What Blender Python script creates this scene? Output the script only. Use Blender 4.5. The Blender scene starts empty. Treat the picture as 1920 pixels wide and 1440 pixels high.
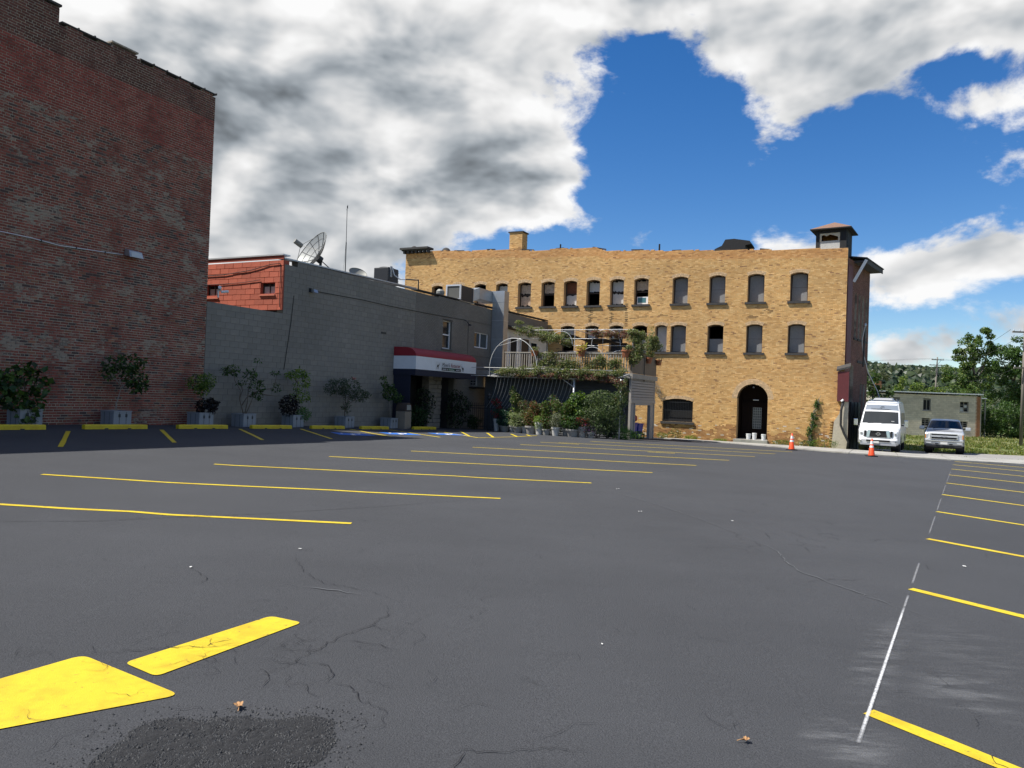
import bpy, bmesh, math, random
import numpy as np
from mathutils import Vector, Matrix, noise as mnoise

random.seed(7)
RNG = np.random.default_rng(11)
SC = bpy.context.scene
COL = SC.collection
R = math.radians

# ------------------------------------------------------------------ camera
cam_d = bpy.data.cameras.new('camera')
cam_d.sensor_width = 36.0
cam_d.lens = 26.25
cam_d.clip_start = 0.05
cam_d.clip_end = 6000
cam = bpy.data.objects.new('camera', cam_d)
COL.objects.link(cam)
cam.matrix_world = (Matrix.Translation((0, 0, 1.57)) @ Matrix.Rotation(R(90.859), 4, 'X')
                    @ Matrix.Rotation(R(2.119), 4, 'Z'))
SC.camera = cam

# ------------------------------------------------------------------ view
SC.view_settings.view_transform = 'Standard'
SC.view_settings.look = 'None'
SC.view_settings.exposure = 0.60
SC.view_settings.gamma = 1.0
SC.view_settings.use_curve_mapping = False
SC.cycles.use_denoising = True
SC.cycles.max_bounces = 6
SC.cycles.transparent_max_bounces = 16

# ------------------------------------------------------------------ sun
LIGHT = Vector((7.18, 0.93, -11.15)).normalized()     # direction the sunlight travels
SUN_EL = math.asin(-LIGHT.z)
SUN_AZ = math.atan2(-LIGHT.x, -LIGHT.y)               # clockwise from +Y
sun_d = bpy.data.lights.new('sun', 'SUN')
sun_d.energy = 5.0
sun_d.angle = R(0.53)
sun_d.color = (1.0, 0.955, 0.88)
sun = bpy.data.objects.new('sun', sun_d)
COL.objects.link(sun)
sun.rotation_euler = LIGHT.to_track_quat('-Z', 'Y').to_euler()
sun.location = (-60, -8, 90)

# ------------------------------------------------------------------ sky with cumulus clouds
def build_world():
    w = bpy.data.worlds.new('World')
    SC.world = w
    w.use_nodes = True
    nt = w.node_tree
    nt.nodes.clear()
    N, L = nt.nodes.new, nt.links.new

    def mth(op, a, b=None, c=None, clamp=False):
        n = N('ShaderNodeMath')
        n.operation = op
        n.use_clamp = clamp
        for i, v in enumerate((a, b, c)):
            if v is None:
                continue
            if isinstance(v, (int, float)):
                n.inputs[i].default_value = v
            else:
                L(v, n.inputs[i])
        return n.outputs[0]

    def smooth(v, lo, hi):
        n = N('ShaderNodeMapRange')
        n.interpolation_type = 'SMOOTHSTEP'
        L(v, n.inputs['Value'])
        n.inputs['From Min'].default_value = lo
        n.inputs['From Max'].default_value = hi
        return n.outputs['Result']

    def mixc(f, a, b):
        n = N('ShaderNodeMix')
        n.data_type = 'RGBA'
        if isinstance(f, (int, float)):
            n.inputs[0].default_value = f
        else:
            L(f, n.inputs[0])
        for i, v in ((6, a), (7, b)):
            if isinstance(v, tuple):
                n.inputs[i].default_value = (*v, 1)
            else:
                L(v, n.inputs[i])
        return n.outputs[2]

    tc = N('ShaderNodeTexCoord').outputs['Generated']
    nrm = N('ShaderNodeVectorMath')
    nrm.operation = 'NORMALIZE'
    L(tc, nrm.inputs[0])
    d = nrm.outputs[0]
    sp = N('ShaderNodeSeparateXYZ')
    L(d, sp.inputs[0])
    az = mth('MULTIPLY', mth('ARCTAN2', sp.outputs[0], sp.outputs[1]), 180 / math.pi)
    el = mth('MULTIPLY', mth('ARCSINE', sp.outputs[2]), 180 / math.pi)

    sky = N('ShaderNodeTexSky')
    sky.sky_type = 'NISHITA'
    sky.sun_disc = False
    sky.sun_elevation = SUN_EL
    sky.sun_rotation = SUN_AZ
    sky.altitude = 300
    sky.air_density = 1.0
    sky.dust_density = 0.0
    sky.ozone_density = 3.0
    hs = N('ShaderNodeHueSaturation')
    L(sky.outputs[0], hs.inputs['Color'])
    hs.inputs['Saturation'].default_value = 1.34
    hs.inputs['Hue'].default_value = 0.508
    hs.inputs['Value'].default_value = 1.0
    skyc = hs.outputs[0]

    # cumulus masses: azimuth, elevation, half widths in degrees, weight
    blobs = CLOUDS
    warp = N('ShaderNodeTexNoise')
    warp.inputs['Scale'].default_value = 7.0
    warp.inputs['Detail'].default_value = 4.0
    L(d, warp.inputs['Vector'])
    wsp = N('ShaderNodeSeparateColor')
    L(warp.outputs['Color'], wsp.inputs[0])
    azw = mth('ADD', az, mth('MULTIPLY', mth('SUBTRACT', wsp.outputs[0], 0.5), 9.0))
    elw = mth('ADD', el, mth('MULTIPLY', mth('SUBTRACT', wsp.outputs[1], 0.5), 6.0))
    field = None
    for (a, e, ra, re_, wt) in blobs:
        x = mth('MULTIPLY', mth('SUBTRACT', azw, a), 1.0 / ra)
        y = mth('MULTIPLY', mth('SUBTRACT', elw, e), 1.0 / re_)
        r2 = mth('ADD', mth('MULTIPLY', x, x), mth('MULTIPLY', y, y))
        v = mth('MULTIPLY', mth('EXPONENT', mth('MULTIPLY', r2, -1.0)), wt)
        field = v if field is None else mth('ADD', field, v)

    def fbm(vec, scale, detail, rough, dist=0.0):
        n = N('ShaderNodeTexNoise')
        n.inputs['Scale'].default_value = scale
        n.inputs['Detail'].default_value = detail
        n.inputs['Roughness'].default_value = rough
        n.inputs['Distortion'].default_value = dist
        L(vec, n.inputs['Vector'])
        return n.outputs['Fac']

    st = N('ShaderNodeVectorMath')
    st.operation = 'MULTIPLY'
    L(d, st.inputs[0])
    st.inputs[1].default_value = (1.0, 1.0, 1.7)
    sv = st.outputs[0]
    off = N('ShaderNodeVectorMath')
    off.operation = 'ADD'
    L(sv, off.inputs[0])
    off.inputs[1].default_value = (-0.020, -0.004, 0.040)
    ov = off.outputs[0]
    n1 = fbm(sv, 6.5, 11.0, 0.62, 0.2)
    st2 = N('ShaderNodeVectorMath')
    st2.operation = 'MULTIPLY'
    L(d, st2.inputs[0])
    st2.inputs[1].default_value = (1.0, 1.0, 3.2)
    n2 = fbm(st2.outputs[0], 2.5, 4.0, 0.48, 0.4)
    nb = fbm(sv, 2.1, 3.0, 0.5)
    # away from the mapped masses the sky goes on with the same broken cumulus
    rest = mth('MULTIPLY', smooth(mth('ABSOLUTE', az), 42, 60), mth('SUBTRACT', nb, 0.40))
    up = mth('MULTIPLY', smooth(el, 36, 50), mth('SUBTRACT', nb, 0.36))
    f0 = mth('ADD', field, mth('MULTIPLY', mth('MAXIMUM', rest, up), 3.0))
    f1 = mth('ADD', f0, mth('MULTIPLY', mth('SUBTRACT', n1, 0.5), 2.9))
    mask = smooth(f1, 0.36, 0.80)
    # relief: compare density with density a step toward the sun
    ns = fbm(sv, 6.0, 4.0, 0.5, 0.2)
    nso = fbm(ov, 6.0, 4.0, 0.5, 0.2)
    relief = mth('MULTIPLY', mth('SUBTRACT', ns, nso), 2.1)
    deep = smooth(mth('ADD', f0, mth('MULTIPLY', mth('SUBTRACT', n1, 0.5), 1.2)), 0.55, 1.7)
    shade = smooth(n2, 0.34, 0.66)
    fine = mth('MULTIPLY', mth('SUBTRACT', n1, 0.5), 0.36)
    dark = mth('MULTIPLY', deep, mth('ADD', mth('MULTIPLY', smooth(f0, 1.2, 2.6), 0.20), mth('MULTIPLY', shade, 0.46)))
    lum = mth('SUBTRACT', 0.97, dark)
    lum = mth('ADD', lum, mth('ADD', relief, mth('MULTIPLY', fine, deep)))
    lum = mth('MINIMUM', mth('MAXIMUM', lum, 0.22), 1.08)
    ccol = mixc(smooth(lum, 0.3, 0.95), (0.80, 0.90, 1.0), (1.0, 1.0, 1.0))
    cm = N('ShaderNodeVectorMath')
    cm.operation = 'SCALE'
    L(ccol, cm.inputs[0])
    L(mth('MULTIPLY', lum, CLOUD_GAIN), cm.inputs['Scale'])
    out = mixc(mask, skyc, cm.outputs[0])
    # below the horizon: plain ground-coloured fill, hidden by terrain
    bg = N('ShaderNodeBackground')
    L(out, bg.inputs['Color'])
    bg.inputs['Strength'].default_value = SKY_STRENGTH
    o = N('ShaderNodeOutputWorld')
    L(bg.outputs[0], o.inputs['Surface'])

SKY_STRENGTH = 0.085
CLOUD_GAIN = 7.0
CLOUDS = [
    # the great bank on the left
    (-26, 24, 14, 9, 1.05), (-17, 19, 9, 6, 1.15), (-8, 21, 9, 6, 1.25), (-3, 17, 7, 4.5, 1.2), (-14, 12, 9, 4, 0.95),
    (-22, 11, 8, 4.5, 0.9), (-31, 16, 7, 8, 0.9), (-6, 27, 12, 5, 1.0), (-1.5, 15.0, 4.5, 2.6, 0.55), (-11, 8, 6, 2.6, 0.55),
    (-40, 22, 10, 16, 0.9),
    # bank along the top right
    (9, 28.6, 7, 2.6, 0.9), (18, 25.6, 6.5, 3.4, 1.05), (26, 24.4, 5.5, 3.4, 1.05), (36, 24.8, 7, 3.6, 1.05), (21, 20.8, 6.5, 2.3, 0.70),
    (32, 19.3, 5, 1.3, 0.66), (10, 35, 22, 6, 0.9), (-20, 36, 20, 7, 0.8),
    # low clouds over the hills
    (20.0, 12.0, 3.6, 1.2, 0.8), (30.5, 9.2, 9, 2.5, 1.3), (27.5, 3.6, 8, 1.4, 0.95), (37, 5.5, 4, 1.5, 0.8), (-4.5, 9.2, 1.6, 1.3, 0.5),
    # holes
    (-23.0, 27.5, 2.2, 1.6, -0.85), (11.0, 25.0, 2.6, 2.0, -0.75), (31.0, 21.6, 2.8, 1.0, -0.6), (-4.0, 9.5, 3.0, 2.0, -.35),
]
build_world()

# ------------------------------------------------------------------ site frame
TH = R(26.2)
DV = (math.sin(TH), math.cos(TH))        # along the restaurant wall, away from the camera
NV = (math.cos(TH), -math.sin(TH))       # out of that wall, across the lot
WO = (-12.308, 19.853)                   # foot of the wall line

def gz(x, y):
    cx = min(max(x, -16.0), 23.0)
    cy = min(max(y, 16.0), 47.0)
    return -.0173 * cx - .000596 * (cy - 16) ** 2 + .017 * max(0.0, -5 - cx)

def XY(t, s):
    return (WO[0] + t * DV[0] + s * NV[0], WO[1] + t * DV[1] + s * NV[1])

def gts(t, s):
    return gz(*XY(t, s))

# ------------------------------------------------------------------ mesh helpers
class MB:
    def __init__(self):
        self.v, self.f = [], []

    def add(self, vs, fs):
        o = len(self.v)
        self.v += [tuple(p) for p in vs]
        self.f += [tuple(i + o for i in f) for f in fs]
        return self

    def box(self, x0, x1, y0, y1, z0, z1):
        return self.add([(x0, y0, z0), (x1, y0, z0), (x1, y1, z0), (x0, y1, z0),
                         (x0, y0, z1), (x1, y0, z1), (x1, y1, z1), (x0, y1, z1)],
                        [(3, 2, 1, 0), (4, 5, 6, 7), (0, 1, 5, 4), (1, 2, 6, 5), (2, 3, 7, 6), (3, 0, 4, 7)])

    def hexa(self, p):
        return self.add(p, [(3, 2, 1, 0), (4, 5, 6, 7), (0, 1, 5, 4), (1, 2, 6, 5), (2, 3, 7, 6), (3, 0, 4, 7)])

    def bar(self, a, b, w, h, up=(0, 0, 1)):
        a, b, up = Vector(a), Vector(b), Vector(up)
        dr = (b - a).normalized()
        sd = dr.cross(up)
        if sd.length < 1e-4:
            sd = dr.cross(Vector((1, 0, 0)))
        sd.normalize()
        u = sd.cross(dr).normalized()
        sd *= w / 2
        u *= h / 2
        return self.hexa([a - sd - u, a + sd - u, b + sd - u, b - sd - u, a - sd + u, a + sd + u, b + sd + u, b - sd + u])

    def tube(self, pts, r, n=8, caps=True):
        pts = [Vector(p) for p in pts]
        rs = r if isinstance(r, (list, tuple)) else [r] * len(pts)
        vs, fs = [], []
        prev = None
        for i, p in enumerate(pts):
            a = pts[max(i - 1, 0)]
            b = pts[min(i + 1, len(pts) - 1)]
            dr = (b - a)
            dr = dr.normalized() if dr.length > 1e-9 else Vector((0, 0, 1))
            if prev is None:
                sd = dr.orthogonal().normalized()
            else:
                sd = (prev - dr * prev.dot(dr))
                sd = sd.normalized() if sd.length > 1e-6 else dr.orthogonal().normalized()
            prev = sd
            u = dr.cross(sd)
            for k in range(n):
                a_ = 2 * math.pi * k / n
                vs.append(p + (sd * math.cos(a_) + u * math.sin(a_)) * rs[i])
        for i in range(len(pts) - 1):
            for k in range(n):
                k2 = (k + 1) % n
                fs.append((i * n + k, i * n + k2, (i + 1) * n + k2, (i + 1) * n + k))
        if caps:
            fs.append(tuple(range(n - 1, -1, -1)))
            m = (len(pts) - 1) * n
            fs.append(tuple(range(m, m + n)))
        return self.add(vs, fs)

    def lathe(self, prof, n=16, c=(0, 0, 0), caps=True):
        vs, fs = [], []
        for (r, z) in prof:
            for k in range(n):
                a = 2 * math.pi * k / n
                vs.append((c[0] + r * math.cos(a), c[1] + r * math.sin(a), c[2] + z))
        for i in range(len(prof) - 1):
            for k in range(n):
                k2 = (k + 1) % n
                fs.append((i * n + k, i * n + k2, (i + 1) * n + k2, (i + 1) * n + k))
        if caps:
            fs.append(tuple(range(n - 1, -1, -1)))
            m = (len(prof) - 1) * n
            fs.append(tuple(range(m, m + n)))
        return self.add(vs, fs)

    def prism(self, poly, a0, a1, axis='y'):
        # poly of (u, w): axis y -> (u, y, w); axis x -> (x, u, w); axis z -> (u, w, z)
        n = len(poly)
        def P(u, w, a):
            return {'y': (u, a, w), 'x': (a, u, w), 'z': (u, w, a)}[axis]
        vs = [P(u, w, a0) for u, w in poly] + [P(u, w, a1) for u, w in poly]
        fs = [tuple(range(n)), tuple(range(2 * n - 1, n - 1, -1))]
        fs += [(i, i + n, (i + 1) % n + n, (i + 1) % n) for i in range(n)]
        return self.add(vs, fs)

    def grid(self, rows):
        m = len(rows[0])
        vs = [p for r in rows for p in r]
        fs = [(i * m + j, i * m + j + 1, (i + 1) * m + j + 1, (i + 1) * m + j)
              for i in range(len(rows) - 1) for j in range(m - 1)]
        return self.add(vs, fs)

    def build(self, name, mat, parent=None, smooth=False, bevel=0.0, fix=True):
        b = BASE.get(parent.name) if parent is not None else None
        v = self.v
        if b is not None:
            v = [(p[0] - b[0], p[1] - b[1], p[2] - b[2]) for p in v]
        me = bpy.data.meshes.new(name)
        me.from_pydata(v, [], self.f)
        if fix:
            bm = bmesh.new()
            bm.from_mesh(me)
            bmesh.ops.recalc_face_normals(bm, faces=bm.faces)
            bm.to_mesh(me)
            bm.free()
        if smooth:
            me.polygons.foreach_set('use_smooth', [True] * len(me.polygons))
        me.materials.append(mat)
        o = bpy.data.objects.new(name, me)
        COL.objects.link(o)
        if parent is not None:
            o.parent = parent
            BASE[o.name] = b
        if bevel:
            md = o.modifiers.new('bevel', 'BEVEL')
            md.width = bevel
            md.segments = 2
            md.limit_method = 'ANGLE'
        return o

BASE = {}

def tag(o, label, cat=None, group=None, kind=None):
    if label:
        o['label'] = label
    if cat:
        o['category'] = cat
    if group:
        o['group'] = group
    if kind:
        o['kind'] = kind
    return o

def thing(name, label, cat, loc, rotz=0.0, group=None, base=(0, 0, 0)):
    o = bpy.data.objects.new(name, None)
    o.empty_display_size = 0.2
    COL.objects.link(o)
    o.location = loc
    o.rotation_euler = (0, 0, rotz)
    BASE[o.name] = base
    return tag(o, label, cat, group)

def wthing(name, label, cat, t, s, z=None, group=None):
    """thing in the wall frame: children are given as (t, -s, z)"""
    x, y = XY(t, s)
    z = gz(x, y) if z is None else z
    return thing(name, label, cat, (x, y, z), math.pi / 2 - TH, group, (t, -s, z))

def fthing(name, label, cat, s, t, z=None, group=None):
    """thing in the facade frame: children are given as (s, t, z), t away from the camera"""
    x, y = XY(t, s)
    z = gz(x, y) if z is None else z
    return thing(name, label, cat, (x, y, z), -TH, group, (s, t, z))

def copy_tree(o, loc, rotz=None, label=None, scale=None):
    c = o.copy()
    COL.objects.link(c)
    c.location = loc
    if rotz is not None:
        c.rotation_euler = (0, 0, rotz)
    if scale:
        c.scale = scale
    if label:
        c['label'] = label
    for ch in o.children:
        k = ch.copy()
        COL.objects.link(k)
        k.parent = c
        for g2 in ch.children:
            h = g2.copy()
            COL.objects.link(h)
            h.parent = k
    return c

# ------------------------------------------------------------------ materials
def mat(name, col, rough=0.7, metal=0.0, var=0.0, vscale=6.0, bump=0.0, bscale=40.0, spec=0.5,
        attr=False, col2=None, coord='Object', coat=0.0, alpha=1.0, emit=0.0, detail=6.0, stretch=None, v2=None, v2scale=0.6):
    m = bpy.data.materials.new(name)
    m.use_nodes = True
    nt = m.node_tree
    N, L = nt.nodes.new, nt.links.new
    p = nt.nodes['Principled BSDF']
    p.inputs['Roughness'].default_value = rough
    p.inputs['Metallic'].default_value = metal
    p.inputs['Specular IOR Level'].default_value = spec
    p.inputs['Coat Weight'].default_value = coat
    p.inputs['Coat Roughness'].default_value = 0.06
    tc = N('ShaderNodeTexCoord').outputs[coord]
    if stretch:
        mp = N('ShaderNodeMapping')
        mp.inputs['Scale'].default_value = stretch
        L(tc, mp.inputs[0])
        tc = mp.outputs[0]
    base = None
    if attr:
        a = N('ShaderNodeAttribute')
        a.attribute_name = 'Col'
        base = a.outputs['Color']
    def noise(sc, de=detail, ro=0.6):
        n = N('ShaderNodeTexNoise')
        n.inputs['Scale'].default_value = sc
        n.inputs['Detail'].default_value = de
        n.inputs['Roughness'].default_value = ro
        L(tc, n.inputs['Vector'])
        return n.outputs['Fac']
    if base is None:
        c = N('ShaderNodeRGB')
        c.outputs[0].default_value = (*col, 1)
        base = c.outputs[0]
    def mul(b, fac, amt):
        mr = N('ShaderNodeMapRange')
        L(fac, mr.inputs['Value'])
        mr.inputs['From Min'].default_value = 0.25
        mr.inputs['From Max'].default_value = 0.75
        mr.inputs['To Min'].default_value = 1 - amt
        mr.inputs['To Max'].default_value = 1 + amt
        vm = N('ShaderNodeVectorMath')
        vm.operation = 'SCALE'
        L(b, vm.inputs[0])
        L(mr.outputs[0], vm.inputs['Scale'])
        return vm.outputs[0]
    if col2 is not None:
        mr = N('ShaderNodeMapRange')
        mr.interpolation_type = 'SMOOTHSTEP'
        L(noise(v2scale, 7.0, 0.62), mr.inputs['Value'])
        mr.inputs['From Min'].default_value = 0.45
        mr.inputs['From Max'].default_value = 0.65
        mx = N('ShaderNodeMix')
        mx.data_type = 'RGBA'
        L(mr.outputs[0], mx.inputs[0])
        L(base, mx.inputs[6])
        mx.inputs[7].default_value = (*col2, 1)
        base = mx.outputs[2]
    if var:
        base = mul(base, noise(vscale), var)
    if v2:
        base = mul(base, noise(v2scale * 0.7, 5.0), v2)
    L(base, p.inputs['Base Color'])
    if bump:
        b = N('ShaderNodeBump')
        b.inputs['Strength'].default_value = 1.0
        b.inputs['Distance'].default_value = bump
        L(noise(bscale, 8.0, 0.65), b.inputs['Height'])
        L(b.outputs[0], p.inputs['Normal'])
    if alpha < 1:
        p.inputs['Alpha'].default_value = alpha
    if emit:
        p.inputs['Emission Color'].default_value = (*col, 1)
        p.inputs['Emission Strength'].default_value = emit
    return m

def leaf_mat(name, rough=0.45, trans=0.35):
    m = bpy.data.materials.new(name)
    m.use_nodes = True
    nt = m.node_tree
    N, L = nt.nodes.new, nt.links.new
    p = nt.nodes['Principled BSDF']
    a = N('ShaderNodeAttribute')
    a.attribute_name = 'Col'
    L(a.outputs['Color'], p.inputs['Base Color'])
    p.inputs['Roughness'].default_value = rough
    p.inputs['Specular IOR Level'].default_value = 0.35
    tr = N('ShaderNodeBsdfTranslucent')
    g = N('ShaderNodeVectorMath')
    g.operation = 'MULTIPLY'
    L(a.outputs['Color'], g.inputs[0])
    g.inputs[1].default_value = (1.2, 1.35, 0.6)
    L(g.outputs[0], tr.inputs['Color'])
    mx = N('ShaderNodeMixShader')
    mx.inputs[0].default_value = trans
    L(p.outputs[0], mx.inputs[1])
    L(tr.outputs[0], mx.inputs[2])
    L(mx.outputs[0], nt.nodes['Material Output'].inputs['Surface'])
    return m

def glass_mat(name, col=(0.02, 0.025, 0.03), rough=0.06):
    return mat(name, col, rough=rough, spec=0.8)

def mesh_np(name, V, Fq, mat_, colors=None, parent=None, smooth=False):
    """V (n,3) array, Fq (m,4) or (m,3) index array, colors (n,3) per vertex"""
    me = bpy.data.meshes.new(name)
    k = Fq.shape[1]
    me.vertices.add(len(V))
    me.vertices.foreach_set('co', V.astype(np.float32).ravel())
    me.loops.add(Fq.size)
    me.loops.foreach_set('vertex_index', Fq.astype(np.int32).ravel())
    me.polygons.add(len(Fq))
    me.polygons.foreach_set('loop_start', np.arange(0, Fq.size, k, dtype=np.int32))
    me.polygons.foreach_set('loop_total', np.full(len(Fq), k, dtype=np.int32))
    me.polygons.foreach_set('use_smooth', np.full(len(Fq), bool(smooth)))
    me.update(calc_edges=True)
    if colors is not None:
        at = me.color_attributes.new('Col', 'FLOAT_COLOR', 'POINT')
        c4 = np.ones((len(V), 4), np.float32)
        c4[:, :np.asarray(colors).shape[1]] = colors
        at.data.foreach_set('color', c4.ravel())
    me.materials.append(mat_)
    o = bpy.data.objects.new(name, me)
    COL.objects.link(o)
    if parent is not None:
        o.parent = parent
        BASE[o.name] = BASE.get(parent.name, (0, 0, 0))
    return o

def fbm(x, y, z=0.0, o=4):
    return mnoise.fractal(Vector((x, y, z)), 0.9, 2.0, o)      # about -1..1

# ------------------------------------------------------------------ masonry: every brick or block has its own edges
BRICK_F = np.array([(0, 1, 5, 4), (4, 5, 6, 7), (3, 2, 1, 0), (0, 4, 7, 3), (1, 2, 6, 5)])

def spans_minus(a, b, cuts):
    sp = [(a, b)]
    for (c, e) in cuts:
        nx = []
        for (p, q) in sp:
            if e <= p or c >= q:
                nx.append((p, q))
            else:
                if c > p:
                    nx.append((p, c))
                if e < q:
                    nx.append((e, q))
        sp = nx
    return sp

def masonry(parent, x0, x1, z0, top, unit, joint, holes, y, color, brick_mat, mortar_mat, depth=0.3,
            singles=300, unit_name='brick', view=(0.0, 0.0), seed=1, proud=0.012, jit=0.003, vis=(-1e9, 1e9), header=0, smear=None):
    """wall in the plane y of the thing's frame facing -y; holes: functions z -> (xa, xb) or None; top: function x -> z"""
    rng = random.Random(seed)
    ul, uh = unit
    bx, by, bz = BASE[parent.name]
    core = MB()
    rows, boxes, cols, sm = [], [], [], []
    ztop = max(top(x0 + (x1 - x0) * i / 40) for i in range(41))
    nz = int(math.ceil((ztop - z0) / uh))
    prev_key, run = None, None
    for r in range(nz):
        za, zb = z0 + r * uh, z0 + (r + 1) * uh
        zm = (za + zb) / 2
        cuts = [h(zm) for h in holes]
        cuts = [c for c in cuts if c]
        # parts of the course above the parapet line are cut away
        xs = np.linspace(x0, x1, max(3, int((x1 - x0) / 0.11)))
        if zb > min(top(x) for x in xs[::4]) - 0.5:
            i = 0
            while i < len(xs) - 1:
                if top((xs[i] + xs[i + 1]) / 2) < zb - 0.02:
                    j = i
                    while j < len(xs) - 1 and top((xs[j] + xs[j + 1]) / 2) < zb - 0.02:
                        j += 1
                    cuts.append((xs[i], xs[j]))
                    i = j
                else:
                    i += 1
        sp = spans_minus(x0, x1, cuts)
        key = tuple((round(p, 3), round(q, 3)) for p, q in sp)
        if key == prev_key:
            run[1] = zb
        else:
            if run:
                rows.append(run)
            run = [za, zb, sp]
            prev_key = key
        hd = header and r % header == header - 1
        L_ = ul / 2 if hd else ul
        off = (0.5 if r % 2 else 0.0) * L_ + (rng.random() - .5) * 0.02
        for (p, q) in sp:
            k0 = int(math.floor((p - x0 + off) / L_))
            xa = p
            while xa < q - 0.012:
                k0 += 1
                xb = min(q, x0 - off + k0 * L_)
                if xb - xa > 0.03:
                    a = xa + joint / 2 + rng.uniform(-jit, jit)
                    b = xb - joint / 2 + rng.uniform(-jit, jit)
                    boxes.append((a, b, y - proud - rng.uniform(0, jit), za + joint / 2 + rng.uniform(-jit, jit) * .6,
                                  zb - joint / 2 + rng.uniform(-jit, jit) * .6))
                    cols.append(color((a + b) / 2, zm, rng))
                    sm.append(smear((a + b) / 2, zm, rng) if smear else -.2)
                xa = xb
    if run:
        rows.append(run)
    for za, zb, sp in rows:
        for p, q in sp:
            core.box(p, q, y, y + depth, za, zb)
    wall = core.build('wall', mortar_mat, parent, fix=False)
    B = np.array(boxes)
    C = np.array(cols)
    S_ = np.array(sm)
    n = len(B)
    def put_smear(ob, vals):
        if smear:
            at = ob.data.attributes.new('Smear', 'FLOAT', 'POINT')
            at.data.foreach_set('value', np.repeat(vals, 8).astype(np.float32))
    V = np.zeros((n, 8, 3))
    a, b, yf, za, zb = B.T
    yb = np.full(n, y + 0.01)
    for i, (xx, yy, zz) in enumerate([(a, yf, za), (b, yf, za), (b, yb, za), (a, yb, za), (a, yf, zb), (b, yf, zb), (b, yb, zb), (a, yb, zb)]):
        V[:, i, 0], V[:, i, 1], V[:, i, 2] = xx - bx, yy - by, zz - bz
    pick = np.zeros(n, bool)
    if singles:
        dist = np.hypot((a + b) / 2 - view[0], (za + zb) / 2 - 1.57) + np.where(((a + b) / 2 < vis[0]) | ((a + b) / 2 > vis[1]), 1e5, 0)
        pick[np.argsort(dist)[:singles]] = True
    if (~pick).any():
        Vr, Cr = V[~pick], C[~pick]
        m = len(Vr)
        F = (BRICK_F[None] + (np.arange(m) * 8)[:, None, None]).reshape(-1, 4)
        o = mesh_np(unit_name + 'work' if unit_name == 'brick' else unit_name + '_courses', Vr.reshape(-1, 3), F, brick_mat, np.repeat(Cr, 8, axis=0), wall)
        o['kind'] = 'stuff'
        put_smear(o, S_[~pick])
    for i in np.nonzero(pick)[0]:
        c = V[i].mean(axis=0)
        o = mesh_np(unit_name, V[i] - c, BRICK_F, brick_mat, np.repeat(C[i][None], 8, axis=0), wall)
        put_smear(o, S_[i:i + 1])
        o.location = c
    return wall

def rect_hole(xa, xb, za, zb):
    return lambda z: (xa, xb) if za < z < zb else None

def arch_hole(xa, xb, za, zs, rise):
    """segmental arch: springs at zs, crown at zs + rise"""
    w = (xb - xa) / 2
    rad = (w * w + rise * rise) / (2 * rise)
    def f(z):
        if z < za or z > zs + rise:
            return None
        if z <= zs:
            return (xa, xb)
        h = z - (zs + rise - rad)
        dx = math.sqrt(max(0, rad * rad - h * h))
        c = (xa + xb) / 2
        return (c - dx, c + dx) if dx > 0.02 else None
    return f

def arch_pts(xa, xb, zs, rise, n, off=0.0):
    w = (xb - xa) / 2
    rad = (w * w + rise * rise) / (2 * rise)
    c = ((xa + xb) / 2, zs + rise - rad)
    a0 = math.asin(min(1, w / rad)) if rise <= w else math.pi / 2
    if rise > w:
        a0 = math.pi - math.asin(w / rad)
    return [(c[0] + (rad + off) * math.sin(-a0 + 2 * a0 * i / n), c[1] + (rad + off) * math.cos(-a0 + 2 * a0 * i / n)) for i in range(n + 1)]

def voussoirs(parent, xa, xb, zs, rise, y, rings, n, cfun, matl, seed=3, joint=0.012, lift=0.016, name='arch', depth=0.12):
    rng = random.Random(seed)
    V, C = [], []
    for (o0, o1) in rings:
        ia, oa = arch_pts(xa, xb, zs, rise, n, o0 + .004), arch_pts(xa, xb, zs, rise, n, o1 - .006)
        for i in range(n):
            f = joint / max(0.02, math.dist(oa[i], oa[i + 1])) / 2
            def lp(A, B, k):
                return (A[0] + (B[0] - A[0]) * k, A[1] + (B[1] - A[1]) * k)
            q = [lp(ia[i], ia[i + 1], f), lp(ia[i], ia[i + 1], 1 - f), lp(oa[i], oa[i + 1], 1 - f), lp(oa[i], oa[i + 1], f)]
            yf = y - lift - rng.uniform(0, .004)
            pts = [(q[0][0], yf, q[0][1]), (q[1][0], yf, q[1][1]), (q[1][0], y + depth, q[1][1]), (q[0][0], y + depth, q[0][1]),
                   (q[3][0], yf, q[3][1]), (q[2][0], yf, q[2][1]), (q[2][0], y + depth, q[2][1]), (q[3][0], y + depth, q[3][1])]
            V += pts
            C += [cfun(rng)] * 8
    b = BASE[parent.name]
    V = np.array(V) - np.array(b)
    m = len(V) // 8
    F = (BRICK_F[None] + (np.arange(m) * 8)[:, None, None]).reshape(-1, 4)
    return mesh_np(name, V, F, matl, np.array(C), parent)

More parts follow.
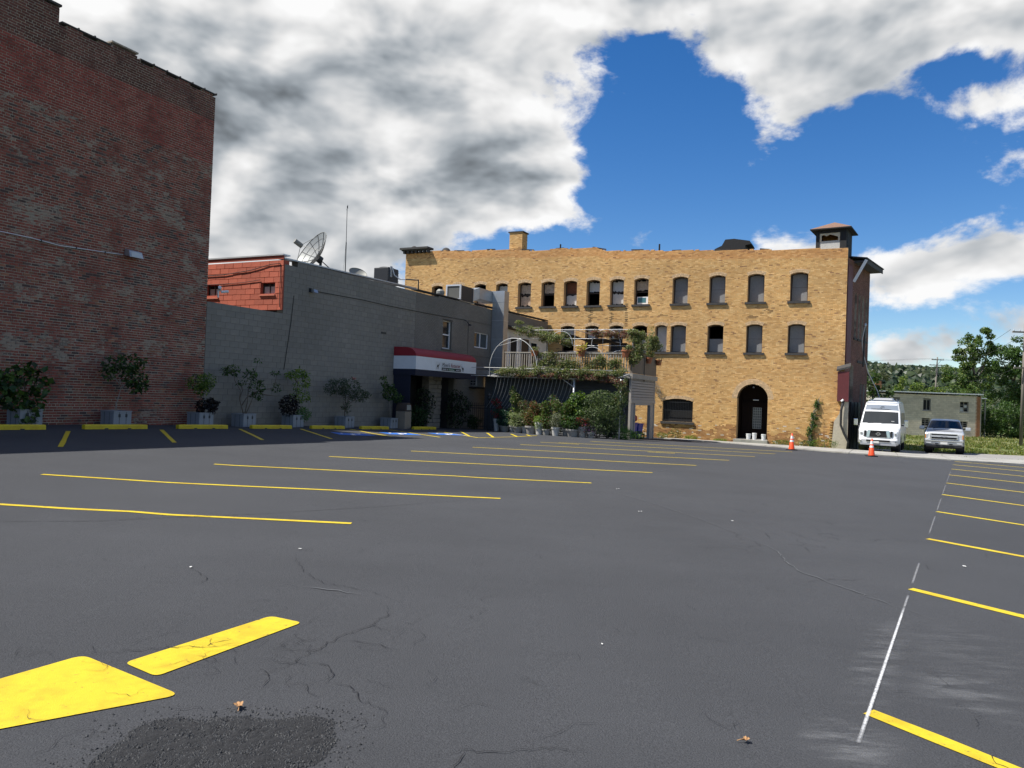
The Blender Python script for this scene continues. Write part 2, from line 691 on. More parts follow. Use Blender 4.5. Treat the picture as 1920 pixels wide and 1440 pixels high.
# ------------------------------------------------------------------ foliage
def leaves(name, parent, blobs, n, size, cols, matl, seed=1, shape='oval', droop=0.2, shell=0.55, base=None, aspect=0.5):
    """leaf-sized folded faces spread through ellipsoid clumps. blobs: (centre, radii, weight)"""
    rng = np.random.default_rng(seed)
    w = np.array([b[2] for b in blobs], float)
    idx = rng.choice(len(blobs), n, p=w / w.sum())
    cen = np.array([b[0] for b in blobs], float)[idx]
    rad = np.array([b[1] if hasattr(b[1], '__len__') else (b[1],) * 3 for b in blobs], float)[idx]
    u = rng.normal(size=(n, 3))
    u /= np.linalg.norm(u, axis=1)[:, None]
    rr = np.where(rng.random(n) < shell, rng.uniform(.72, 1.08, n), rng.random(n) ** (1 / 3))
    pos = cen + u * rad * rr[:, None]
    nrm = u * .6 + rng.normal(size=(n, 3)) * .7 + np.array([0, 0, .55])
    nrm /= np.linalg.norm(nrm, axis=1)[:, None]
    ax = rng.normal(size=(n, 3)) + u * .6 - np.array([0, 0, droop])
    ax -= nrm * (ax * nrm).sum(1)[:, None]
    ax /= np.linalg.norm(ax, axis=1)[:, None]
    sd = np.cross(nrm, ax)
    ln = size * rng.uniform(.6, 1.3, n)[:, None]
    wd = ln * aspect
    fold = nrm * ln * .12
    p0 = pos
    p1 = pos + ax * ln * .5 + sd * wd * .5 + fold
    p2 = pos + ax * ln - fold * .6
    p3 = pos + ax * ln * .5 - sd * wd * .5 + fold
    V = np.stack([p0, p1, p2, p3], 1)
    if parent is not None:
        V = V - np.array(base if base is not None else BASE[parent.name])
    F = np.array([(0, 1, 2), (0, 2, 3)])
    F = (F[None] + (np.arange(n) * 4)[:, None, None]).reshape(-1, 3)
    cols = np.array(cols, float)
    ci = rng.integers(0, len(cols), n)
    shade = rng.uniform(.65, 1.3, n)[:, None]
    C = cols[ci] * shade
    return mesh_np(name, V.reshape(-1, 3), F, matl, np.repeat(np.clip(C, 0, 1), 4, axis=0), parent)

def branch_path(a, b, rng, wob=0.1, n=6):
    a, b = Vector(a), Vector(b)
    L_ = (b - a).length
    pts = []
    for i in range(n + 1):
        k = i / n
        p = a.lerp(b, k)
        if 0 < i < n:
            p = p + Vector((rng.uniform(-1, 1), rng.uniform(-1, 1), rng.uniform(-.4, .4))) * wob * L_ * .5
        pts.append(p)
    return pts

# ================================================================== SETTING
def asphalt_mat():
    m = mat('asphalt', (0.058, 0.060, 0.065), rough=0.62, var=0.42, vscale=120.0, bump=0.010, bscale=110.0, v2=0.12, v2scale=0.5, coord='Object', spec=0.12)
    nt = m.node_tree
    N, L = nt.nodes.new, nt.links.new
    p = nt.nodes['Principled BSDF']
    src = p.inputs['Base Color'].links[0].from_socket
    tc = N('ShaderNodeTexCoord').outputs['Object']
    # squeegee sweeps in the seal coat and faint pale scuffs
    mp = N('ShaderNodeMapping')
    mp.inputs['Rotation'].default_value = (0, 0, R(63.8))
    mp.inputs['Scale'].default_value = (0.12, 1.3, 1)
    L(tc, mp.inputs[0])
    n = N('ShaderNodeTexNoise')
    n.inputs['Scale'].default_value = 1.0
    n.inputs['Detail'].default_value = 9.0
    n.inputs['Roughness'].default_value = 0.7
    L(mp.outputs[0], n.inputs['Vector'])
    mr = N('ShaderNodeMapRange')
    L(n.outputs['Fac'], mr.inputs['Value'])
    mr.inputs['From Min'].default_value = 0.3
    mr.inputs['From Max'].default_value = 0.7
    mr.inputs['To Min'].default_value = 0.95
    mr.inputs['To Max'].default_value = 1.06
    vm = N('ShaderNodeVectorMath')
    vm.operation = 'SCALE'
    L(src, vm.inputs[0])
    L(mr.outputs[0], vm.inputs['Scale'])
    # tiny light stones showing through
    vo = N('ShaderNodeTexVoronoi')
    vo.inputs['Scale'].default_value = 55.0
    L(tc, vo.inputs['Vector'])
    sm = N('ShaderNodeMapRange')
    L(vo.outputs['Distance'], sm.inputs['Value'])
    sm.inputs['From Min'].default_value = 0.05
    sm.inputs['From Max'].default_value = 0.12
    sm.inputs['To Min'].default_value = 0.30
    sm.inputs['To Max'].default_value = 0.0
    mx = N('ShaderNodeMix')
    mx.data_type = 'RGBA'
    L(sm.outputs[0], mx.inputs[0])
    L(vm.outputs[0], mx.inputs[6])
    mx.inputs[7].default_value = (0.085, 0.09, 0.10, 1)
    L(mx.outputs[2], p.inputs['Base Color'])
    rr = N('ShaderNodeMapRange')
    L(n.outputs['Fac'], rr.inputs['Value'])
    rr.inputs['To Min'].default_value = 0.70
    rr.inputs['To Max'].default_value = 0.90
    L(rr.outputs[0], p.inputs['Roughness'])
    return m

M = {}
M['asphalt'] = asphalt_mat()
M['grass_ground'] = mat('grass_ground', (0.105, 0.125, 0.030), rough=0.95, var=0.35, vscale=1.7, col2=(0.19, 0.17, 0.06), v2scale=0.22, bump=0.05, bscale=9.0)
M['concrete'] = mat('concrete', (0.33, 0.32, 0.29), rough=0.85, var=0.14, vscale=3.0, bump=0.004, bscale=60, col2=(0.22, 0.21, 0.185), v2scale=0.9)
M['dirt'] = mat('dirt', (0.30, 0.265, 0.20), rough=0.95, var=0.25, vscale=2.0, bump=0.02, bscale=18)
M['gravel_drive'] = mat('gravel_drive', (0.25, 0.24, 0.225), rough=0.95, var=0.22, vscale=6.0, bump=0.015, bscale=40)
M['yellow_paint'] = mat('yellow_paint', (0.56, 0.425, 0.009), rough=0.6, var=0.09, vscale=14.0, bump=0.0025, bscale=150, col2=(0.50, 0.35, 0.008), v2scale=5.0)
def pits(m, lo, hi, scale):
    # paint lost in the pores of the asphalt
    nt = m.node_tree
    N, L = nt.nodes.new, nt.links.new
    p = nt.nodes['Principled BSDF']
    src = p.inputs['Base Color'].links[0].from_socket
    tc = N('ShaderNodeTexCoord')
    n = N('ShaderNodeTexNoise')
    n.inputs['Scale'].default_value = scale
    n.inputs['Detail'].default_value = 9
    n.inputs['Roughness'].default_value = 0.72
    L(tc.outputs['Object'], n.inputs['Vector'])
    mr = N('ShaderNodeMapRange')
    L(n.outputs['Fac'], mr.inputs['Value'])
    mr.inputs['From Min'].default_value = lo
    mr.inputs['From Max'].default_value = hi
    mx = N('ShaderNodeMix')
    mx.data_type = 'RGBA'
    L(mr.outputs[0], mx.inputs[0])
    L(src, mx.inputs[6])
    mx.inputs[7].default_value = (0.07, 0.062, 0.03, 1)
    L(mx.outputs[2], p.inputs['Base Color'])
pits(M['yellow_paint'], 0.60, 0.70, 22.0)
M['blue_paint'] = mat('blue_paint', (0.02, 0.14, 0.52), rough=0.55, var=0.06, bump=0.002, bscale=150)
M['white_paint'] = mat('white_paint', (0.78, 0.79, 0.78), rough=0.55, var=0.05, bump=0.002, bscale=150)
M['crack'] = mat('crack', (0.008, 0.008, 0.010), rough=0.95)
M['pale_crack'] = mat('pale_crack', (0.085, 0.088, 0.093), rough=0.9)
M['rough_asphalt'] = mat('rough_asphalt', (0.012, 0.0125, 0.014), rough=0.9, var=0.5, vscale=70, bump=0.012, bscale=75)
M['black_stone'] = mat('black_stone', (0.024, 0.025, 0.027), rough=0.7, var=0.55, vscale=45)

def chalk_mat(name, lo, hi, stretch, top):
    m = bpy.data.materials.new(name)
    m.use_nodes = True
    nt = m.node_tree
    N, L = nt.nodes.new, nt.links.new
    p = nt.nodes['Principled BSDF']
    p.inputs['Base Color'].default_value = (0.72, 0.73, 0.74, 1)
    p.inputs['Roughness'].default_value = 1.0
    tc = N('ShaderNodeTexCoord')
    mp = N('ShaderNodeMapping')
    mp.inputs['Scale'].default_value = stretch
    L(tc.outputs['Object'], mp.inputs[0])
    n = N('ShaderNodeTexNoise')
    n.inputs['Scale'].default_value = 1.0
    n.inputs['Detail'].default_value = 9
    n.inputs['Roughness'].default_value = 0.7
    L(mp.outputs[0], n.inputs['Vector'])
    mr = N('ShaderNodeMapRange')
    L(n.outputs['Fac'], mr.inputs['Value'])
    mr.inputs['From Min'].default_value = lo
    mr.inputs['From Max'].default_value = hi
    mr.inputs['To Max'].default_value = top
    # fade out toward the rim of the dusting
    at = N('ShaderNodeAttribute')
    at.attribute_name = 'Col'
    ml = N('ShaderNodeMath')
    ml.operation = 'MULTIPLY'
    L(mr.outputs[0], ml.inputs[0])
    L(at.outputs['Fac'], ml.inputs[1])
    L(ml.outputs[0], p.inputs['Alpha'])
    return m
M['chalk'] = chalk_mat('chalk', 0.25, 0.55, (30, 30, 1), 0.9)
M['chalk_dust'] = chalk_mat('chalk_dust', 0.44, 0.85, (2.2, 9.0, 1), 0.17)

# ---- the ground as one sheet out to the horizon
def axis_steps(lo, hi, far):
    a = list(np.arange(lo, hi + .01, 1.0))
    o, st = [], 2.0
    x = hi
    while x < far:
        x += st
        st *= 1.5
        o.append(x)
    i, st = [], 2.0
    x = lo
    while x > -far:
        x -= st
        st *= 1.5
        i.append(x)
    return i[::-1] + a + o

gx, gy = axis_steps(-20, 50, 2600), axis_steps(-14, 80, 2600)
mb = MB()
mb.grid([[(x, y, gz(x, y) - 0.03 + (0.03 * fbm(x * .3, y * .3) if abs(x) < 90 else 0) - 0.03) for x in gx] for y in gy])
ground = mb.build('ground', M['grass_ground'], smooth=True)
tag(ground, 'grass and bare earth around the lot reaching the hills', None, None, 'structure')

# ---- the lot: seal coated asphalt
def sheet(poly_rows, dz):
    mb_ = MB()
    mb_.grid([[(x, y, gz(x, y) + dz) for (x, y) in row] for row in poly_rows])
    return mb_

def far_edge(s):          # where the asphalt meets the concrete strip, t at a given s
    pts = [(-6, 31.0), (8, 28.6), (10.5, 28.0), (14, 26.4), (18, 23.0), (22, 22.9), (27, 24.4), (60, 26)]
    for (a, b), (c, e) in zip(pts, pts[1:]):
        if a <= s <= c:
            return b + (e - b) * (s - a) / (c - a)
    return pts[-1][1]

rows = []
for i in range(61):
    row = []
    for s in np.arange(-0.6, 46, 0.8):
        te = far_edge(s)
        if s < 9.5:
            te = 31.0
        t = -34 + (te + 34) * i / 60
        row.append(XY(t, s))
    rows.append(row)
lot = sheet(rows, 0.0).build('parking_lot', M['asphalt'], smooth=True)
tag(lot, 'freshly sealed black asphalt parking lot with yellow stall lines', None, None, 'structure')
BASE[lot.name] = (0, 0, 0)

def ribbon(pts, w, dz, name, matl, parent=lot, wob=0.0, seed=0, taper=False, step=0.35, endcut=0.0):
    """painted strip on the asphalt along a polyline of (x, y)"""
    rng = random.Random(seed)
    P = []
    for (a, b) in zip(pts, pts[1:]):
        n = max(1, int(math.dist(a, b) / step))
        for i in range(n):
            P.append((a[0] + (b[0] - a[0]) * i / n, a[1] + (b[1] - a[1]) * i / n))
    P.append(pts[-1])
    L_, Rr = [], []
    ph = rng.random() * 9
    for i, p in enumerate(P):
        a, b = P[max(0, i - 1)], P[min(len(P) - 1, i + 1)]
        dx, dy = b[0] - a[0], b[1] - a[1]
        q = math.hypot(dx, dy) or 1
        nx, ny = -dy / q, dx / q
        o = wob * math.sin(i * .45 + ph) * rng.uniform(.3, 1)
        ww = w * rng.uniform(.93, 1.07) if w > .03 else w * rng.uniform(.35, 1.5)
        if taper:
            ww *= min(1.0, 0.12 + 3.5 * min(i, len(P) - 1 - i) / len(P))
        c = (p[0] + nx * o, p[1] + ny * o)
        L_.append((c[0] + nx * ww / 2, c[1] + ny * ww / 2, gz(*c) + dz))
        Rr.append((c[0] - nx * ww / 2, c[1] - ny * ww / 2, gz(*c) + dz))
    m_ = MB()
    m_.grid([L_, Rr])
    return m_.build(name, matl, parent)

# centre row of angled stalls
k = 0
for j in range(-1, 8):
    a = (-6.85 + 1.44 * j, 10.98 + 2.74 * j)
    b = (-0.11 + 1.67 * j, 11.30 + 2.76 * j)
    if j == -1:
        a, b = (-8.6, 8.42), (-1.78, 8.58)
    mid = (a[0] + (b[0] - a[0]) * .63, a[1] + (b[1] - a[1]) * .63)
    m2 = (a[0] + (b[0] - a[0]) * .70, a[1] + (b[1] - a[1]) * .70)
    kk = 0.05 * (1 if j % 2 else .6)
    ribbon([a, (mid[0], mid[1] + kk), (m2[0], m2[1] - kk * .6), b], 0.095, 0.005, 'parking_line', M['yellow_paint'], wob=0.012, seed=j)
for a, b in (((1.1, 27.0), (2.5, 26.95)), ((4.5, 24.4), (5.4, 24.38))):
    ribbon([a, b], 0.09, 0.0055, 'parking_line', M['yellow_paint'], seed=3)
# right hand row
for j in range(0, 10):
    a = (1.95 + 1.755 * j, 3.97 + 2.87 * j)
    dx, dy = math.sin(R(146)), math.cos(R(146))
    ribbon([a, (a[0] + dx * 5.6, a[1] + dy * 5.6)], 0.105, 0.005, 'parking_line', M['yellow_paint'], wob=0.008, seed=40 + j)
# stalls along the walls (t, s)
WALL_LINES = [((-3.6, 2.2), (-5.9, 5.3)), ((-.71, 2.0), (-3.04, 5.33)), ((2.1, 1.79), (-.25, 5.18)), ((5.15, 1.6), (2.58, 5.11)), ((7.99, 1.55), (5.21, 5.25)),
              ((10.8, 1.5), (8.49, 5.11)), ((13.05, 1.74), (10.4, 5.82)), ((14.97, 2.9), (12.06, 6.47)), ((16.8, 2.95), (12.74, 5.7)), ((17.2, 4.1), (13.34, 6.43)),
              ((18.0, 4.9), (15.4, 6.47)), ((18.6, 5.4), (17.0, 6.35))]
for i, (a, b) in enumerate(WALL_LINES):
    ribbon([XY(*a), XY(*b)], 0.10, 0.005, 'parking_line', M['yellow_paint'], wob=0.006, seed=80 + i)
ribbon([XY(12.0, 6.5), XY(15, 6.5), XY(18.2, 6.1)], 0.10, 0.0065, 'parking_line', M['yellow_paint'], seed=99)

def flat_poly(pts, dz, name, matl, parent=lot, rnd=0.0):
    if rnd:
        out = []
        n = len(pts)
        for i in range(n):
            p0, p1, p2 = Vector(pts[i - 1]), Vector(pts[i]), Vector(pts[(i + 1) % n])
            a = p1 + (p0 - p1).normalized() * rnd
            b = p1 + (p2 - p1).normalized() * rnd
            for k_ in range(7):
                q = k_ / 6
                out.append(tuple(a * (1 - q) ** 2 + p1 * 2 * q * (1 - q) + b * q * q))
        pts = out
    c = (sum(p[0] for p in pts) / len(pts), sum(p[1] for p in pts) / len(pts))
    m_ = MB()
    m_.add([(c[0], c[1], gz(*c) + dz)] + [(p[0], p[1], gz(p[0], p[1]) + dz) for p in pts],
           [(0, i + 1, (i + 1) % len(pts) + 1) for i in range(len(pts))])
    return m_.build(name, matl, parent)

flat_poly([(-1.58, 3.71), (-2.32, 4.16), (-2.62, 3.60), (-2.40, 3.08)], 0.005, 'arrow_head', M['yellow_paint'], rnd=0.07)
flat_poly([(-2.05, 4.08), (-1.80, 3.92), (-1.32, 4.93), (-1.56, 5.03)], 0.005, 'arrow_shaft', M['yellow_paint'], rnd=0.05)

# accessible stall panels with the wheelchair figure
def access_panel(t, s):
    ax = Vector((-.57, .82)).normalized()
    ay = Vector((.82, .57)).normalized()
    def q(u, v):
        return XY(t + ax.x * v + ay.x * u, s + ax.y * v + ay.y * u)
    p = flat_poly([q(-.62, -.62), q(.62, -.62), q(.62, .62), q(-.62, .62)], 0.005, 'accessible_panel', M['blue_paint'])
    def strip(a, b, w):
        ribbon([q(*a), q(*b)], w, 0.009, 'wheelchair_symbol', M['white_paint'], parent=p, step=.1)
    BASE[p.name] = (0, 0, 0)
    ring = [q(-.05 + .30 * math.cos(R(a)), -.18 + .30 * math.sin(R(a))) for a in range(-200, 60, 20)]
    ribbon(ring, .07, 0.009, 'wheelchair_symbol', M['white_paint'], parent=p, step=.1)
    strip((-.08, .32), (-.04, -.08), .10)
    strip((-.04, -.08), (.24, -.08), .09)
    strip((.24, -.08), (.36, -.42), .09)
    flat_poly([q(-.1 + .09 * math.cos(R(a)), .44 + .09 * math.sin(R(a))) for a in range(0, 360, 45)], 0.009, 'wheelchair_symbol', M['white_paint'], parent=p)
for t, s in ((8.0, 3.85), (10.65, 3.95), (13.0, 4.55)):
    access_panel(t, s)

# cracks
CR = [[(-2.30, 4.17), (-2.05, 4.30), (-1.86, 4.36), (-1.66, 4.40), (-1.5, 4.42)], [(-1.74, 4.38), (-1.70, 4.47), (-1.63, 4.55)],
      [(-1.36, 3.97), (-1.25, 4.05), (-1.15, 4.25), (-1.09, 4.47), (-1.02, 4.65), (-.96, 4.78), (-.86, 4.98), (-.80, 5.2), (-.84, 5.38), (-1.0, 5.55)],
      [(-1.15, 4.25), (-.98, 4.2), (-.9, 4.1), (-.93, 3.95)], [(-1.33, 4.12), (-1.22, 3.98), (-1.24, 3.85)], [(-1.02, 4.65), (-.8, 4.6), (-.62, 4.5)],
      [(-.93, 3.98), (-.76, 3.9), (-.7, 3.75), (-.55, 3.66)], [(-.3, 3.2), (-.15, 3.3), (.05, 3.3), (.2, 3.36), (.42, 3.35)], [(-.15, 3.3), (-.18, 3.16), (-.1, 3.0)],
      [(-1.95, 6.9), (-1.7, 6.3), (-1.45, 5.95), (-1.2, 5.85), (-.95, 5.7), (-.75, 5.5)],
      [(-6.2, 7.15), (-4.3, 7.95), (-2.9, 8.9), (-1.7, 9.9), (-.2, 11.3)], [(-9, 6.2), (-6.2, 7.15)],
      [(3.9, 6.0), (4.25, 5.3)], [(2.35, 3.32), (2.28, 3.45), (2.36, 3.6)], [(-2.6, 6.2), (-2.35, 5.9), (-2.3, 5.7)]]
for i, c in enumerate(CR):
    rng = random.Random(i)
    pts = []
    for a, b in zip(c, c[1:]):
        n = max(2, int(math.dist(a, b) / 0.03))
        for q in range(n):
            pts.append((a[0] + (b[0] - a[0]) * q / n + rng.gauss(0, .010), a[1] + (b[1] - a[1]) * q / n + rng.gauss(0, .010)))
    pts.append(c[-1])
    ribbon(pts, 0.0042 if i not in (10, 11) else .009, 0.0075, 'crack', M['crack'], taper=True, seed=i, step=1)
rng = random.Random(5)
def wander(x, y, ang, n, st):
    pts = [(x, y)]
    for _ in range(n):
        ang += rng.gauss(0, .75)
        pts.append((pts[-1][0] + math.cos(ang) * st, pts[-1][1] + math.sin(ang) * st))
    return pts
m_cr = MB()
for i in range(110):        # alligator cracking where the seal coat has sunk
    if i < 22:
        x, y = rng.gauss(3.6, .7), rng.gauss(9.6, 1.1)
    elif i < 46:
        x, y = rng.gauss(-1.6, .35), rng.gauss(4.3, .4)
    else:
        x, y = (rng.gauss(-.8, .6), rng.gauss(4.4, .8)) if i < 62 else (rng.uniform(-3.5, 3.0), rng.uniform(3.0, 9.5))
    ribbon(wander(x, y, rng.random() * 6.28, rng.randint(6, 16), .035 if i >= 22 else .07), 0.0024 if i >= 22 else .005, 0.0072 + .00004 * i, 'crack', M['crack'], taper=True, seed=200 + i, step=1)
PALE = [[(2.9, 9.1), (2.98, 8.6), (3.0, 8.25), (2.9, 7.7), (2.88, 7.25), (3.0, 6.85), (3.2, 6.25), (3.35, 5.8)], [(2.9, 9.1), (2.7, 10.2), (2.3, 11.6), (1.7, 13.2)],
        [(-1.05, 5.65), (-1.35, 5.75), (-1.6, 5.8)]]
for i, c in enumerate(PALE):
    pts = []
    for a, b in zip(c, c[1:]):
        n = max(2, int(math.dist(a, b) / 0.07))
        for q in range(n):
            pts.append((a[0] + (b[0] - a[0]) * q / n + rng.gauss(0, .012), a[1] + (b[1] - a[1]) * q / n + rng.gauss(0, .012)))
    pts.append(c[-1])
    ribbon(pts, 0.011, 0.0076, 'crack', M['pale_crack'], taper=True, seed=300 + i, step=1)
# faint snapped chalk lines along the stall ends
for i, (a, b) in enumerate((((-2.2, 8.0), (4.9, 19.6)), ((-7.6, 9.6), (-2.5, 19.2)))):
    rng2 = random.Random(i)
    n = 14
    for q in range(n):
        if rng2.random() < .55:
            k0, k1 = q / n, (q + rng2.uniform(.4, .9)) / n
            ribbon([(a[0] + (b[0] - a[0]) * k_, a[1] + (b[1] - a[1]) * k_) for k_ in (k0, k1)], .018, 0.0078, 'chalk_line', M['pale_crack'], seed=q, taper=True)

# chalk line on the right with its dust
def chalk(name, rows_, alpha, matl, dz):
    V, C = [], []
    for r_, ar in zip(rows_, alpha):
        for p, a in zip(r_, ar):
            V.append((p[0], p[1], gz(*p) + dz))
            C.append((a, a, a))
    m_ = len(rows_[0])
    F = np.array([(i * m_ + j, i * m_ + j + 1, (i + 1) * m_ + j + 1, (i + 1) * m_ + j) for i in range(len(rows_) - 1) for j in range(m_ - 1)])
    return mesh_np(name, np.array(V), F, matl, np.array(C), lot)
cd = Vector((1.755, 2.87)).normalized()
cn = Vector((cd.y, -cd.x))
def cpt(a, o):
    p = Vector((1.95, 3.97)) + cd * a + cn * o
    return (p.x, p.y)
def crow(a0, a1, w, al, n=24):
    rw, aw = [], []
    for i in range(n + 1):
        a = a0 + (a1 - a0) * i / n
        e = min(1, 6 * min(i, n - i) / n + .25)
        rw.append([cpt(a, -w), cpt(a, 0), cpt(a, w)])
        aw.append([.25 * al * e, al * e, .25 * al * e])
    return rw, aw
for a0, a1, al in ((-.46, 2.55, 1.0), (2.55, 3.05, .35), (3.6, 4.8, .28), (7.2, 9.4, .22), (10.2, 12.5, .2), (13.4, 16, .18), (17, 22, .15)):
    rw, aw = crow(a0, a1, .010 if a0 < 3 else .011, al)
    chalk('chalk_line', rw, aw, M['chalk'], 0.0085)
def dust(a0, a1, o0, o1, al, seed):
    rg = random.Random(seed)
    rw, aw = [], []
    for i in range(13):
        r_, a_ = [], []
        for j in range(9):
            u, v = i / 12, j / 8
            r_.append(cpt(a0 + (a1 - a0) * u, o0 + (o1 - o0) * v))
            a_.append(al * math.sin(math.pi * u) ** .8 * math.sin(math.pi * v) ** 1.2 * rg.uniform(.6, 1.2))
        rw.append(r_)
        aw.append(a_)
    chalk('chalk_dust', rw, aw, M['chalk_dust'], 0.0055)
dust(-.75, -.2, -.28, .22, 1.5, 1)
dust(-.1, 2.2, -.2, .12, .9, 2)
dust(.25, 1.1, .10, .75, 1.1, 3)
dust(.9, 2.4, .0, .9, .55, 4)

# rough cold patch beside the arrow, with loose stones
def patch():
    cx, cy = -1.20, 3.18
    rg = random.Random(2)
    def rad(a):
        return (1 + .16 * math.sin(2 * a + 1) + .10 * math.sin(3 * a) + .06 * math.sin(7 * a + 2) + .07 * fbm(math.cos(a) * 4, math.sin(a) * 4))
    rows_, n = [], 96
    for i in range(17):
        k_ = i / 16
        row = []
        for j in range(n + 1):
            a = 2 * math.pi * (j % n) / n
            r_ = rad(a) * k_
            x, y = cx + .40 * r_ * math.cos(a) + .05 * r_ * math.sin(a), cy + .42 * r_ * math.sin(a)
            h = (0.008 + .007 * fbm(x * 22, y * 22, 1)) * min(1, (1 - k_) * 5) + .001
            row.append((x, y, gz(x, y) + h))
        rows_.append(row)
    m_ = MB()
    m_.grid(rows_)
    p_ = m_.build('asphalt_patch', M['rough_asphalt'], lot, smooth=False)
    V, F = [], []
    for i in range(7000):
        a = rg.random() * 6.283
        k_ = math.sqrt(rg.random()) * (1.0 if i < 5600 else rg.uniform(1, 1.5))
        r_ = rad(a) * k_
        x, y = cx + .40 * r_ * math.cos(a) + .05 * r_ * math.sin(a), cy + .42 * r_ * math.sin(a)
        z = gz(x, y) + .006 * min(1, max(0, (1 - k_) * 5)) + .001
        q = rg.uniform(.003, .0085)
        o = len(V)
        for dx, dy, dz_ in ((1, 0, 0), (-1, 0, 0), (0, 1, 0), (0, -1, 0), (0, 0, .8), (0, 0, -.8)):
            V.append((x + (dx + rg.uniform(-.3, .3)) * q, y + (dy + rg.uniform(-.3, .3)) * q, z + (dz_ + rg.uniform(-.2, .2)) * q))
        F += [(o, o + 2, o + 4), (o + 2, o + 1, o + 4), (o + 1, o + 3, o + 4), (o + 3, o, o + 4)]
    st = mesh_np('loose_stones', np.array(V), np.array(F), M['black_stone'], None, p_)
    st['kind'] = 'stuff'
patch()

# ---- concrete strip in front of the tan building and on past the vehicles, as separate slabs
def walk():
    root = thing('sidewalk', None, None, (0, 0, 0))
    root['kind'] = 'structure'
    root['label'] = 'worn concrete walk between the asphalt and the tan building'
    s = 9.2
    i = 0
    up = lambda s_: 30.2 if s_ < 16 else 30.2 - (s_ - 16) * .35 if s_ < 20 else 28.8 + (s_ - 20) * .1
    while s < 46:
        w = 1.9
        m_ = MB()
        rows_ = []
        for a in (s + .012, s + w - .012):
            lo, hi = far_edge(a) + .02, up(a)
            rows_.append([(*XY(lo + (hi - lo) * q / 4, a), 0) for q in range(5)])
        top = [[(x, y, gz(x, y) + .045) for x, y, _ in r_] for r_ in rows_]
        bot = [[(x, y, gz(x, y) - .05) for x, y, _ in r_] for r_ in rows_]
        m_.grid(top)
        ring_t = top[0] + top[1][::-1]
        ring_b = bot[0] + bot[1][::-1]
        n = len(ring_t)
        m_.add(ring_t + ring_b, [(j, (j + 1) % n, n + (j + 1) % n, n + j) for j in range(n)])
        m_.build('slab', M['concrete'], root)
        s += w
        i += 1
walk()
# bare earth and the gravel pull-in where the vehicles stand
def blot(name, label, pts, dz, matl):
    p = flat_poly(pts, dz, name, matl, None, rnd=.8)
    tag(p, label, None, None, 'structure')
    return p

# gravel pull-in
rows = [[XY(29.6 + 11 * i / 12, 18.4 + 16 * j / 12 + .8 * math.sin(i * .9)) for j in range(13)] for i in range(13)]
pull = sheet(rows, -0.018).build('gravel_drive', M['gravel_drive'], smooth=True)
tag(pull, 'gravel pull-in beside the tan building where the vehicles stand', None, None, 'structure')

# ================================================================== BUILDINGS
M['red_brick'] = mat('red_brick', (.2, .1, .07), rough=0.9, attr=True, var=0.22, vscale=22, bump=0.004, bscale=70)
def smear(m):
    # lime mortar smeared over the faces of the bricks; how much is stored per brick
    nt = m.node_tree
    N, L = nt.nodes.new, nt.links.new
    p = nt.nodes['Principled BSDF']
    src = p.inputs['Base Color'].links[0].from_socket
    at = N('ShaderNodeAttribute')
    at.attribute_name = 'Smear'
    tc = N('ShaderNodeTexCoord')
    mp = N('ShaderNodeMapping')
    mp.inputs['Scale'].default_value = (6.0, 6.0, 24.0)
    L(tc.outputs['Object'], mp.inputs[0])
    n = N('ShaderNodeTexNoise')
    n.inputs['Scale'].default_value = 1.0
    n.inputs['Detail'].default_value = 8.0
    n.inputs['Roughness'].default_value = 0.68
    L(mp.outputs[0], n.inputs['Vector'])
    ad = N('ShaderNodeMath')
    ad.operation = 'ADD'
    L(n.outputs['Fac'], ad.inputs[0])
    L(at.outputs['Fac'], ad.inputs[1])
    mr = N('ShaderNodeMapRange')
    mr.interpolation_type = 'SMOOTHSTEP'
    L(ad.outputs[0], mr.inputs['Value'])
    mr.inputs['From Min'].default_value = 0.70
    mr.inputs['From Max'].default_value = 0.80
    mr.inputs['To Max'].default_value = 0.85
    mx = N('ShaderNodeMix')
    mx.data_type = 'RGBA'
    L(mr.outputs[0], mx.inputs[0])
    L(src, mx.inputs[6])
    mx.inputs[7].default_value = (0.30, 0.26, 0.20, 1)
    L(mx.outputs[2], p.inputs['Base Color'])
smear(M['red_brick'])
M['old_mortar'] = mat('old_mortar', (0.37, 0.325, 0.26), rough=0.95, var=0.25, vscale=9, bump=0.004, bscale=60, col2=(0.17, 0.135, 0.11), v2scale=1.1)
M['tan_brick'] = mat('tan_brick', (.5, .3, .1), rough=0.8, attr=True, var=0.12, vscale=14, bump=0.003, bscale=60)
M['tan_mortar'] = mat('tan_mortar', (0.44, 0.30, 0.16), rough=0.95, var=0.15, vscale=3)
M['gray_block'] = mat('gray_block', (.2, .2, .2), rough=0.88, attr=True, var=0.10, vscale=5, bump=0.004, bscale=45)
M['gray_joint'] = mat('gray_joint', (0.122, 0.116, 0.100), rough=0.9, var=0.12, vscale=3)
M['coral_block'] = mat('coral_block', (.5, .12, .06), rough=0.8, attr=True, var=0.10, vscale=6, bump=0.005, bscale=35)
M['coral_joint'] = mat('coral_joint', (0.33, 0.075, 0.045), rough=0.9)
M['dark_stone'] = mat('dark_stone', (0.045, 0.042, 0.040), rough=0.85, var=0.3, vscale=8, bump=0.006, bscale=30)
M['board'] = mat('board', (0.20, 0.205, 0.21), rough=0.9, var=0.16, vscale=26, bump=0.002, bscale=60, v2=0.12, v2scale=2)
M['white_trim'] = mat('white_trim', (0.70, 0.71, 0.72), rough=0.6, var=0.06)
M['dark_wood'] = mat('dark_wood', (0.014, 0.007, 0.005), rough=0.75, spec=0.2, var=0.25, vscale=10, stretch=(1, 1, .15))
M['brown_frame'] = mat('brown_frame', (0.05, 0.035, 0.028), rough=0.7, var=0.2)
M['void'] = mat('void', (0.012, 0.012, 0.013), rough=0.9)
M['glass'] = glass_mat('glass')
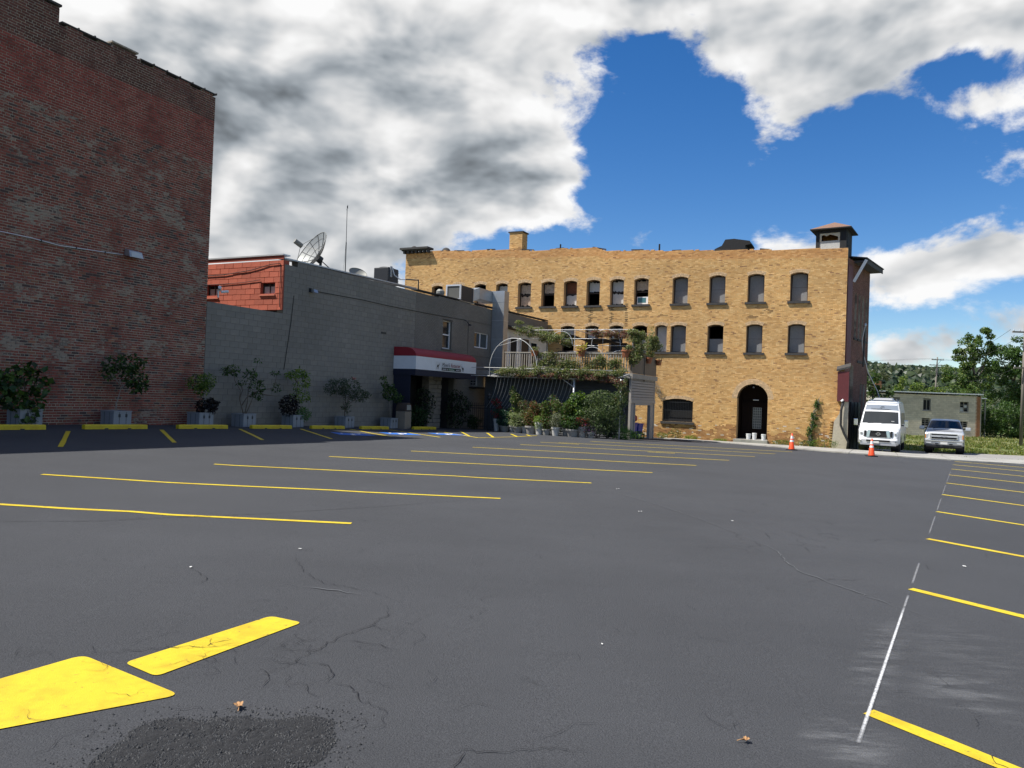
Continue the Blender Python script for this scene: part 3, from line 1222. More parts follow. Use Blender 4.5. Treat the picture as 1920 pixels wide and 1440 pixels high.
M['blind'] = mat('blind', (0.52, 0.52, 0.50), rough=0.8, var=0.1, vscale=5)
M['curtain'] = mat('curtain', (0.46, 0.36, 0.27), rough=0.9, var=0.3, vscale=7)
M['rust_board'] = mat('rust_board', (0.16, 0.055, 0.025), rough=0.85, var=0.25, vscale=6)
M['char'] = mat('char', (0.010, 0.010, 0.011), rough=0.8, var=0.4, vscale=9, bump=0.01, bscale=25)
M['galv'] = mat('galv', (0.42, 0.44, 0.46), rough=0.42, metal=0.75, var=0.10, vscale=4)
M['light_metal'] = mat('light_metal', (0.62, 0.63, 0.64), rough=0.45, metal=0.5, var=0.05)
M['dark_metal'] = mat('dark_metal', (0.03, 0.032, 0.035), rough=0.5, metal=0.3)
M['rubber'] = mat('rubber', (0.018, 0.018, 0.019), rough=0.8)
M['roof_felt'] = mat('roof_felt', (0.06, 0.06, 0.062), rough=0.95, var=0.2)
M['shingle'] = mat('shingle', (0.19, 0.11, 0.075), rough=0.95, var=0.25, vscale=12, bump=0.01, bscale=30)
M['side_paint'] = mat('maroon_paint', (0.10, 0.016, 0.018), rough=0.6, var=0.15)
M['stucco'] = mat('stucco', (0.46, 0.41, 0.32), rough=0.95, var=0.15, vscale=7, bump=0.01, bscale=20)
M['orange_board'] = mat('orange_board', (0.38, 0.16, 0.03), rough=0.8, var=0.2)
M['osb'] = mat('osb', (0.40, 0.40, 0.39), rough=0.9, var=0.3, vscale=30)

def adopt(child, temp, root):
    def mw(o):
        return Matrix.Translation(o.location) @ o.rotation_euler.to_matrix().to_4x4()
    child.parent = root
    child.matrix_local = mw(root).inverted() @ mw(temp)

def drop(temp):
    bpy.data.objects.remove(temp, do_unlink=True)

# ---------------------------------------------------------------- tall red brick building
brick_b = wthing('brick_building', 'tall windowless dark red brick building wall with pale worn mortar', 'building', 5.05, 0.0)
def red_top(x):
    if x < -0.16:
        return 11.44
    if 1.37 < x < 2.13:
        return 11.16
    return 11.02 + .02 * math.sin(x * 7)
def red_col(x, z, rng):
    n1 = fbm(x * .9, z * .9, 3.1)
    n2 = fbm(x * .28, z * .8, 9.0)
    base = np.array((0.215, 0.060, 0.041))
    if z > 10.15:
        base = np.array((0.135, 0.048, 0.036)) * (.75 if fbm(x * .7, 2.0) > .1 else 1.0)
    elif z > 8.75 + .25 * n2:
        base = np.array((0.24, 0.052, 0.038))
    else:
        if rng.random() < .14:
            base = np.array((0.085, 0.050, 0.044))
        elif z < 4.5 and rng.random() < .12:
            base = np.array((0.25, 0.105, 0.060))
    return base * rng.uniform(.72, 1.25)
def red_smear(x, z, rng):
    if z > 8.8 + .25 * fbm(x * .28, 5.0):
        return 0.02 if z > 10.1 else -.1
    k_ = .12 + .20 * fbm(x * .8, z * 1.1, 6.0) + .16 * fbm(x * 2.5, z * 3.0, 1.0)
    if z < 1.6:
        k_ -= .10
    if 2.3 < z < 2.8:
        k_ += .06
    return max(-.1, min(.34, k_ + rng.uniform(-.05, .05)))
masonry(brick_b, -9.5, 5.05, -0.4, red_top, (0.212, 0.0715), 0.021, [], 0.0, red_col, M['red_brick'], M['old_mortar'], depth=.35, smear=red_smear,
        singles=300, view=(-12.4, 0), vis=(-1.5, 5.05), proud=.010, jit=.0035, header=6, seed=4)
MB().box(-9.5, 5.05, .36, 14, -.5, 10.6).build('building_body', M['old_mortar'], brick_b)
for i in range(11):
    x = -.1 + i * .47
    if 1.2 < x < 2.2:
        continue
    MB().box(x, x + .455, -.03, .34, 11.045, 11.085).build('coping_tile', M['dark_stone'], brick_b)
    MB().box(x + .44, x + .475, -.045, .36, 11.05, 11.11).build('coping_lap', M['dark_stone'], brick_b)
MB().box(1.33, 2.17, -.04, .36, 11.165, 11.21).build('coping_tile', M['old_mortar'], brick_b)
MB().box(-9.5, -.13, -.04, .36, 11.445, 11.50).build('coping_tile', M['dark_stone'], brick_b)

# conduit and flood light on the brick wall
c = wthing('electrical_conduit', 'thin pale conduit running across the red brick wall', 'conduit', 0.3, 0.06, 5.15)
MB().tube([(-9, -.05, 5.24), (-3, -.05, 5.2), (-1.39, -.05, 5.18), (-.61, -.05, 5.17), (.09, -.055, 5.12), (1.03, -.05, 5.17), (1.6, -.05, 5.2), (1.95, -.05, 5.22)], .014, 6).build('pipe', M['light_metal'], c, smooth=True)
for x, z in ((-.4, 5.165), (.55, 5.145), (1.4, 5.19)):
    MB().box(x - .012, x + .012, -.07, -.012, z - .03, z + .03).build('clip', M['dark_metal'], c)
f = wthing('flood_light', 'gray flood light fixed to the red brick wall', 'wall light', 2.22, 0.0, 5.3)
MB().hexa([(2.0, -.30, 5.16), (2.46, -.30, 5.16), (2.46, -.02, 5.22), (2.0, -.02, 5.22), (2.02, -.22, 5.36), (2.44, -.22, 5.36), (2.44, -.02, 5.42), (2.02, -.02, 5.42)]).build('housing', M['galv'], f, bevel=.015)
MB().hexa([(2.04, -.315, 5.17), (2.42, -.315, 5.17), (2.42, -.305, 5.17), (2.04, -.305, 5.17), (2.06, -.25, 5.33), (2.40, -.25, 5.33), (2.40, -.24, 5.33), (2.06, -.24, 5.33)]).build('lens', mat('lens', (.5, .52, .52), rough=.2), f)

# ---------------------------------------------------------------- restaurant: gray block and painted brick
rest = wthing('restaurant_building', 'long gray painted block and brick restaurant building with flat roof', 'building', 15.0, 0.0)
def block_top(x):
    return 4.40 if x < 8.49 else 6.27 + .0165 * (x - 8.49)
def gray_col(x, z, rng):
    n = fbm(x * .35, z * .5, 5) * .5 + fbm(x * 2.2, z * .7, 2) * .35
    v = .185 + .05 * n
    return np.array((v * 1.08, v * 1.02, v * .88)) * rng.uniform(.96, 1.04)
door_holes = [rect_hole(16.05, 18.5, -2, 2.36), rect_hole(19.55, 21.0, -2, 2.36)]
masonry(rest, 5.06, 17.26, -0.6, block_top, (0.405, 0.203), 0.012, door_holes, 0.0, gray_col, M['gray_block'], M['gray_joint'], singles=300,
        unit_name='block', view=(-12.4, 0), proud=.0045, jit=.0015, seed=6)
def gbrick_col(x, z, rng):
    v = .16 + .03 * fbm(x * .5, z * .6, 7)
    return np.array((v * 1.09, v * 1.02, v * .89)) * rng.uniform(.93, 1.07)
WL_ = (19.76, 20.62, 3.80, 5.24)
WR_ = (23.05, 24.62, 4.10, 4.95)
masonry(rest, 17.265, 32.92, -0.9, lambda x: 6.33 + .011 * (x - 17.26), (0.212, 0.072), 0.010,
        door_holes + [rect_hole(*WL_), rect_hole(*WR_)], 0.0, gbrick_col, M['gray_block'], M['gray_joint'], singles=0, proud=.006, jit=.0015, seed=8)
MB().box(5.06, 8.48, .32, 14, -.6, 4.15).build('building_body', M['roof_felt'], rest)
MB().box(8.80, 32.9, 2.6, 14, -.9, 6.0).box(8.80, 16.0, .32, 2.6, -.9, 6.0).box(21.02, 32.9, .32, 2.6, -.9, 3.7).box(16.0, 21.02, .32, 2.6, 2.5, 3.7).box(16.0, 32.9, .5, 2.6, 5.4, 6.0).build('roof', M['roof_felt'], rest)
# coping along the block parapet
for i in range(6):
    a, b = 8.49 + i * 1.46, 8.49 + (i + 1) * 1.46 - .01
    za, zb = block_top(a) + .09, block_top(b) + .09
    MB().hexa([(a, -.022, za - .07), (b, -.022, zb - .07), (b, .33, zb - .07), (a, .33, za - .07), (a, -.022, za - .02), (b, -.022, zb - .02), (b, .33, zb - .02), (a, .33, za - .02)]).build('coping', M['galv'], rest)
for i in range(26):
    a = 17.3 + i * .6
    z = 6.37 + .011 * (a - 17.26) + .03
    MB().box(a, a + .585, -.035, .33, z, z + .045).build('coping_tile', M['dark_stone'], rest)
# coral painted upper wall that turns the corner
tmp = fthing('temporary', None, None, 0, 8.49, 0)
def coral_col(x, z, rng):
    return np.array((0.46, 0.112, 0.062)) * (1 + .18 * fbm(x * 1.2, z * 2, 3)) * rng.uniform(.88, 1.1)
cw = masonry(tmp, -7.6, -.006, 4.40, lambda x: 6.27, (0.46, 0.205), 0.018, [rect_hole(-1.09, -.38, 4.98, 5.5), rect_hole(-3.94, -3.27, 4.93, 5.49)], 8.485,
             coral_col, M['coral_block'], M['coral_joint'], singles=200, unit_name='block', view=(-2, 0), proud=.014, jit=.006, seed=9, depth=.28)
kids = [cw]
for (a, b, z0, z1) in ((-1.09, -.38, 4.98, 5.5), (-3.94, -3.27, 4.93, 5.49)):
    w = MB().box(a, b, 8.66, 8.70, z0, z1).build('window', M['glass'], tmp)
    BASE[w.name] = BASE[tmp.name]
    MB().box(a, b, 8.60, 8.66, z1 - .05, z1).box(a, a + .05, 8.60, 8.66, z0, z1 - .05).box(b - .05, b, 8.60, 8.66, z0, z1 - .05).box(a + .33, a + .36, 8.60, 8.66, z0, z1 - .05).build('window_frame', M['brown_frame'], w)
    MB().box(a + .05, a + .33, 8.63, 8.655, z0, z1 - .20).box(a + .36, b - .05, 8.63, 8.655, z0, z1 - .20).build('blind', M['blind'], w)
    MB().box(a - .03, b + .03, 8.42, 8.60, z0 - .05, z0).build('sill', mat('coral_sill', (.5, .16, .10), rough=.8), w)
    kids.append(w)
ct = MB().box(-7.6, 0.0, 8.43, 8.80, 6.42, 6.47).build('coping', M['light_metal'], tmp)
kids.append(ct)
vent = MB().box(-7.6, .0, 8.465, 8.49, 6.285, 6.415).build('fascia', M['coral_joint'], tmp)
kids.append(vent)
for kx in kids:
    adopt(kx, tmp, rest)
drop(tmp)
# cables tacked to the coral wall
cab = fthing('wall_cable', 'black cable sagging across the coral painted upper wall', 'cable', -1.5, 8.4, 5.9)
MB().tube([(-7, 8.44, 5.75), (-4.5, 8.44, 5.78), (-3, 8.44, 5.80), (-1.6, 8.44, 5.92), (-.6, 8.44, 6.1), (-.15, 8.44, 6.12), (-.1, 8.44, 5.7), (-.12, 8.44, 5.1), (-.1, 8.44, 4.5)], .014, 6).build('cable', M['rubber'], cab)
MB().tube([(-7, 8.44, 5.42), (-3.2, 8.44, 5.44), (-1.9, 8.44, 5.47), (-1.1, 8.44, 5.54)], .010, 6).build('cable', M['rubber'], cab)

# windows of the restaurant
def sash_window(parent, a, b, z0, z1, rec, split):
    w = MB().box(a, b, rec + .05, rec + .07, z0, z1).build('window', M['glass'], parent)
    fw = .055
    m_ = MB().box(a, a + fw, rec, rec + .05, z0, z1).box(b - fw, b, rec, rec + .05, z0, z1).box(a + fw, b - fw, rec, rec + .05, z1 - fw, z1).box(a + fw, b - fw, rec, rec + .05, z0, z0 + fw)
    if split == 'h':
        zm = (z0 + z1) / 2
        m_.box(a + fw, b - fw, rec - .01, rec + .05, zm - .03, zm + .03)
    else:
        xm = a + (b - a) * .45
        m_.box(xm - .03, xm + .03, rec, rec + .05, z0 + fw, z1 - fw)
    m_.build('window_frame', M['white_trim'], w)
    return w
w = sash_window(rest, *WL_, .10, 'h')
MB().box(WL_[0] - .08, WL_[1] + .08, -.07, .10, 3.74, 3.80).build('sill', M['gray_joint'], w)
MB().box(WL_[0] - .06, WL_[1] + .06, -.02, .0, 5.245, 5.30).build('lintel', M['dark_stone'], w)
w = sash_window(rest, *WR_, .04, 'v')
MB().box(22.3, 24.9, -.026, -.012, 3.60, 3.66).box(22.3, 22.36, -.026, -.012, 3.66, 5.5).box(22.36, 24.9, -.026, -.012, 5.44, 5.5).build('panel_moulding', M['gray_joint'], rest)
MB().box(14.6, 14.95, -.02, .0, 4.08, 4.16).build('vent_grille', M['dark_metal'], rest)
# porch side, white clapboards on the upper rear
for i in range(20):
    z = 2.95 + i * .125
    MB().hexa([(26.6, -.10, z), (32.6, -.10, z), (32.6, -.03, z), (26.6, -.03, z), (26.6, -.075, z + .128), (32.6, -.075, z + .128), (32.6, -.03, z + .128), (26.6, -.03, z + .128)]).build('clapboard', M['white_trim'], rest)
for a, b, z0, z1, mm in ((27.2, 28.05, 2.95, 4.95, 'void'), (28.7, 29.8, 2.95, 5.05, 'brown_frame'), (30.1, 31.0, 3.6, 4.9, 'glass')):
    d_ = MB().box(a, b, -.115, -.102, z0, z1).build('door' if z0 < 3 else 'window', M[mm], rest)
    MB().box(a - .08, a, -.14, -.102, z0, z1 + .08).box(b, b + .08, -.14, -.102, z0, z1 + .08).box(a, b, -.14, -.102, z1, z1 + .08).build('frame', M['white_trim'], d_)
MB().hexa([(26.4, -.9, 5.45), (32.7, -.9, 5.45), (32.7, -.02, 5.62), (26.4, -.02, 5.62), (26.4, -.9, 5.52), (32.7, -.9, 5.52), (32.7, -.02, 5.72), (26.4, -.02, 5.72)]).build('porch_roof', M['roof_felt'], rest)

# entry: recess behind the awning, stone pier
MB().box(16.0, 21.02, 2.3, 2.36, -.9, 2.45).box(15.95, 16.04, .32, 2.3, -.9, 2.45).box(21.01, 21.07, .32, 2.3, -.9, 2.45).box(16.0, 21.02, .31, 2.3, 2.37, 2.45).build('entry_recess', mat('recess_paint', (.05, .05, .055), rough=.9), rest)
d_ = MB().box(16.7, 17.7, 1.9, 1.95, -.3, 1.85).build('door', M['dark_wood'], rest)
MB().box(16.85, 17.55, 1.885, 1.9, .5, 1.7).build('pane', M['glass'], d_)
M['pier_stone'] = mat('pier_stone', (.21, .19, .16), rough=.92, var=.25, vscale=3, bump=.012, bscale=14)
rg = random.Random(3)
for r_ in range(13):
    z = -.35 + r_ * .21
    x = 18.45
    while x < 19.6:
        wd = rg.uniform(.25, .55)
        xe = min(19.62, x + wd)
        MB().box(x + .008, xe - .008, -.12 - rg.uniform(0, .04), .28, z + .008, z + .205).build('stone', M['pier_stone'], rest, bevel=.015)
        x = xe

# ---------------------------------------------------------------- awning
M['awning_red'] = mat('awning_red', (0.26, 0.012, 0.022), rough=0.6, var=0.08)
M['awning_white'] = mat('awning_white', (0.66, 0.68, 0.70), rough=0.6, var=0.05, vscale=3)
M['awning_navy'] = mat('awning_navy', (0.008, 0.010, 0.026), rough=0.7)
aw = wthing('awning', 'red, white and navy fabric awning over the restaurant entrance', 'awning', 18.4, 0.0, 2.3)
T0, T1, S1 = 15.6, 21.15, 1.22
curve = [(0.02, 3.58)] + [(.62 + .60 * math.sin(R(a)), 3.17 + .40 * math.cos(R(a))) for a in range(0, 91, 10)]
m_ = MB()
m_.grid([[(T0, -s_, z_) for s_, z_ in curve], [(T1, -s_, z_) for s_, z_ in curve]])
m_.build('top_cover', M['awning_red'], aw, smooth=True)
for t_ in (T0, T1):
    MB().add([(t_, -s_, z_) for s_, z_ in curve] + [(t_, -.02, 3.17)], [tuple(range(len(curve) + 1))]).build('end_cover', M['awning_red'], aw)
    MB().box(t_ - .004, t_ + .004, -S1, -.02, 2.58, 3.168).build('side_panel', M['awning_white'], aw)
    MB().box(t_ - .004, t_ + .004, -S1, -.02, 2.30, 2.578).build('side_valance', M['awning_navy'], aw)
MB().box(T0, T1, -S1 - .006, -S1 + .002, 2.58, 3.168).build('front_panel', M['awning_white'], aw)
MB().box(T0, T1, -S1 - .006, -S1 + .002, 2.30, 2.578).build('valance', M['awning_navy'], aw)
for x in (T0 + .03, 16.9, 19.95, T1 - .03):
    MB().box(x - .02, x + .02, -S1 - .012, -S1 - .0065, 2.585, 3.165).build('seam', M['white_trim'], aw)
m_ = MB()
for x in (T0 + .02, T1 - .02):
    m_.tube([(x, -.03, 2.6), (x, -S1 + .03, 2.6)], .02, 6).tube([(x, -S1 + .03, 2.3), (x, -S1 + .03, 3.16)], .02, 6)
m_.tube([(T0, -S1 + .03, 2.6), (T1, -S1 + .03, 2.6)], .02, 6)
m_.build('frame', M['dark_metal'], aw)
MB().box(T0 + .03, T0 + .05, -.95, -.03, gts(15.6, .5) + .02, 2.34).build('side_curtain', M['awning_navy'], aw)
MB().box(17.25, 19.72, -S1 - .010, -S1 - .0065, 2.60, 3.02).build('sign_panel', mat('sign_panel', (.60, .61, .62), rough=.6), aw)
def lettering(txt, x, z, size, matl, parent, yv, shear=0.0, name='lettering', width=None):
    cu = bpy.data.curves.new(name, 'FONT')
    cu.body = txt
    cu.size = size
    cu.shear = shear
    cu.extrude = 0.002
    cu.resolution_u = 3
    tmp_ = bpy.data.objects.new(name, cu)
    COL.objects.link(tmp_)
    bpy.context.view_layer.update()
    me = bpy.data.meshes.new_from_object(tmp_.evaluated_get(bpy.context.evaluated_depsgraph_get()))
    bpy.data.objects.remove(tmp_, do_unlink=True)
    n = len(me.vertices)
    co = np.zeros(n * 3)
    me.vertices.foreach_get('co', co)
    co = co.reshape(-1, 3)
    k_ = (width / (co[:, 0].max() - co[:, 0].min())) if width else 1.0
    b = BASE[parent.name]
    out = np.stack([x + (co[:, 0] - co[:, 0].min()) * k_ - b[0], yv - co[:, 2] - b[1], z + co[:, 1] - b[2]], 1)
    me.vertices.foreach_set('co', out.ravel())
    me.materials.clear()
    me.materials.append(matl)
    o = bpy.data.objects.new(name, me)
    COL.objects.link(o)
    o.parent = parent
    return o
M['ink_red'] = mat('ink_red', (0.20, 0.01, 0.015), rough=.6)
M['ink_black'] = mat('ink_black', (0.012, 0.012, 0.012), rough=.6)
M['ink_green'] = mat('ink_green', (0.015, 0.09, 0.04), rough=.6)
yv = -S1 - .014
lettering("Moen's", 17.82, 2.80, .27, M['ink_black'], aw, yv, shear=.35, width=.72)
lettering("Restaurant", 18.62, 2.80, .27, M['ink_red'], aw, yv, shear=.35, width=.92)
MB().box(17.80, 19.58, -S1 - .016, -S1 - .0105, 2.62, 2.76).build('sign_strip', M['ink_black'], aw)
MB().box(18.42, 19.0, -S1 - .018, -S1 - .0165, 2.622, 2.758).build('sign_strip', M['ink_green'], aw)
for tx, x, wd in (('ARABIC', 17.86, .36), ('&', 18.30, .08), ('Cuisine', 18.46, .48), ('ARABIC', 19.1, .40)):
    lettering(tx, x, 2.65, .095, M['white_trim'], aw, -S1 - .020, width=wd)
camel = [(0, 0), (.03, 0), (.045, .13), (.13, .13), (.145, 0), (.175, 0), (.185, .16), (.235, .20), (.245, .29), (.30, .285), (.295, .325), (.235, .335), (.205, .25), (.165, .22), (.135, .29), (.10, .22), (.065, .28), (.03, .21), (.0, .13)]
MB().prism([(17.36 + u * .8, 2.66 + w_ * .8) for u, w_ in camel], -S1 - .0135, -S1 - .0105, 'y').build('camel_figure', M['ink_black'], aw)
MB().prism([(19.88 - u * .8, 2.63 + w_ * .8) for u, w_ in camel], -S1 - .0135, -S1 - .0105, 'y').build('camel_figure', M['ink_black'], aw)

# ---------------------------------------------------------------- things on the restaurant
f = wthing('wall_light', 'small black wall light high on the gray block wall', 'wall light', 9.98, 0.0, 5.32)
MB().box(9.86, 9.94, -.10, -.006, 5.25, 5.40).build('bracket', M['dark_metal'], f)
MB().hexa([(9.9, -.26, 5.24), (10.12, -.26, 5.24), (10.12, -.06, 5.26), (9.9, -.06, 5.26), (9.9, -.2, 5.36), (10.12, -.2, 5.36), (10.12, -.06, 5.38), (9.9, -.06, 5.38)]).build('lamp_head', M['galv'], f)
cab = wthing('wall_cable', 'thin cable run along the gray restaurant wall', 'cable', 15, 0, 5.3)
MB().tube([(10.1, -.02, 5.33), (11.5, -.02, 5.35), (13.2, -.02, 5.38), (15, -.02, 5.36), (17.28, -.02, 5.38), (19, -.02, 5.40), (20.9, -.02, 5.43), (21.9, -.02, 5.46)], .014, 6).build('cable', M['rubber'], cab)
MB().tube([(9.05, -.02, 5.0), (8.95, -.02, 4.0), (8.8, -.02, 3.0), (8.68, -.02, 2.2)], .012, 6).build('cable', M['rubber'], cab)
cam_ = wthing('security_camera', 'small white security camera on the low gray parapet', 'camera', 5.6, -.1, 4.47)
MB().tube([(5.6, .1, 4.47), (5.6, .1, 4.72)], .03, 8).build('post', M['light_metal'], cam_)
MB().tube([(5.52, -.05, 4.80), (5.68, .14, 4.74)], .055, 10).build('camera_body', M['white_trim'], cam_)
MB().tube([(5.63, .0, 4.66), (5.84, -.10, 4.70)], .045, 10).build('camera_body', M['white_trim'], cam_)
bell = wthing('wall_bracket', 'black hook light on the painted brick near the window', 'wall light', 22.2, 0, 5.2)
MB().tube([(21.9, -.03, 5.44), (21.9, -.14, 5.40), (21.95, -.20, 5.28), (22.1, -.2, 5.24)], .025, 6).build('arm', M['dark_metal'], bell)
MB().lathe([(.03, .08), (.07, .05), (.09, 0)], 10, (22.15, -.2, 5.18)).build('shade', M['dark_metal'], bell)

# mesh satellite dish
def dish(t, s, z, rad, name, label, solid=False, aim=(-.62, .25, .75)):
    root = wthing(name, label, 'satellite dish', t, s, z)
    ax = Vector(aim).normalized()
    u = ax.orthogonal().normalized()
    v = ax.cross(u)
    c0 = Vector((t, -s, z + (1.25 if not solid else .45)))
    dep = rad * .36
    def P(r_, a):
        return c0 + (u * math.cos(a) + v * math.sin(a)) * r_ + ax * dep * (r_ / rad) ** 2
    rings = [[P(rad * i / 8, 2 * math.pi * j / 32) for j in range(33)] for i in range(9)]
    MB().grid(rings).build('reflector', M['dish_mesh'] if not solid else M['dish_gray'], root, smooth=True)
    MB().tube([P(rad, 2 * math.pi * j / 32) for j in range(33)], .016, 6).build('rim', M['dish_gray'], root)
    if not solid:
        for j in range(12):
            a = 2 * math.pi * j / 12
            MB().tube([P(rad * q / 6, a) + ax * .012 for q in range(7)], .014, 5).build('rib', M['dark_metal'], root)
        m2 = MB()
        for q in (.5, .78):
            m2.tube([P(rad * q, 2 * math.pi * j / 32) + ax * .012 for j in range(33)], .007, 4)
        m2.build('ring', M['dark_metal'], root)
        foc = c0 + ax * rad * .82
        for j in range(3):
            MB().tube([P(rad * .97, 2 * math.pi * (j + .3) / 3), foc], .012, 5).build('strut', M['dish_gray'], root)
        MB().tube([foc - ax * .06, foc + ax * .32], .11, 12).build('feed_horn', M['dish_gray'], root)
        hub = c0 - ax * .1
        MB().tube([c0, hub - ax * .12], .16, 10).build('hub', M['dark_metal'], root)
        MB().tube([(hub.x, hub.y, z), hub - ax * .1], .06, 8).build('pole', M['dark_metal'], root)
        MB().tube([(hub.x - .22, hub.y, z), (hub.x - .22, hub.y, z + .7)], .03, 6).build('stay', M['dark_metal'], root)
        MB().tube([hub - ax * .1, hub - ax * .25 + Vector((.35, -.2, -.30)), hub + Vector((.62, -.35, -.55))], .022, 6).build('actuator', M['dark_metal'], root)
    else:
        MB().tube([(t, -s, z), c0], .03, 8).build('pole', M['dark_metal'], root)
def mesh_mat():
    m = mat('dish_mesh', (.20, .21, .20), rough=.5, metal=.4)
    nt = m.node_tree
    ckn = nt.nodes.new('ShaderNodeTexWave')
    nt.nodes['Principled BSDF'].inputs['Alpha'].default_value = .62
    nt.nodes.remove(ckn)
    return m
M['dish_mesh'] = mesh_mat()
M['dish_gray'] = mat('dish_gray', (.22, .22, .20), rough=.6, metal=.2)
dish(12.95, -2.35, 6.0, 1.08, 'satellite_dish', 'large mesh satellite dish with ribs on the restaurant roof', aim=(-.80, .36, .48))
dish(15.3, -2.0, 6.38, .42, 'satellite_dish', 'small solid gray dish low behind the roof edge', solid=True, aim=(-.3, -.5, .7))
mast = wthing('antenna_mast', 'thin tall antenna mast on the restaurant roof', 'antenna', 14.45, -2.0, 6.0)
MB().tube([(14.45, 2, 6.0), (14.43, 2, 8.2)], .024, 6).build('lower_tube', M['dark_metal'], mast)
MB().tube([(14.43, 2, 8.2), (14.40, 2, 9.85)], .014, 6).build('upper_tube', M['dark_metal'], mast)
MB().tube([(14.38, 2, 9.65), (14.44, 2, 9.9), (14.47, 2.02, 9.75)], .012, 5).build('tip', M['dark_metal'], mast)
MB().tube([(14.2, 2, 6.2), (14.36, 2, 7.4), (14.42, 2, 8.4)], .004, 4).build('wire', M['rubber'], mast)

def ac_unit(t, s, z):
    r_ = wthing('air_conditioner', 'dark gray condenser unit standing behind the roof parapet', 'air conditioner', t, s, z)
    MB().box(t - .42, t + .42, -s - .42, -s + .42, z, z + .80).build('cabinet', M['dark_metal'], r_, bevel=.03)
    for i in range(9):
        MB().box(t - .43, t + .43, -s - .43, -s - .421, z + .08 + i * .075, z + .11 + i * .075).build('louvre', mat('louvre', (.06, .063, .068), rough=.6) if 'louvre' not in M else M['louvre'], r_)
    MB().lathe([(.36, 0), (.36, .03), (.30, .05)], 18, (t, -s, z + .80)).build('fan_guard', M['dark_metal'], r_)
    MB().box(t - .30, t - .16, -s - .47, -s - .43, z + .35, z + .86).build('junction_box', M['galv'], r_)
    MB().tube([(t - .2, -s - .48, z + .8), (t - .1, -s - .55, z + .45), (t + .1, -s - .75, z + .28), (t + .28, -s - .95, z + .3)], .03, 7).build('hose', M['light_metal'], r_)
    MB().tube([(t + .28, -s - .95, z + .30), (t + .34, -.035, z + .25), (t + .35, -.035, z - .25)], .035, 7).build('line_set', M['rubber'], r_)
M['louvre'] = mat('louvre', (.06, .063, .068), rough=.6)
ac_unit(17.0, -1.6, 6.62)

cool = wthing('evaporative_cooler', 'gray box cooler with square screened opening on the brick roof edge', 'cooler unit', 22.2, -.5, 6.42)
MB().box(21.55, 22.9, .08, .95, 6.50, 7.27).build('cabinet', M['dark_metal'], cool)
MB().box(21.50, 21.55, .05, .98, 6.47, 6.56).box(21.50, 21.55, .05, .98, 7.22, 7.30).box(21.50, 21.55, .05, .14, 6.56, 7.22).box(21.50, 21.55, .89, .98, 6.56, 7.22).build('opening_frame', M['light_metal'], cool)
MB().box(21.535, 21.549, .14, .89, 6.56, 7.22).build('screen', mat('screen', (.10, .10, .09), rough=.8), cool)
MB().box(21.4, 22.9, .0, 1.0, 6.42, 6.47).build('base_curb', M['light_metal'], cool)
for x in (21.5, 22.85):
    MB().box(x, x + .06, .06, .085, 6.5, 7.28).build('corner_trim', M['galv'], cool)
duct = wthing('duct', 'large galvanised duct dropping down the corner of the painted brick wall', 'duct', 25.2, .4, 2.6)
MB().hexa([(22.92, .15, 6.58), (23.45, .0, 6.78), (23.45, .72, 6.78), (22.92, .88, 6.58), (22.92, .15, 7.2), (23.45, .0, 7.40), (23.45, .72, 7.40), (22.92, .88, 7.2)]).build('transition', M['galv'], duct)
MB().box(23.46, 24.94, .0, .72, 6.80, 7.40).build('horizontal_run', M['galv'], duct)
MB().box(24.95, 25.52, -.77, .72, 6.78, 7.42).build('elbow', M['galv'], duct)
for i, (z0, z1) in enumerate(((5.75, 6.775), (4.7, 5.745), (3.65, 4.695), (2.6, 3.645))):
    MB().box(24.955, 25.515, -.765, -.02, z0, z1).build('duct_section', M['galv'], duct)
    MB().box(24.945, 25.525, -.775, -.02, z0 - .012, z0 + .012).build('flange', M['light_metal'], duct)
vent = wthing('roof_vent', 'small round turbine vent on the brick roof edge', 'roof vent', 21.0, -1.0, 6.3)
MB().lathe([(.10, 0), (.10, .35)], 12, (21, 1, 6.3)).build('stack', M['dark_metal'], vent)
MB().lathe([(.16, .36), (.22, .45), (.22, .58), (.14, .68)], 14, (21, 1, 6.3)).build('cap', M['dish_gray'], vent)
wac = wthing('window_air_conditioner', 'gray wall air conditioner on a bracket beside the iron fence', 'air conditioner', 23.2, .1, 1.9)
MB().box(22.7, 23.7, -.42, -.01, 1.95, 2.5).build('cabinet', M['galv'], wac, bevel=.02)
for i in range(2):
    for j in range(3):
        MB().box(22.685, 22.699, -.36 + i * .17, -.24 + i * .17, 2.05 + j * .14, 2.14 + j * .14).build('louvre', M['dark_metal'], wac)
MB().box(22.6, 23.8, -.45, -.01, 1.86, 1.93).build('shelf', M['dark_metal'], wac)

# ---------------------------------------------------------------- tan brick building
FT = 33.0
tan = fthing('tan_brick_building', 'derelict three-storey tan brick building with boarded arched windows', 'building', 3.0, FT)
PROF = [(-11.56, 11.78), (-9.42, 11.74), (-5.94, 11.57), (-3.2, 11.55), (-1.89, 11.36), (.68, 11.36), (3.1, 11.32), (3.8, 11.05), (5.39, 11.02), (7.35, 10.89), (10.68, 10.74), (12.27, 10.67), (14.27, 10.60), (18.04, 10.49)]
def tan_top(x):
    for (a, b), (c, e) in zip(PROF, PROF[1:]):
        if a <= x <= c:
            return b + (e - b) * (x - a) / (c - a) + .02 * math.sin(x * 2.1) + .012 * math.sin(x * 13.7 + 1)
    return PROF[-1][1]
UP = [(-9.2, -8.3), (-7.45, -6.55), (-5.68, -4.8), (-4.0, -3.12), (-2.32, -1.36), (-.58, .36), (1.03, 1.94), (2.62, 3.52), (4.22, 5.12), (5.81, 6.72), (8.24, 9.18), (10.47, 11.41), (12.70, 13.63), (15.06, 16.01)]
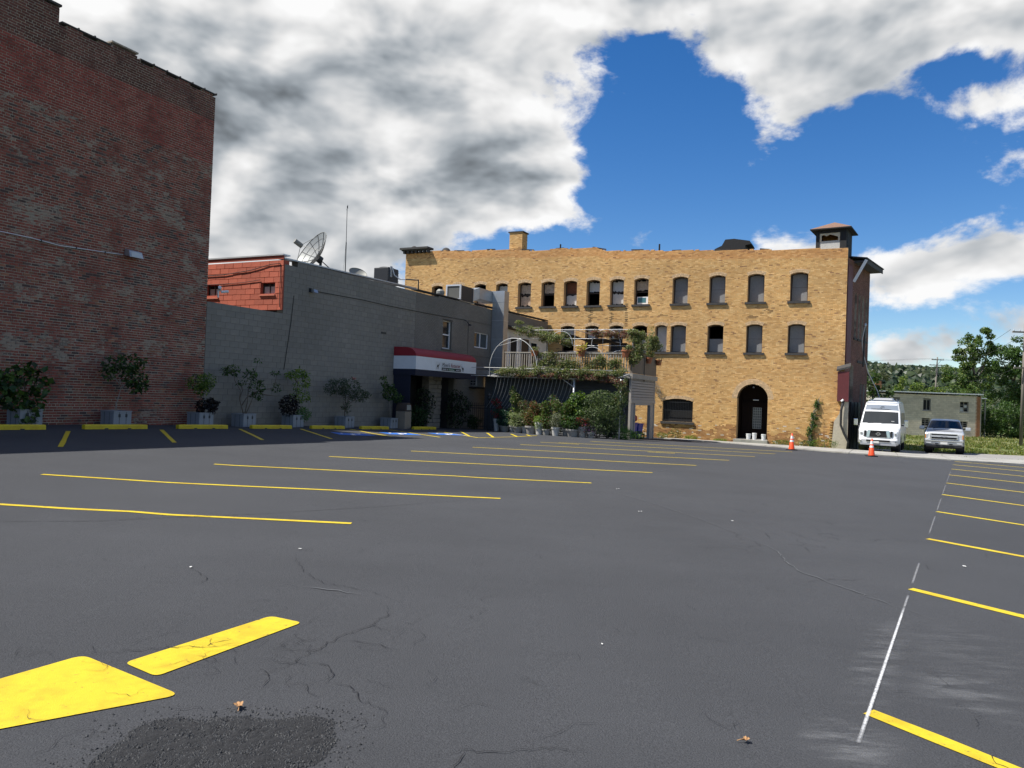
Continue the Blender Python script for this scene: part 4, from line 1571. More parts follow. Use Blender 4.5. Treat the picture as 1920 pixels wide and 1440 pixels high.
LO = [(.92, 1.86), (2.63, 3.53), (4.26, 5.16), (5.81, 6.72), (7.24, 7.97), (8.21, 9.15), (10.45, 11.38), (12.70, 13.61), (15.01, 15.93)]
UZ, UH, LZ, LH, RISE = 7.55, 9.10, 4.58, 6.14, .11
holes = [arch_hole(a, b, UZ, UH, RISE) for a, b in UP] + [arch_hole(a, b, LZ, LH, RISE) for a, b in LO]
holes.append(arch_hole(7.87, 9.72, .33, 1.58, .15))
holes.append(arch_hole(12.31, 14.03, -2, 1.88, .86))
def tan_col(x, z, rng):
    n = fbm(x * .30, z * .5, 1.7)
    k_ = rng.random()
    if k_ < .50:
        c_ = np.array((0.60, 0.365, 0.140))
    elif k_ < .78:
        c_ = np.array((0.55, 0.315, 0.110))
    elif k_ < .90:
        c_ = np.array((0.66, 0.43, 0.185))
    elif k_ < .98:
        c_ = np.array((0.44, 0.245, 0.088))
    else:
        c_ = np.array((0.30, 0.16, 0.07))
    c_ = c_ * (1 + .16 * n)
    low = z + .45 * fbm(x * .8, z, 2) + .02 * x
    if low < .35 and rng.random() < .8:
        c_ = c_ * np.array((.60, .50, .48)) * (1 + .3 * fbm(x * 3, z * 3))
    if rng.random() < .05 * (z < .5):
        c_ = np.array((.55, .48, .40))
    if z > tan_top(x) - .55:
        c_ = c_ * np.array((.95, .82, .75))
    # soot runs below the windows by the fallen gutter
    for sx in (2.95, 4.35, 5.35):
        if abs(x - sx) < .09 and 6.1 < z < 7.6 and rng.random() < .75:
            c_ = c_ * .35
    if abs(z - 6.75 - .12 * math.sin(x)) < .05 and 1.5 < x < 8 and rng.random() < .5:
        c_ = c_ * .55
    if 12.8 < x < 14.6 and abs(z - 6.75 - .35 * (x - 13.2) - .1 * math.sin(x * 7)) < .09 and rng.random() < .6:
        c_ = c_ * .5
    return np.clip(c_ * rng.uniform(.90, 1.12), 0, .85)
masonry(tan, -11.56, 18.04, -1.2, tan_top, (0.205, 0.0695), 0.011, holes, FT, tan_col, M['tan_brick'], M['tan_mortar'], depth=.52,
        singles=300, view=(19.8, 0), proud=.007, jit=.0025, seed=12, header=7)
# inner walls, floors and roof behind
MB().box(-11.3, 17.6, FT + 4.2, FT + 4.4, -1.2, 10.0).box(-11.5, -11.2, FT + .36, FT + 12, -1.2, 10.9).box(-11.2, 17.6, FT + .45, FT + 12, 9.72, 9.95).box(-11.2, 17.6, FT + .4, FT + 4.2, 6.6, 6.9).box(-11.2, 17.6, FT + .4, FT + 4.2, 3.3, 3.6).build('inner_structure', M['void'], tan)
def ring_col(rng):
    return np.array((0.60, 0.42, 0.24)) * rng.uniform(.75, 1.1)
def tan_window(a, b, z0, zs, style, i):
    rec = FT + .40
    c0 = MB()
    fw = .06
    top = arch_pts(a, b, zs, RISE, 10)
    # outer frame follows the arch
    c0.box(a, a + fw, rec - .06, rec + .06, z0, zs).box(b - fw, b, rec - .06, rec + .06, z0, zs).box(a + fw, b - fw, rec - .06, rec + .06, z0, z0 + fw)
    inn = [(x, z - fw) for x, z in top]
    for q in range(10):
        (x0_, zA), (x1_, zB), (x2_, zC), (x3_, zD) = top[q], top[q + 1], inn[q + 1], inn[q]
        c0.hexa([(x3_, rec - .06, zD), (x2_, rec - .06, zC), (x2_, rec + .06, zC), (x3_, rec + .06, zD), (x0_, rec - .06, zA), (x1_, rec - .06, zB), (x1_, rec + .06, zB), (x0_, rec + .06, zA)])
    w_ = c0.build('window', M['brown_frame'], tan)
    rg_ = random.Random(50 + i)
    MB().box(a - .13, b + .13, FT - .10, FT + .34, z0 - .13, z0 - .002).build('sill', M['dark_stone'], w_)
    voussoirs(w_, a, b, zs, RISE, FT, [(0.0, .105), (.105, .205)], 13, ring_col, M['tan_brick'], seed=i, depth=.30)
    x0_, x1_, zt = a + fw, b - fw, zs + RISE - fw
    zm = z0 + (zs + RISE - z0) * .5
    if style == 'board':
        poly = [(x0_, z0 + fw), (x1_, z0 + fw)] + [(x, z) for x, z in inn[::-1] if x0_ <= x <= x1_]
        MB().prism(poly, rec - .03, rec - .012, 'y').build('board', M['board'], w_)
        if rg_.random() < .5:
            MB().box(x0_, x1_, rec - .034, rec - .0305, zm - .006, zm + .006).build('board_joint', M['dark_stone'], w_)
    elif style == 'halfboard':
        MB().box(x0_, x1_, rec - .03, rec - .012, z0 + fw, zm).build('board', M['board'], w_)
    elif style == 'plain':
        poly = [(x0_, z0 + fw), (x1_, z0 + fw)] + [(x, z) for x, z in inn[::-1] if x0_ <= x <= x1_]
        MB().prism(poly, rec + .0, rec + .012, 'y').build('board', M['blind'], w_)
    else:
        MB().box(x0_, x1_, rec - .04, rec + .02, zm - .035, zm + .03).build('meeting_rail', M['brown_frame'], w_)
        up, dn = style
        for kind, (za, zb) in ((up, (zm + .03, zt - .02)), (dn, (z0 + fw, zm - .035))):
            if kind == 'o':
                continue
            mm = {'g': 'glass', 'w': 'blind', 'c': 'curtain', 'r': 'rust_board', 'a': 'white_trim'}[kind]
            if kind == 'a':
                MB().box(x0_ + .05, x1_ - .03, rec - .10, rec + .1, za, za + .46).build('air_conditioner', M['white_trim'], w_)
                MB().box(x0_ + .10, x1_ - .16, rec - .104, rec - .1005, za + .08, za + .40).build('grille', mat('ac_teal', (.05, .16, .19), rough=.6), w_)
                continue
            n_ = 9
            xs_ = [x0_ + (x1_ - x0_) * q / n_ for q in range(n_ + 1)]
            tear = [zb - (rg_.uniform(0, .10) if kind in 'wc' else 0) for _ in xs_]
            bot = [za + (rg_.uniform(0, .12) if kind in 'wc' else 0) for _ in xs_]
            MB().grid([[(x, rec + .012 + (.012 * math.sin(q * 1.7) if kind == 'c' else 0), z) for q, (x, z) in enumerate(zip(xs_, bot))],
                       [(x, rec + .012 + (.012 * math.sin(q * 1.7) if kind == 'c' else 0), z) for q, (x, z) in enumerate(zip(xs_, tear))]]).build('pane' if kind == 'g' else 'curtain' if kind in 'cw' else 'board', M[mm], w_)
    return w_
US = ['o' * 2, 'gg', 'oc', 'wo', 'cc', 'co', 'rw', 'wo', 'ww', 'ca', 'board', 'board', 'board', 'board']
LS = ['wo', 'wg', 'wg', 'ow', 'plain', 'board', 'halfboard', 'board', 'board']
for i, ((a, b), st_) in enumerate(zip(UP, US)):
    tan_window(a, b, UZ, UH, st_, i)
for i, ((a, b), st_) in enumerate(zip(LO, LS)):
    tan_window(a, b, LZ, LH, st_, 30 + i)
# barred ground floor window
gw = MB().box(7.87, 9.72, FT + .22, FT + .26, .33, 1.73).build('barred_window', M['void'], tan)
voussoirs(gw, 7.87, 9.72, 1.58, .15, FT, [(0, .105), (.105, .205)], 24, ring_col, M['tan_brick'], seed=77, depth=.2)
MB().box(7.78, 9.82, FT - .10, FT + .2, .18, .328).build('sill', M['dark_stone'], gw)
MB().box(7.87, 9.72, FT + .04, FT + .06, .42, .45).box(7.87, 9.72, FT + .04, FT + .06, 1.0, 1.03).box(7.87, 9.72, FT + .04, FT + .06, 1.5, 1.53).build('grate_rail', M['dark_metal'], gw)
bar0 = MB().tube([(7.95, FT + .05, .36), (7.95, FT + .05, 1.62)], .010, 6).build('grate_bar', M['dark_metal'], gw)
for i in range(1, 18):
    o = bar0.copy()
    COL.objects.link(o)
    o.location.x += i * .1
# entrance
DZ = -.5
en = MB().box(12.0, 12.30, FT + .53, FT + 1.9, -1, 3.0).box(14.04, 14.3, FT + .53, FT + 1.9, -1, 3.0).box(12.0, 14.3, FT + 1.9, FT + 1.98, -1, 3.0).box(12.0, 14.3, FT + .53, FT + 1.9, 2.9, 3.0).build('entrance', M['dark_wood'], tan)
voussoirs(en, 12.31, 14.03, 1.88, .859, FT, [(0, .11), (.11, .215), (.215, .31)], 30, ring_col, M['tan_brick'], seed=78, depth=.3)
m_ = MB()
for q in range(16):
    A, B_ = arch_pts(12.31, 14.03, 1.88, .859, 16)[q:q + 2]
    m_.hexa([(A[0], FT - .005, A[1] - .002), (B_[0], FT - .005, B_[1] - .002), (B_[0], FT + .36, B_[1] - .002), (A[0], FT + .36, A[1] - .002),
             (A[0], FT - .005, A[1] + .10), (B_[0], FT - .005, B_[1] + .10), (B_[0], FT + .36, B_[1] + .10), (A[0], FT + .36, A[1] + .10)])
m_.build('soffit', M['dark_wood'], en)
MB().box(12.2, 14.12, FT - .35, FT + 1.88, -1.1, DZ).build('step', M['concrete'], en, bevel=.015)
dr = MB().box(12.82, 13.62, FT + 1.75, FT + 1.80, DZ + .01, 1.50).build('door', M['dark_wood'], tan)
MB().box(12.98, 13.46, FT + 1.735, FT + 1.749, .10, 1.36).build('pane', mat('door_glass', (.10, .11, .12), rough=.15), dr)
m_ = MB()
for q in range(5):
    m_.box(12.98 + q * .12 - .006, 12.98 + q * .12 + .006, FT + 1.72, FT + 1.734, .10, 1.36)
for q in range(9):
    m_.box(12.98, 13.46, FT + 1.712, FT + 1.7195, .10 + q * .1575 - .006, .10 + q * .1575 + .006)
m_.build('leading', M['galv'], dr)
MB().box(12.32, 12.80, FT + 1.76, FT + 1.82, DZ + .01, 1.5).box(13.64, 14.02, FT + 1.76, FT + 1.82, DZ + .01, 1.5).build('side_panel', M['dark_wood'], en)
MB().box(12.31, 14.03, FT + 1.7, FT + 1.82, 1.52, 1.68).build('transom_bar', M['dark_wood'], en)
MB().tube([(13.1, FT + .75, 1.82), (13.42, FT + .75, 1.82)], .03, 8).build('lamp_tube', M['light_metal'], en)
MB().lathe([(.02, .1), (.05, .05), (.06, 0)], 10, (13.17, FT + .3, 2.52)).build('pendant', M['galv'], en)
# chimney, cornice, vents, hatch
M['tan_tex'] = mat('tan_plain', (0.46, 0.30, 0.12), rough=.9, var=.3, vscale=10, bump=.01, bscale=14)
ch = MB().box(-3.3, -2.32, FT + .36, FT + 1.15, 10.9, 12.72).build('chimney', M['tan_mortar'], tan)
rg = random.Random(8)
V, C = [], []
b_ = BASE[tan.name]
for r_ in range(23):
    z = 11.2 + r_ * .0665
    for side in (0, 1):
        L_ = .98 if side == 0 else .79
        x = -.1 if r_ % 2 else 0.0
        while x < L_ - .02:
            xa, xb = max(0, x) + .005, min(L_, x + .2) - .005
            if xb - xa > .03:
                if side == 0:
                    bx_ = (-3.3 + xa, -3.3 + xb, FT + .352, FT + .40)
                else:
                    bx_ = (-2.36, -2.312, FT + .36 + xa, FT + .36 + xb)
                m_ = MB().box(bx_[0], bx_[1], bx_[2], bx_[3], z + .004, z + .062)
                V += [(p[0] - b_[0], p[1] - b_[1], p[2] - b_[2]) for p in m_.v]
                C += [tan_col(3, 5, rg) * (.9 if z > 11.6 else .6)] * 8
            x += .2
FULL_F = np.array([(3, 2, 1, 0), (4, 5, 6, 7), (0, 1, 5, 4), (1, 2, 6, 5), (2, 3, 7, 6), (3, 0, 4, 7)])
F = (FULL_F[None] + (np.arange(len(V) // 8) * 8)[:, None, None]).reshape(-1, 4)
o = mesh_np('brickwork', np.array(V), F, M['tan_brick'], np.array(C), ch)
o['kind'] = 'stuff'
MB().box(-3.38, -2.24, FT + .30, FT + 1.22, 12.725, 12.80).build('cap', M['dark_stone'], ch)
co = MB().box(-11.85, -9.45, FT - .42, FT + .4, 11.86, 12.0).build('cornice', M['dark_stone'], tan)
MB().box(-11.75, -9.5, FT - .30, FT - .012, 11.78, 11.858).build('cornice_bed', M['dark_stone'], co)
for q in range(7):
    MB().box(-11.65 + q * .34, -11.5 + q * .34, FT - .26, FT - .012, 11.60, 11.778).build('bracket', M['dark_stone'], co)
for x, z, r_ in ((-11.2, 12.0, .26), (-8.45, 11.62, .36)):
    MB().lathe([(r_ * math.cos(R(a)), r_ * 1.1 * math.sin(R(a))) for a in range(0, 90, 15)], 14, (x, FT + .5, z)).build('finial', M['dark_stone'], tan, smooth=True)
for x, z in ((.25, 11.87), (7.05, 11.50), (-8.0, 11.9)):
    MB().tube([(x, FT + 1, 9.9), (x, FT + 1, z)], .055, 8).build('vent_pipe', M['char'], tan)
ht = MB().prism([(10.0, 9.9), (12.0, 9.9), (12.0, 11.55), (12.35, 11.62), (12.25, 11.82), (11.3, 12.0), (10.75, 11.98), (10.55, 11.6), (10.1, 11.4)], FT + 3, FT + 4.6, 'y').build('burnt_roof_hatch', M['char'], tan)
for q in range(9):
    x = -7.5 + q * 2.6
    MB().bar((x, FT + .1, tan_top(x) + .03), (x + random.uniform(.5, 1.2), FT + .2, tan_top(x + .8) + .06), .12, .06).build('loose_coping', M['dark_stone'], tan)

# side wall in dark red brick
cx, cy = XY(FT + .05, 18.045)
tmp = thing('temporary', None, None, (cx, cy, 0), R(52.0), None, (0, 0, 0))
def dred_col(x, z, rng):
    return np.array((0.125, 0.048, 0.036)) * (1 + .3 * fbm(x * .6, z * .6, 2)) * rng.uniform(.75, 1.25)
SW = [(1.75, 2.2), (2.6, 3.05), (3.45, 3.9), (4.3, 4.75)]
sh = [arch_hole(a, b, 5.6, 8.0, .22) for a, b in SW] + [arch_hole(1.1, 1.9, 1.4, 3.9, .1), rect_hole(3.5, 3.95, .5, 3.0), rect_hole(4.25, 4.7, .5, 3.0)]
sw = masonry(tmp, 0.0, 5.2, -1.2, lambda x: 10.0 - .02 * x, (0.212, 0.0715), 0.011, sh, 0.0, dred_col, M['red_brick'], M['old_mortar'], depth=.3, singles=0, proud=.006, jit=.002, seed=20)
kids = [sw]
for a, b in SW:
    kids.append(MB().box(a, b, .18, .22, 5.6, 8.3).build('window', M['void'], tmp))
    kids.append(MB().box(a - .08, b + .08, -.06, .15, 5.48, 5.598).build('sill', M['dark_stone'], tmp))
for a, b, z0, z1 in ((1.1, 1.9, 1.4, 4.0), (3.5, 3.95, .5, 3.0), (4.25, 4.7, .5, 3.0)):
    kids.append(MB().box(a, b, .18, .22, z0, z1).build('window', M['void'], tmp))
kids.append(MB().box(.02, 1.0, -.05, -.012, 4.1, 9.6).build('painted_band', M['side_paint'], tmp))
kids.append(MB().box(1.4, 5.5, -.62, .1, 9.86, 9.98).box(1.4, 5.5, -.66, -.62, 9.80, 10.06).build('eave', M['roof_felt'], tmp))
kids.append(MB().bar((1.42, -.64, 10.0), (1.2, -.05, 8.75), .05, .16).build('barge_board', M['white_trim'], tmp))
kids.append(MB().hexa([(1.3, -.70, 10.06), (5.6, -.70, 10.06), (5.6, 3.5, 10.7), (1.3, 3.5, 10.7), (1.3, -.70, 10.12), (5.6, -.70, 10.12), (5.6, 3.5, 10.78), (1.3, 3.5, 10.78)]).build('side_roof', M['roof_felt'], tmp))
kids.append(MB().box(2.6, 5.18, -.05, -.012, 4.2, 4.35).build('string_course', M['dark_stone'], tmp))
for q in range(3):
    kids.append(MB().box(1.2 + q * .75, 1.75 + q * .75, -.12, -.02, -.9, 1.9).build('door_leaf', M['dark_metal'], tmp))
for kx in kids:
    adopt(kx, tmp, tan)
drop(tmp)
# broken corner: painted pier, stucco stump and service pipes
pr = MB().box(17.72, 18.30, FT - .40, FT - .012, 1.9, 3.55).build('painted_pier', M['side_paint'], tan)
MB().hexa([(17.66, FT - .46, 3.56), (18.36, FT - .46, 3.75), (18.36, FT - .012, 3.95), (17.66, FT - .012, 3.75), (17.66, FT - .46, 3.66), (18.36, FT - .46, 3.85), (18.36, FT - .012, 4.05), (17.66, FT - .012, 3.85)]).build('pier_cap', M['dark_stone'], pr)
st_ = MB().prism([(17.45, -1.2), (18.30, -1.2), (18.30, 1.89), (17.95, 1.89), (17.85, 1.2), (17.6, .8), (17.55, .1)], FT - .30, FT - .012, 'y').build('stucco_stump', M['stucco'], tan)
for q in range(12):
    MB().box(17.36 + .02 * (q % 2), 17.52, FT - .16, FT - .013, -.9 + q * .15, -.83 + q * .15).build('brick', M['tan_tex'], st_)
pp = fthing('service_pipe', 'black service pipe twisting down the broken corner of the tan building', 'pipe', 18.2, FT - .5, -.8)
MB().tube([(18.05, FT - .42, 1.9), (17.95, FT - .45, 1.4), (17.95, FT - .45, .6), (18.15, FT - .5, .1), (18.35, FT - .5, -.3), (18.3, FT - .5, -.85)], .06, 8).build('pipe', M['rubber'], pp, smooth=True)
MB().tube([(17.95, FT - .46, 1.9), (18.05, FT - .46, 2.0)], .06, 8).build('elbow', M['light_metal'], pp)
sm = fthing('service_mast', 'gray electrical service mast with drooping cable on the red brick side wall', 'service mast', 19.0, FT + 1.3, 3.8)
MB().tube([(18.95, FT + 1.15, 3.9), (19.0, FT + 1.15, 6.2)], .045, 8).build('mast', M['dark_metal'], sm)
MB().lathe([(.05, 0), (.09, .05), (.07, .14), (.02, .18)], 10, (19.0, FT + 1.15, 6.2)).build('weather_head', M['galv'], sm)
MB().tube([(19.0, FT + 1.1, 6.2), (18.85, FT + 1.1, 5.4), (18.9, FT + 1.2, 4.8), (19.2, FT + 1.6, 3.6), (19.7, FT + 2.4, 2.6), (20.0, FT + 3.0, 1.6), (20.2, FT + 3.2, .4)], .03, 7).build('cable', M['galv'], sm)
# belvedere tower
cx, cy = XY(FT + .42, 16.32)
tmp = thing('temporary', None, None, (cx, cy, 0), R(-33), None, (0, 0, 0))
kids = []
W2, D2, Z0, Z1 = 1.62, 1.9, 9.6, 11.62
body = MB()
for x, y in ((0, 0), (W2 - .34, 0), (0, D2 - .2), (W2 - .2, D2 - .2)):
    body.box(x, x + (.34 if y == 0 and x else .2), y, y + .2, Z0, Z1)
body.box(0, .06, .2, D2 - .2, Z0, Z1).box(W2 - .06, W2, .2, D2 - .2, Z0, Z1).box(.2, W2 - .2, D2 - .1, D2 - .04, Z0, Z1).box(.2, W2 - .34, .0, .12, Z1 - .18, Z1)
cup = body.build('cupola', M['char'], tmp)
BASE[cup.name] = (0, 0, 0)
MB().box(.2, W2 - .34, .04, .08, Z0, 11.0).build('board', M['osb'], cup)
MB().box(.2, .30, .02, .10, 11.0, Z1 - .18).box(W2 - .44, W2 - .34, .02, .10, 11.0, Z1 - .18).prism([(.30, 11.44), (.30, 11.32), (.42, 11.36), (.55, 11.28), (.75, 11.36), (.95, 11.30), (1.08, 11.25), (1.18, 11.2), (1.18, 11.44)], .03, .09, 'y').build('broken_frame', M['stucco'], cup)
MB().box(.22, W2 - .36, .8, .84, 10.9, 11.5).build('inner_board', M['orange_board'], cup)
for q in range(6):
    MB().box(W2 + .002, W2 + .02, .22 + q * .26, .45 + q * .26, Z0, Z1 - .02).build('clapboard', M['char'], cup)
e = .28
m_ = MB().add([(-e, -e, Z1 + .06), (W2 + e, -e, Z1 + .06), (W2 + e, D2 + e, Z1 + .06), (-e, D2 + e, Z1 + .06), (W2 / 2, D2 / 2, Z1 + .62)], [(0, 1, 4), (1, 2, 4), (2, 3, 4), (3, 0, 4)])
m_.build('roof', M['shingle'], cup)
MB().box(-e, W2 + e, -e, D2 + e, Z1, Z1 + .058).build('eave', M['char'], cup)
adopt(cup, tmp, tan)
drop(tmp)

# ================================================================== LOT FURNITURE AND PLANTING
M['leaf'] = leaf_mat('leaf')
M['bark'] = mat('bark', (0.12, 0.095, 0.075), rough=.9, var=.25, vscale=10, bump=.01, bscale=30)
M['pale_bark'] = mat('pale_bark', (0.25, 0.23, 0.20), rough=.9, var=.2, vscale=10)
M['planter'] = mat('planter_gray', (0.225, 0.245, 0.265), rough=.55, var=.06, vscale=4)
M['planter_dark'] = mat('planter_groove', (0.03, 0.033, 0.037), rough=.7)
M['terracotta'] = mat('terracotta', (0.33, 0.115, 0.05), rough=.85, var=.12)
M['gray_pot'] = mat('gray_pot', (0.28, 0.27, 0.25), rough=.8, var=.12)
M['white_pot'] = mat('white_pot', (0.50, 0.49, 0.46), rough=.7, var=.12)
M['soil'] = mat('soil', (0.03, 0.022, 0.016), rough=1)
M['blue_plastic'] = mat('blue_plastic', (0.012, 0.03, 0.30), rough=.45)
M['white_pipe'] = mat('white_pipe', (0.50, 0.50, 0.48), rough=.5)
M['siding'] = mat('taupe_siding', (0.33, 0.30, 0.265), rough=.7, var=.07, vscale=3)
M['dark_siding'] = mat('dark_siding_lap_shade', (0.075, 0.08, 0.085), rough=.75, var=.08, vscale=3)  # front wall siding; behind the side clapboards it paints the lap shadows
M['deck_wood'] = mat('deck_wood', (0.17, 0.135, 0.10), rough=.85, var=.22, vscale=6, stretch=(1, 1, .2))
M['weathered'] = mat('weathered_wood', (0.30, 0.275, 0.235), rough=.9, var=.2, vscale=8)
M['shade_cloth'] = mat('shade_cloth', (0.02, 0.02, 0.022), rough=.9)
M['string'] = mat('string', (0.50, 0.50, 0.48), rough=.8)

# ---- wheel stops
def wheel_stop(t0, L_, label):
    t = t0 + L_ / 2
    r_ = wthing('wheel_stop', label, 'wheel stop', t, 1.48, None, 'yellow wheel stops along the walls')
    z = BASE[r_.name][2]
    za, zb = gts(t0, 1.48) - z, gts(t0 + L_, 1.48) - z
    m_ = MB()
    prof = [(-.075, 0), (-.07, .10), (-.05, .125), (.05, .125), (.07, .10), (.075, 0)]
    n = 9
    rows_ = []
    for i in range(n):
        k_ = i / (n - 1)
        e = .02 if i in (0, n - 1) else 0
        rows_.append([(t0 + L_ * k_ + (e if i == 0 else -e), -1.48 + u * (1 - e * 6), z + za + (zb - za) * k_ + w_ * (1 - e * 3) + .004) for u, w_ in prof])
    m_.grid(rows_)
    m_.add(rows_[0], [tuple(range(6))]).add(rows_[-1], [tuple(range(6))])
    m_.build('bar', M['yellow_paint'], r_, bevel=.008)
    for k_ in (.18, .82):
        MB().lathe([(.018, 0), (.018, .008)], 10, (t0 + L_ * k_, -1.48, z + za + (zb - za) * k_ + .128)).build('anchor_bolt', M['dark_metal'], r_)
    for k_ in (.30, .66):
        MB().box(t0 + L_ * k_, t0 + L_ * k_ + .10, -1.56, -1.551, z + za + (zb - za) * k_ + .005, z + za + (zb - za) * k_ + .03).build('drain_slot', M['planter_dark'], r_)
spots = [(-2.83, 'yellow wheel stop in front of the wide leafy fig by the brick wall'),
         (0.0, 'yellow wheel stop before the red brick wall and the crooked-stemmed shrub'),
         (2.87, 'yellow wheel stop where the brick wall meets the gray wall'),
         (5.72, 'yellow wheel stop beside the many-stemmed shrub on the gray wall'),
         (8.58, 'yellow wheel stop before the oleander planter'),
         (11.45, 'yellow wheel stop between the blue accessible panels and the last planter'),
         (15.15, 'yellow wheel stop under the awning front')]
for t0, lb in spots:
    wheel_stop(t0, 1.87, lb)

# ---- square planters
def planter(t, s, w_, h, label):
    r_ = wthing('planter_box', label, 'planter', t, s, None, 'gray square planters along the walls')
    z = BASE[r_.name][2] + .003
    x0, x1, y0, y1 = t - w_ / 2, t + w_ / 2, -s - w_ / 2, -s + w_ / 2
    th = .04
    MB().box(x0, x1, y0, y0 + th, z, z + h).box(x0, x1, y1 - th, y1, z, z + h).box(x0, x0 + th, y0 + th, y1 - th, z, z + h).box(x1 - th, x1, y0 + th, y1 - th, z, z + h).build('box', M['planter'], r_, bevel=.006)
    MB().box(x0 - .012, x1 + .012, y0 - .012, y0 + .05, z + h, z + h + .03).box(x0 - .012, x1 + .012, y1 - .05, y1 + .012, z + h, z + h + .03).box(x0 - .012, x0 + .05, y0 + .05, y1 - .05, z + h, z + h + .03).box(x1 - .05, x1 + .012, y0 + .05, y1 - .05, z + h, z + h + .03).build('rim', M['planter'], r_)
    MB().box(x0 + th, x1 - th, y0 + th, y1 - th, z + h - .08, z + h - .05).build('soil', M['soil'], r_)
    for k_ in (.32, .70):
        MB().box(x0 + w_ * k_ - .006, x0 + w_ * k_ + .006, y0 - .003, y0 - .0005, z + .01, z + h - .01).build('groove', M['planter_dark'], r_)
        MB().box(x0 - .003, x0 - .0005, y0 + w_ * k_ - .006, y0 + w_ * k_ + .006, z + .01, z + h - .01).build('groove', M['planter_dark'], r_)
        MB().box(x0 + w_ * k_ - .03, x0 + w_ * k_ + .03, y0 - .010, y0 - .0035, z + h - .15, z + h - .06).build('latch', M['planter_dark'], r_)
    return z + h - .05

def shrub(t, s, z, label, stems, blobs, n, size, cols, seed, name='potted_shrub', group='shrubs growing in the gray planters', stem_r=.018, bark='bark', aspect=.5, droop=.2, cat='shrub', extra=None):
    """stems: list of point lists relative to (t, s, z) given as (along wall, toward lot, up)"""
    r_ = wthing(name, label, cat, t, s, z, group)
    def W(p):
        return (t + p[0], -(s + p[1]), z + p[2])
    for i, st in enumerate(stems):
        k_ = len(st)
        MB().tube([W(p) for p in st], [stem_r * (1 - .65 * q / max(1, k_ - 1)) for q in range(k_)], 6).build('stem', M[bark], r_, smooth=True)
    leaves('foliage', r_, [(W(b[0]), (b[1][0], b[1][1], b[1][2]), b[2]) for b in blobs], n, size, cols, M['leaf'], seed, aspect=aspect, droop=droop)
    if extra:
        cols2, blobs2, n2, s2 = extra
        leaves('flower', r_, [(W(b[0]), b[1], b[2]) for b in blobs2], n2, s2, cols2, M['leaf'], seed + 1, aspect=.8)
    return r_

GRN = [(.055, .11, .022), (.075, .14, .03), (.04, .085, .02), (.10, .16, .035)]
DKG = [(.022, .05, .014), (.03, .07, .02), (.018, .04, .012)]
LIME = [(.16, .24, .03), (.12, .20, .03), (.20, .27, .05)]
BLK = [(.006, .006, .006), (.010, .009, .010), (.014, .008, .012)]
GRY = [(.05, .075, .045), (.04, .06, .04), (.07, .09, .06)]

PL = [(-0.95, 'gray planter holding the wide leafy fig by the brick wall'), (1.55, 'gray planter under the crooked-stemmed shrub'),
      (4.45, 'gray planter with dark foliage at the brick and gray wall corner'), (6.25, 'gray planter with the bare many-stemmed shrub'),
      (8.6, 'gray planter with black and lime foliage'), (11.55, 'gray planter with the oleander'), (14.6, 'gray planter holding the small crooked sapling')]
S_P = .62
pz = [planter(t, S_P, .55, .42, lb) for t, lb in PL]
rg = random.Random(21)
# 1 wide fig with big leaves spilling over
shrub(PL[0][0], S_P, pz[0], 'wide leafy fig with large drooping leaves spilling over its planter by the brick wall',
      [[(0, 0, 0), (.02, 0, .35), (-.05, 0, .7), (-.15, 0, 1.0)], [(0, 0, .1), (.05, .05, .5), (.22, .1, .75)], [(0, 0, .2), (-.2, 0, .6), (-.4, .05, .8)]],
      [((-.15, .05, .95), (.45, .3, .22), 3), ((-.5, 0, .72), (.3, .25, .25), 2), ((.25, .1, .75), (.28, .25, .3), 2), ((-.35, .1, .35), (.3, .25, .25), 2), ((.05, .2, .2), (.25, .2, .25), 2), ((-.05, .25, -.12), (.2, .12, .16), 1.2)],
      420, .17, GRN + DKG, 31, stem_r=.025, aspect=.8, droop=.6)
# 2 crooked stem
shrub(PL[1][0], S_P, pz[1], 'shrub with one crooked pale stem and lopsided crown against the brick wall',
      [[(0, 0, 0), (-.02, 0, .25), (.06, 0, .5), (.12, 0, .75), (.05, 0, 1.0)], [(.12, 0, .72), (.35, .05, .95), (.5, .1, 1.1)], [(.08, 0, .8), (-.2, 0, 1.1)]],
      [((-.1, 0, 1.35), (.35, .3, .25), 2), ((.35, .05, 1.42), (.4, .3, .25), 3), ((.45, .1, 1.05), (.35, .3, .28), 3), ((.55, .12, .8), (.25, .22, .2), 2), ((-.25, 0, 1.15), (.25, .2, .2), 1)],
      650, .12, DKG + GRN[:2], 32, bark='pale_bark', aspect=.6, droop=.5)
# 3 lime globe above black foliage
shrub(PL[2][0], S_P, pz[2], 'bright green rounded shrub above near black foliage at the wall corner',
      [[(0, 0, 0), (.0, 0, .4), (-.05, 0, .75)], [(0, 0, .3), (.12, 0, .7)]],
      [((-.15, 0, 1.02), (.38, .3, .24), 3), ((.12, .05, 1.05), (.30, .28, .26), 3), ((.02, 0, .78), (.3, .25, .18), 1.5)],
      900, .075, LIME + GRN, 33, aspect=.6)
shrub(PL[2][0] + .1, S_P + .02, pz[2], 'near black purple-leaved plant in the corner planter', [[(0, 0, 0), (.05, .05, .3)]],
      [((.05, .05, .25), (.33, .28, .28), 3), ((.25, .1, .32), (.18, .18, .16), 1)], 420, .10, BLK, 34, name='dark_foliage_plant', aspect=.85)
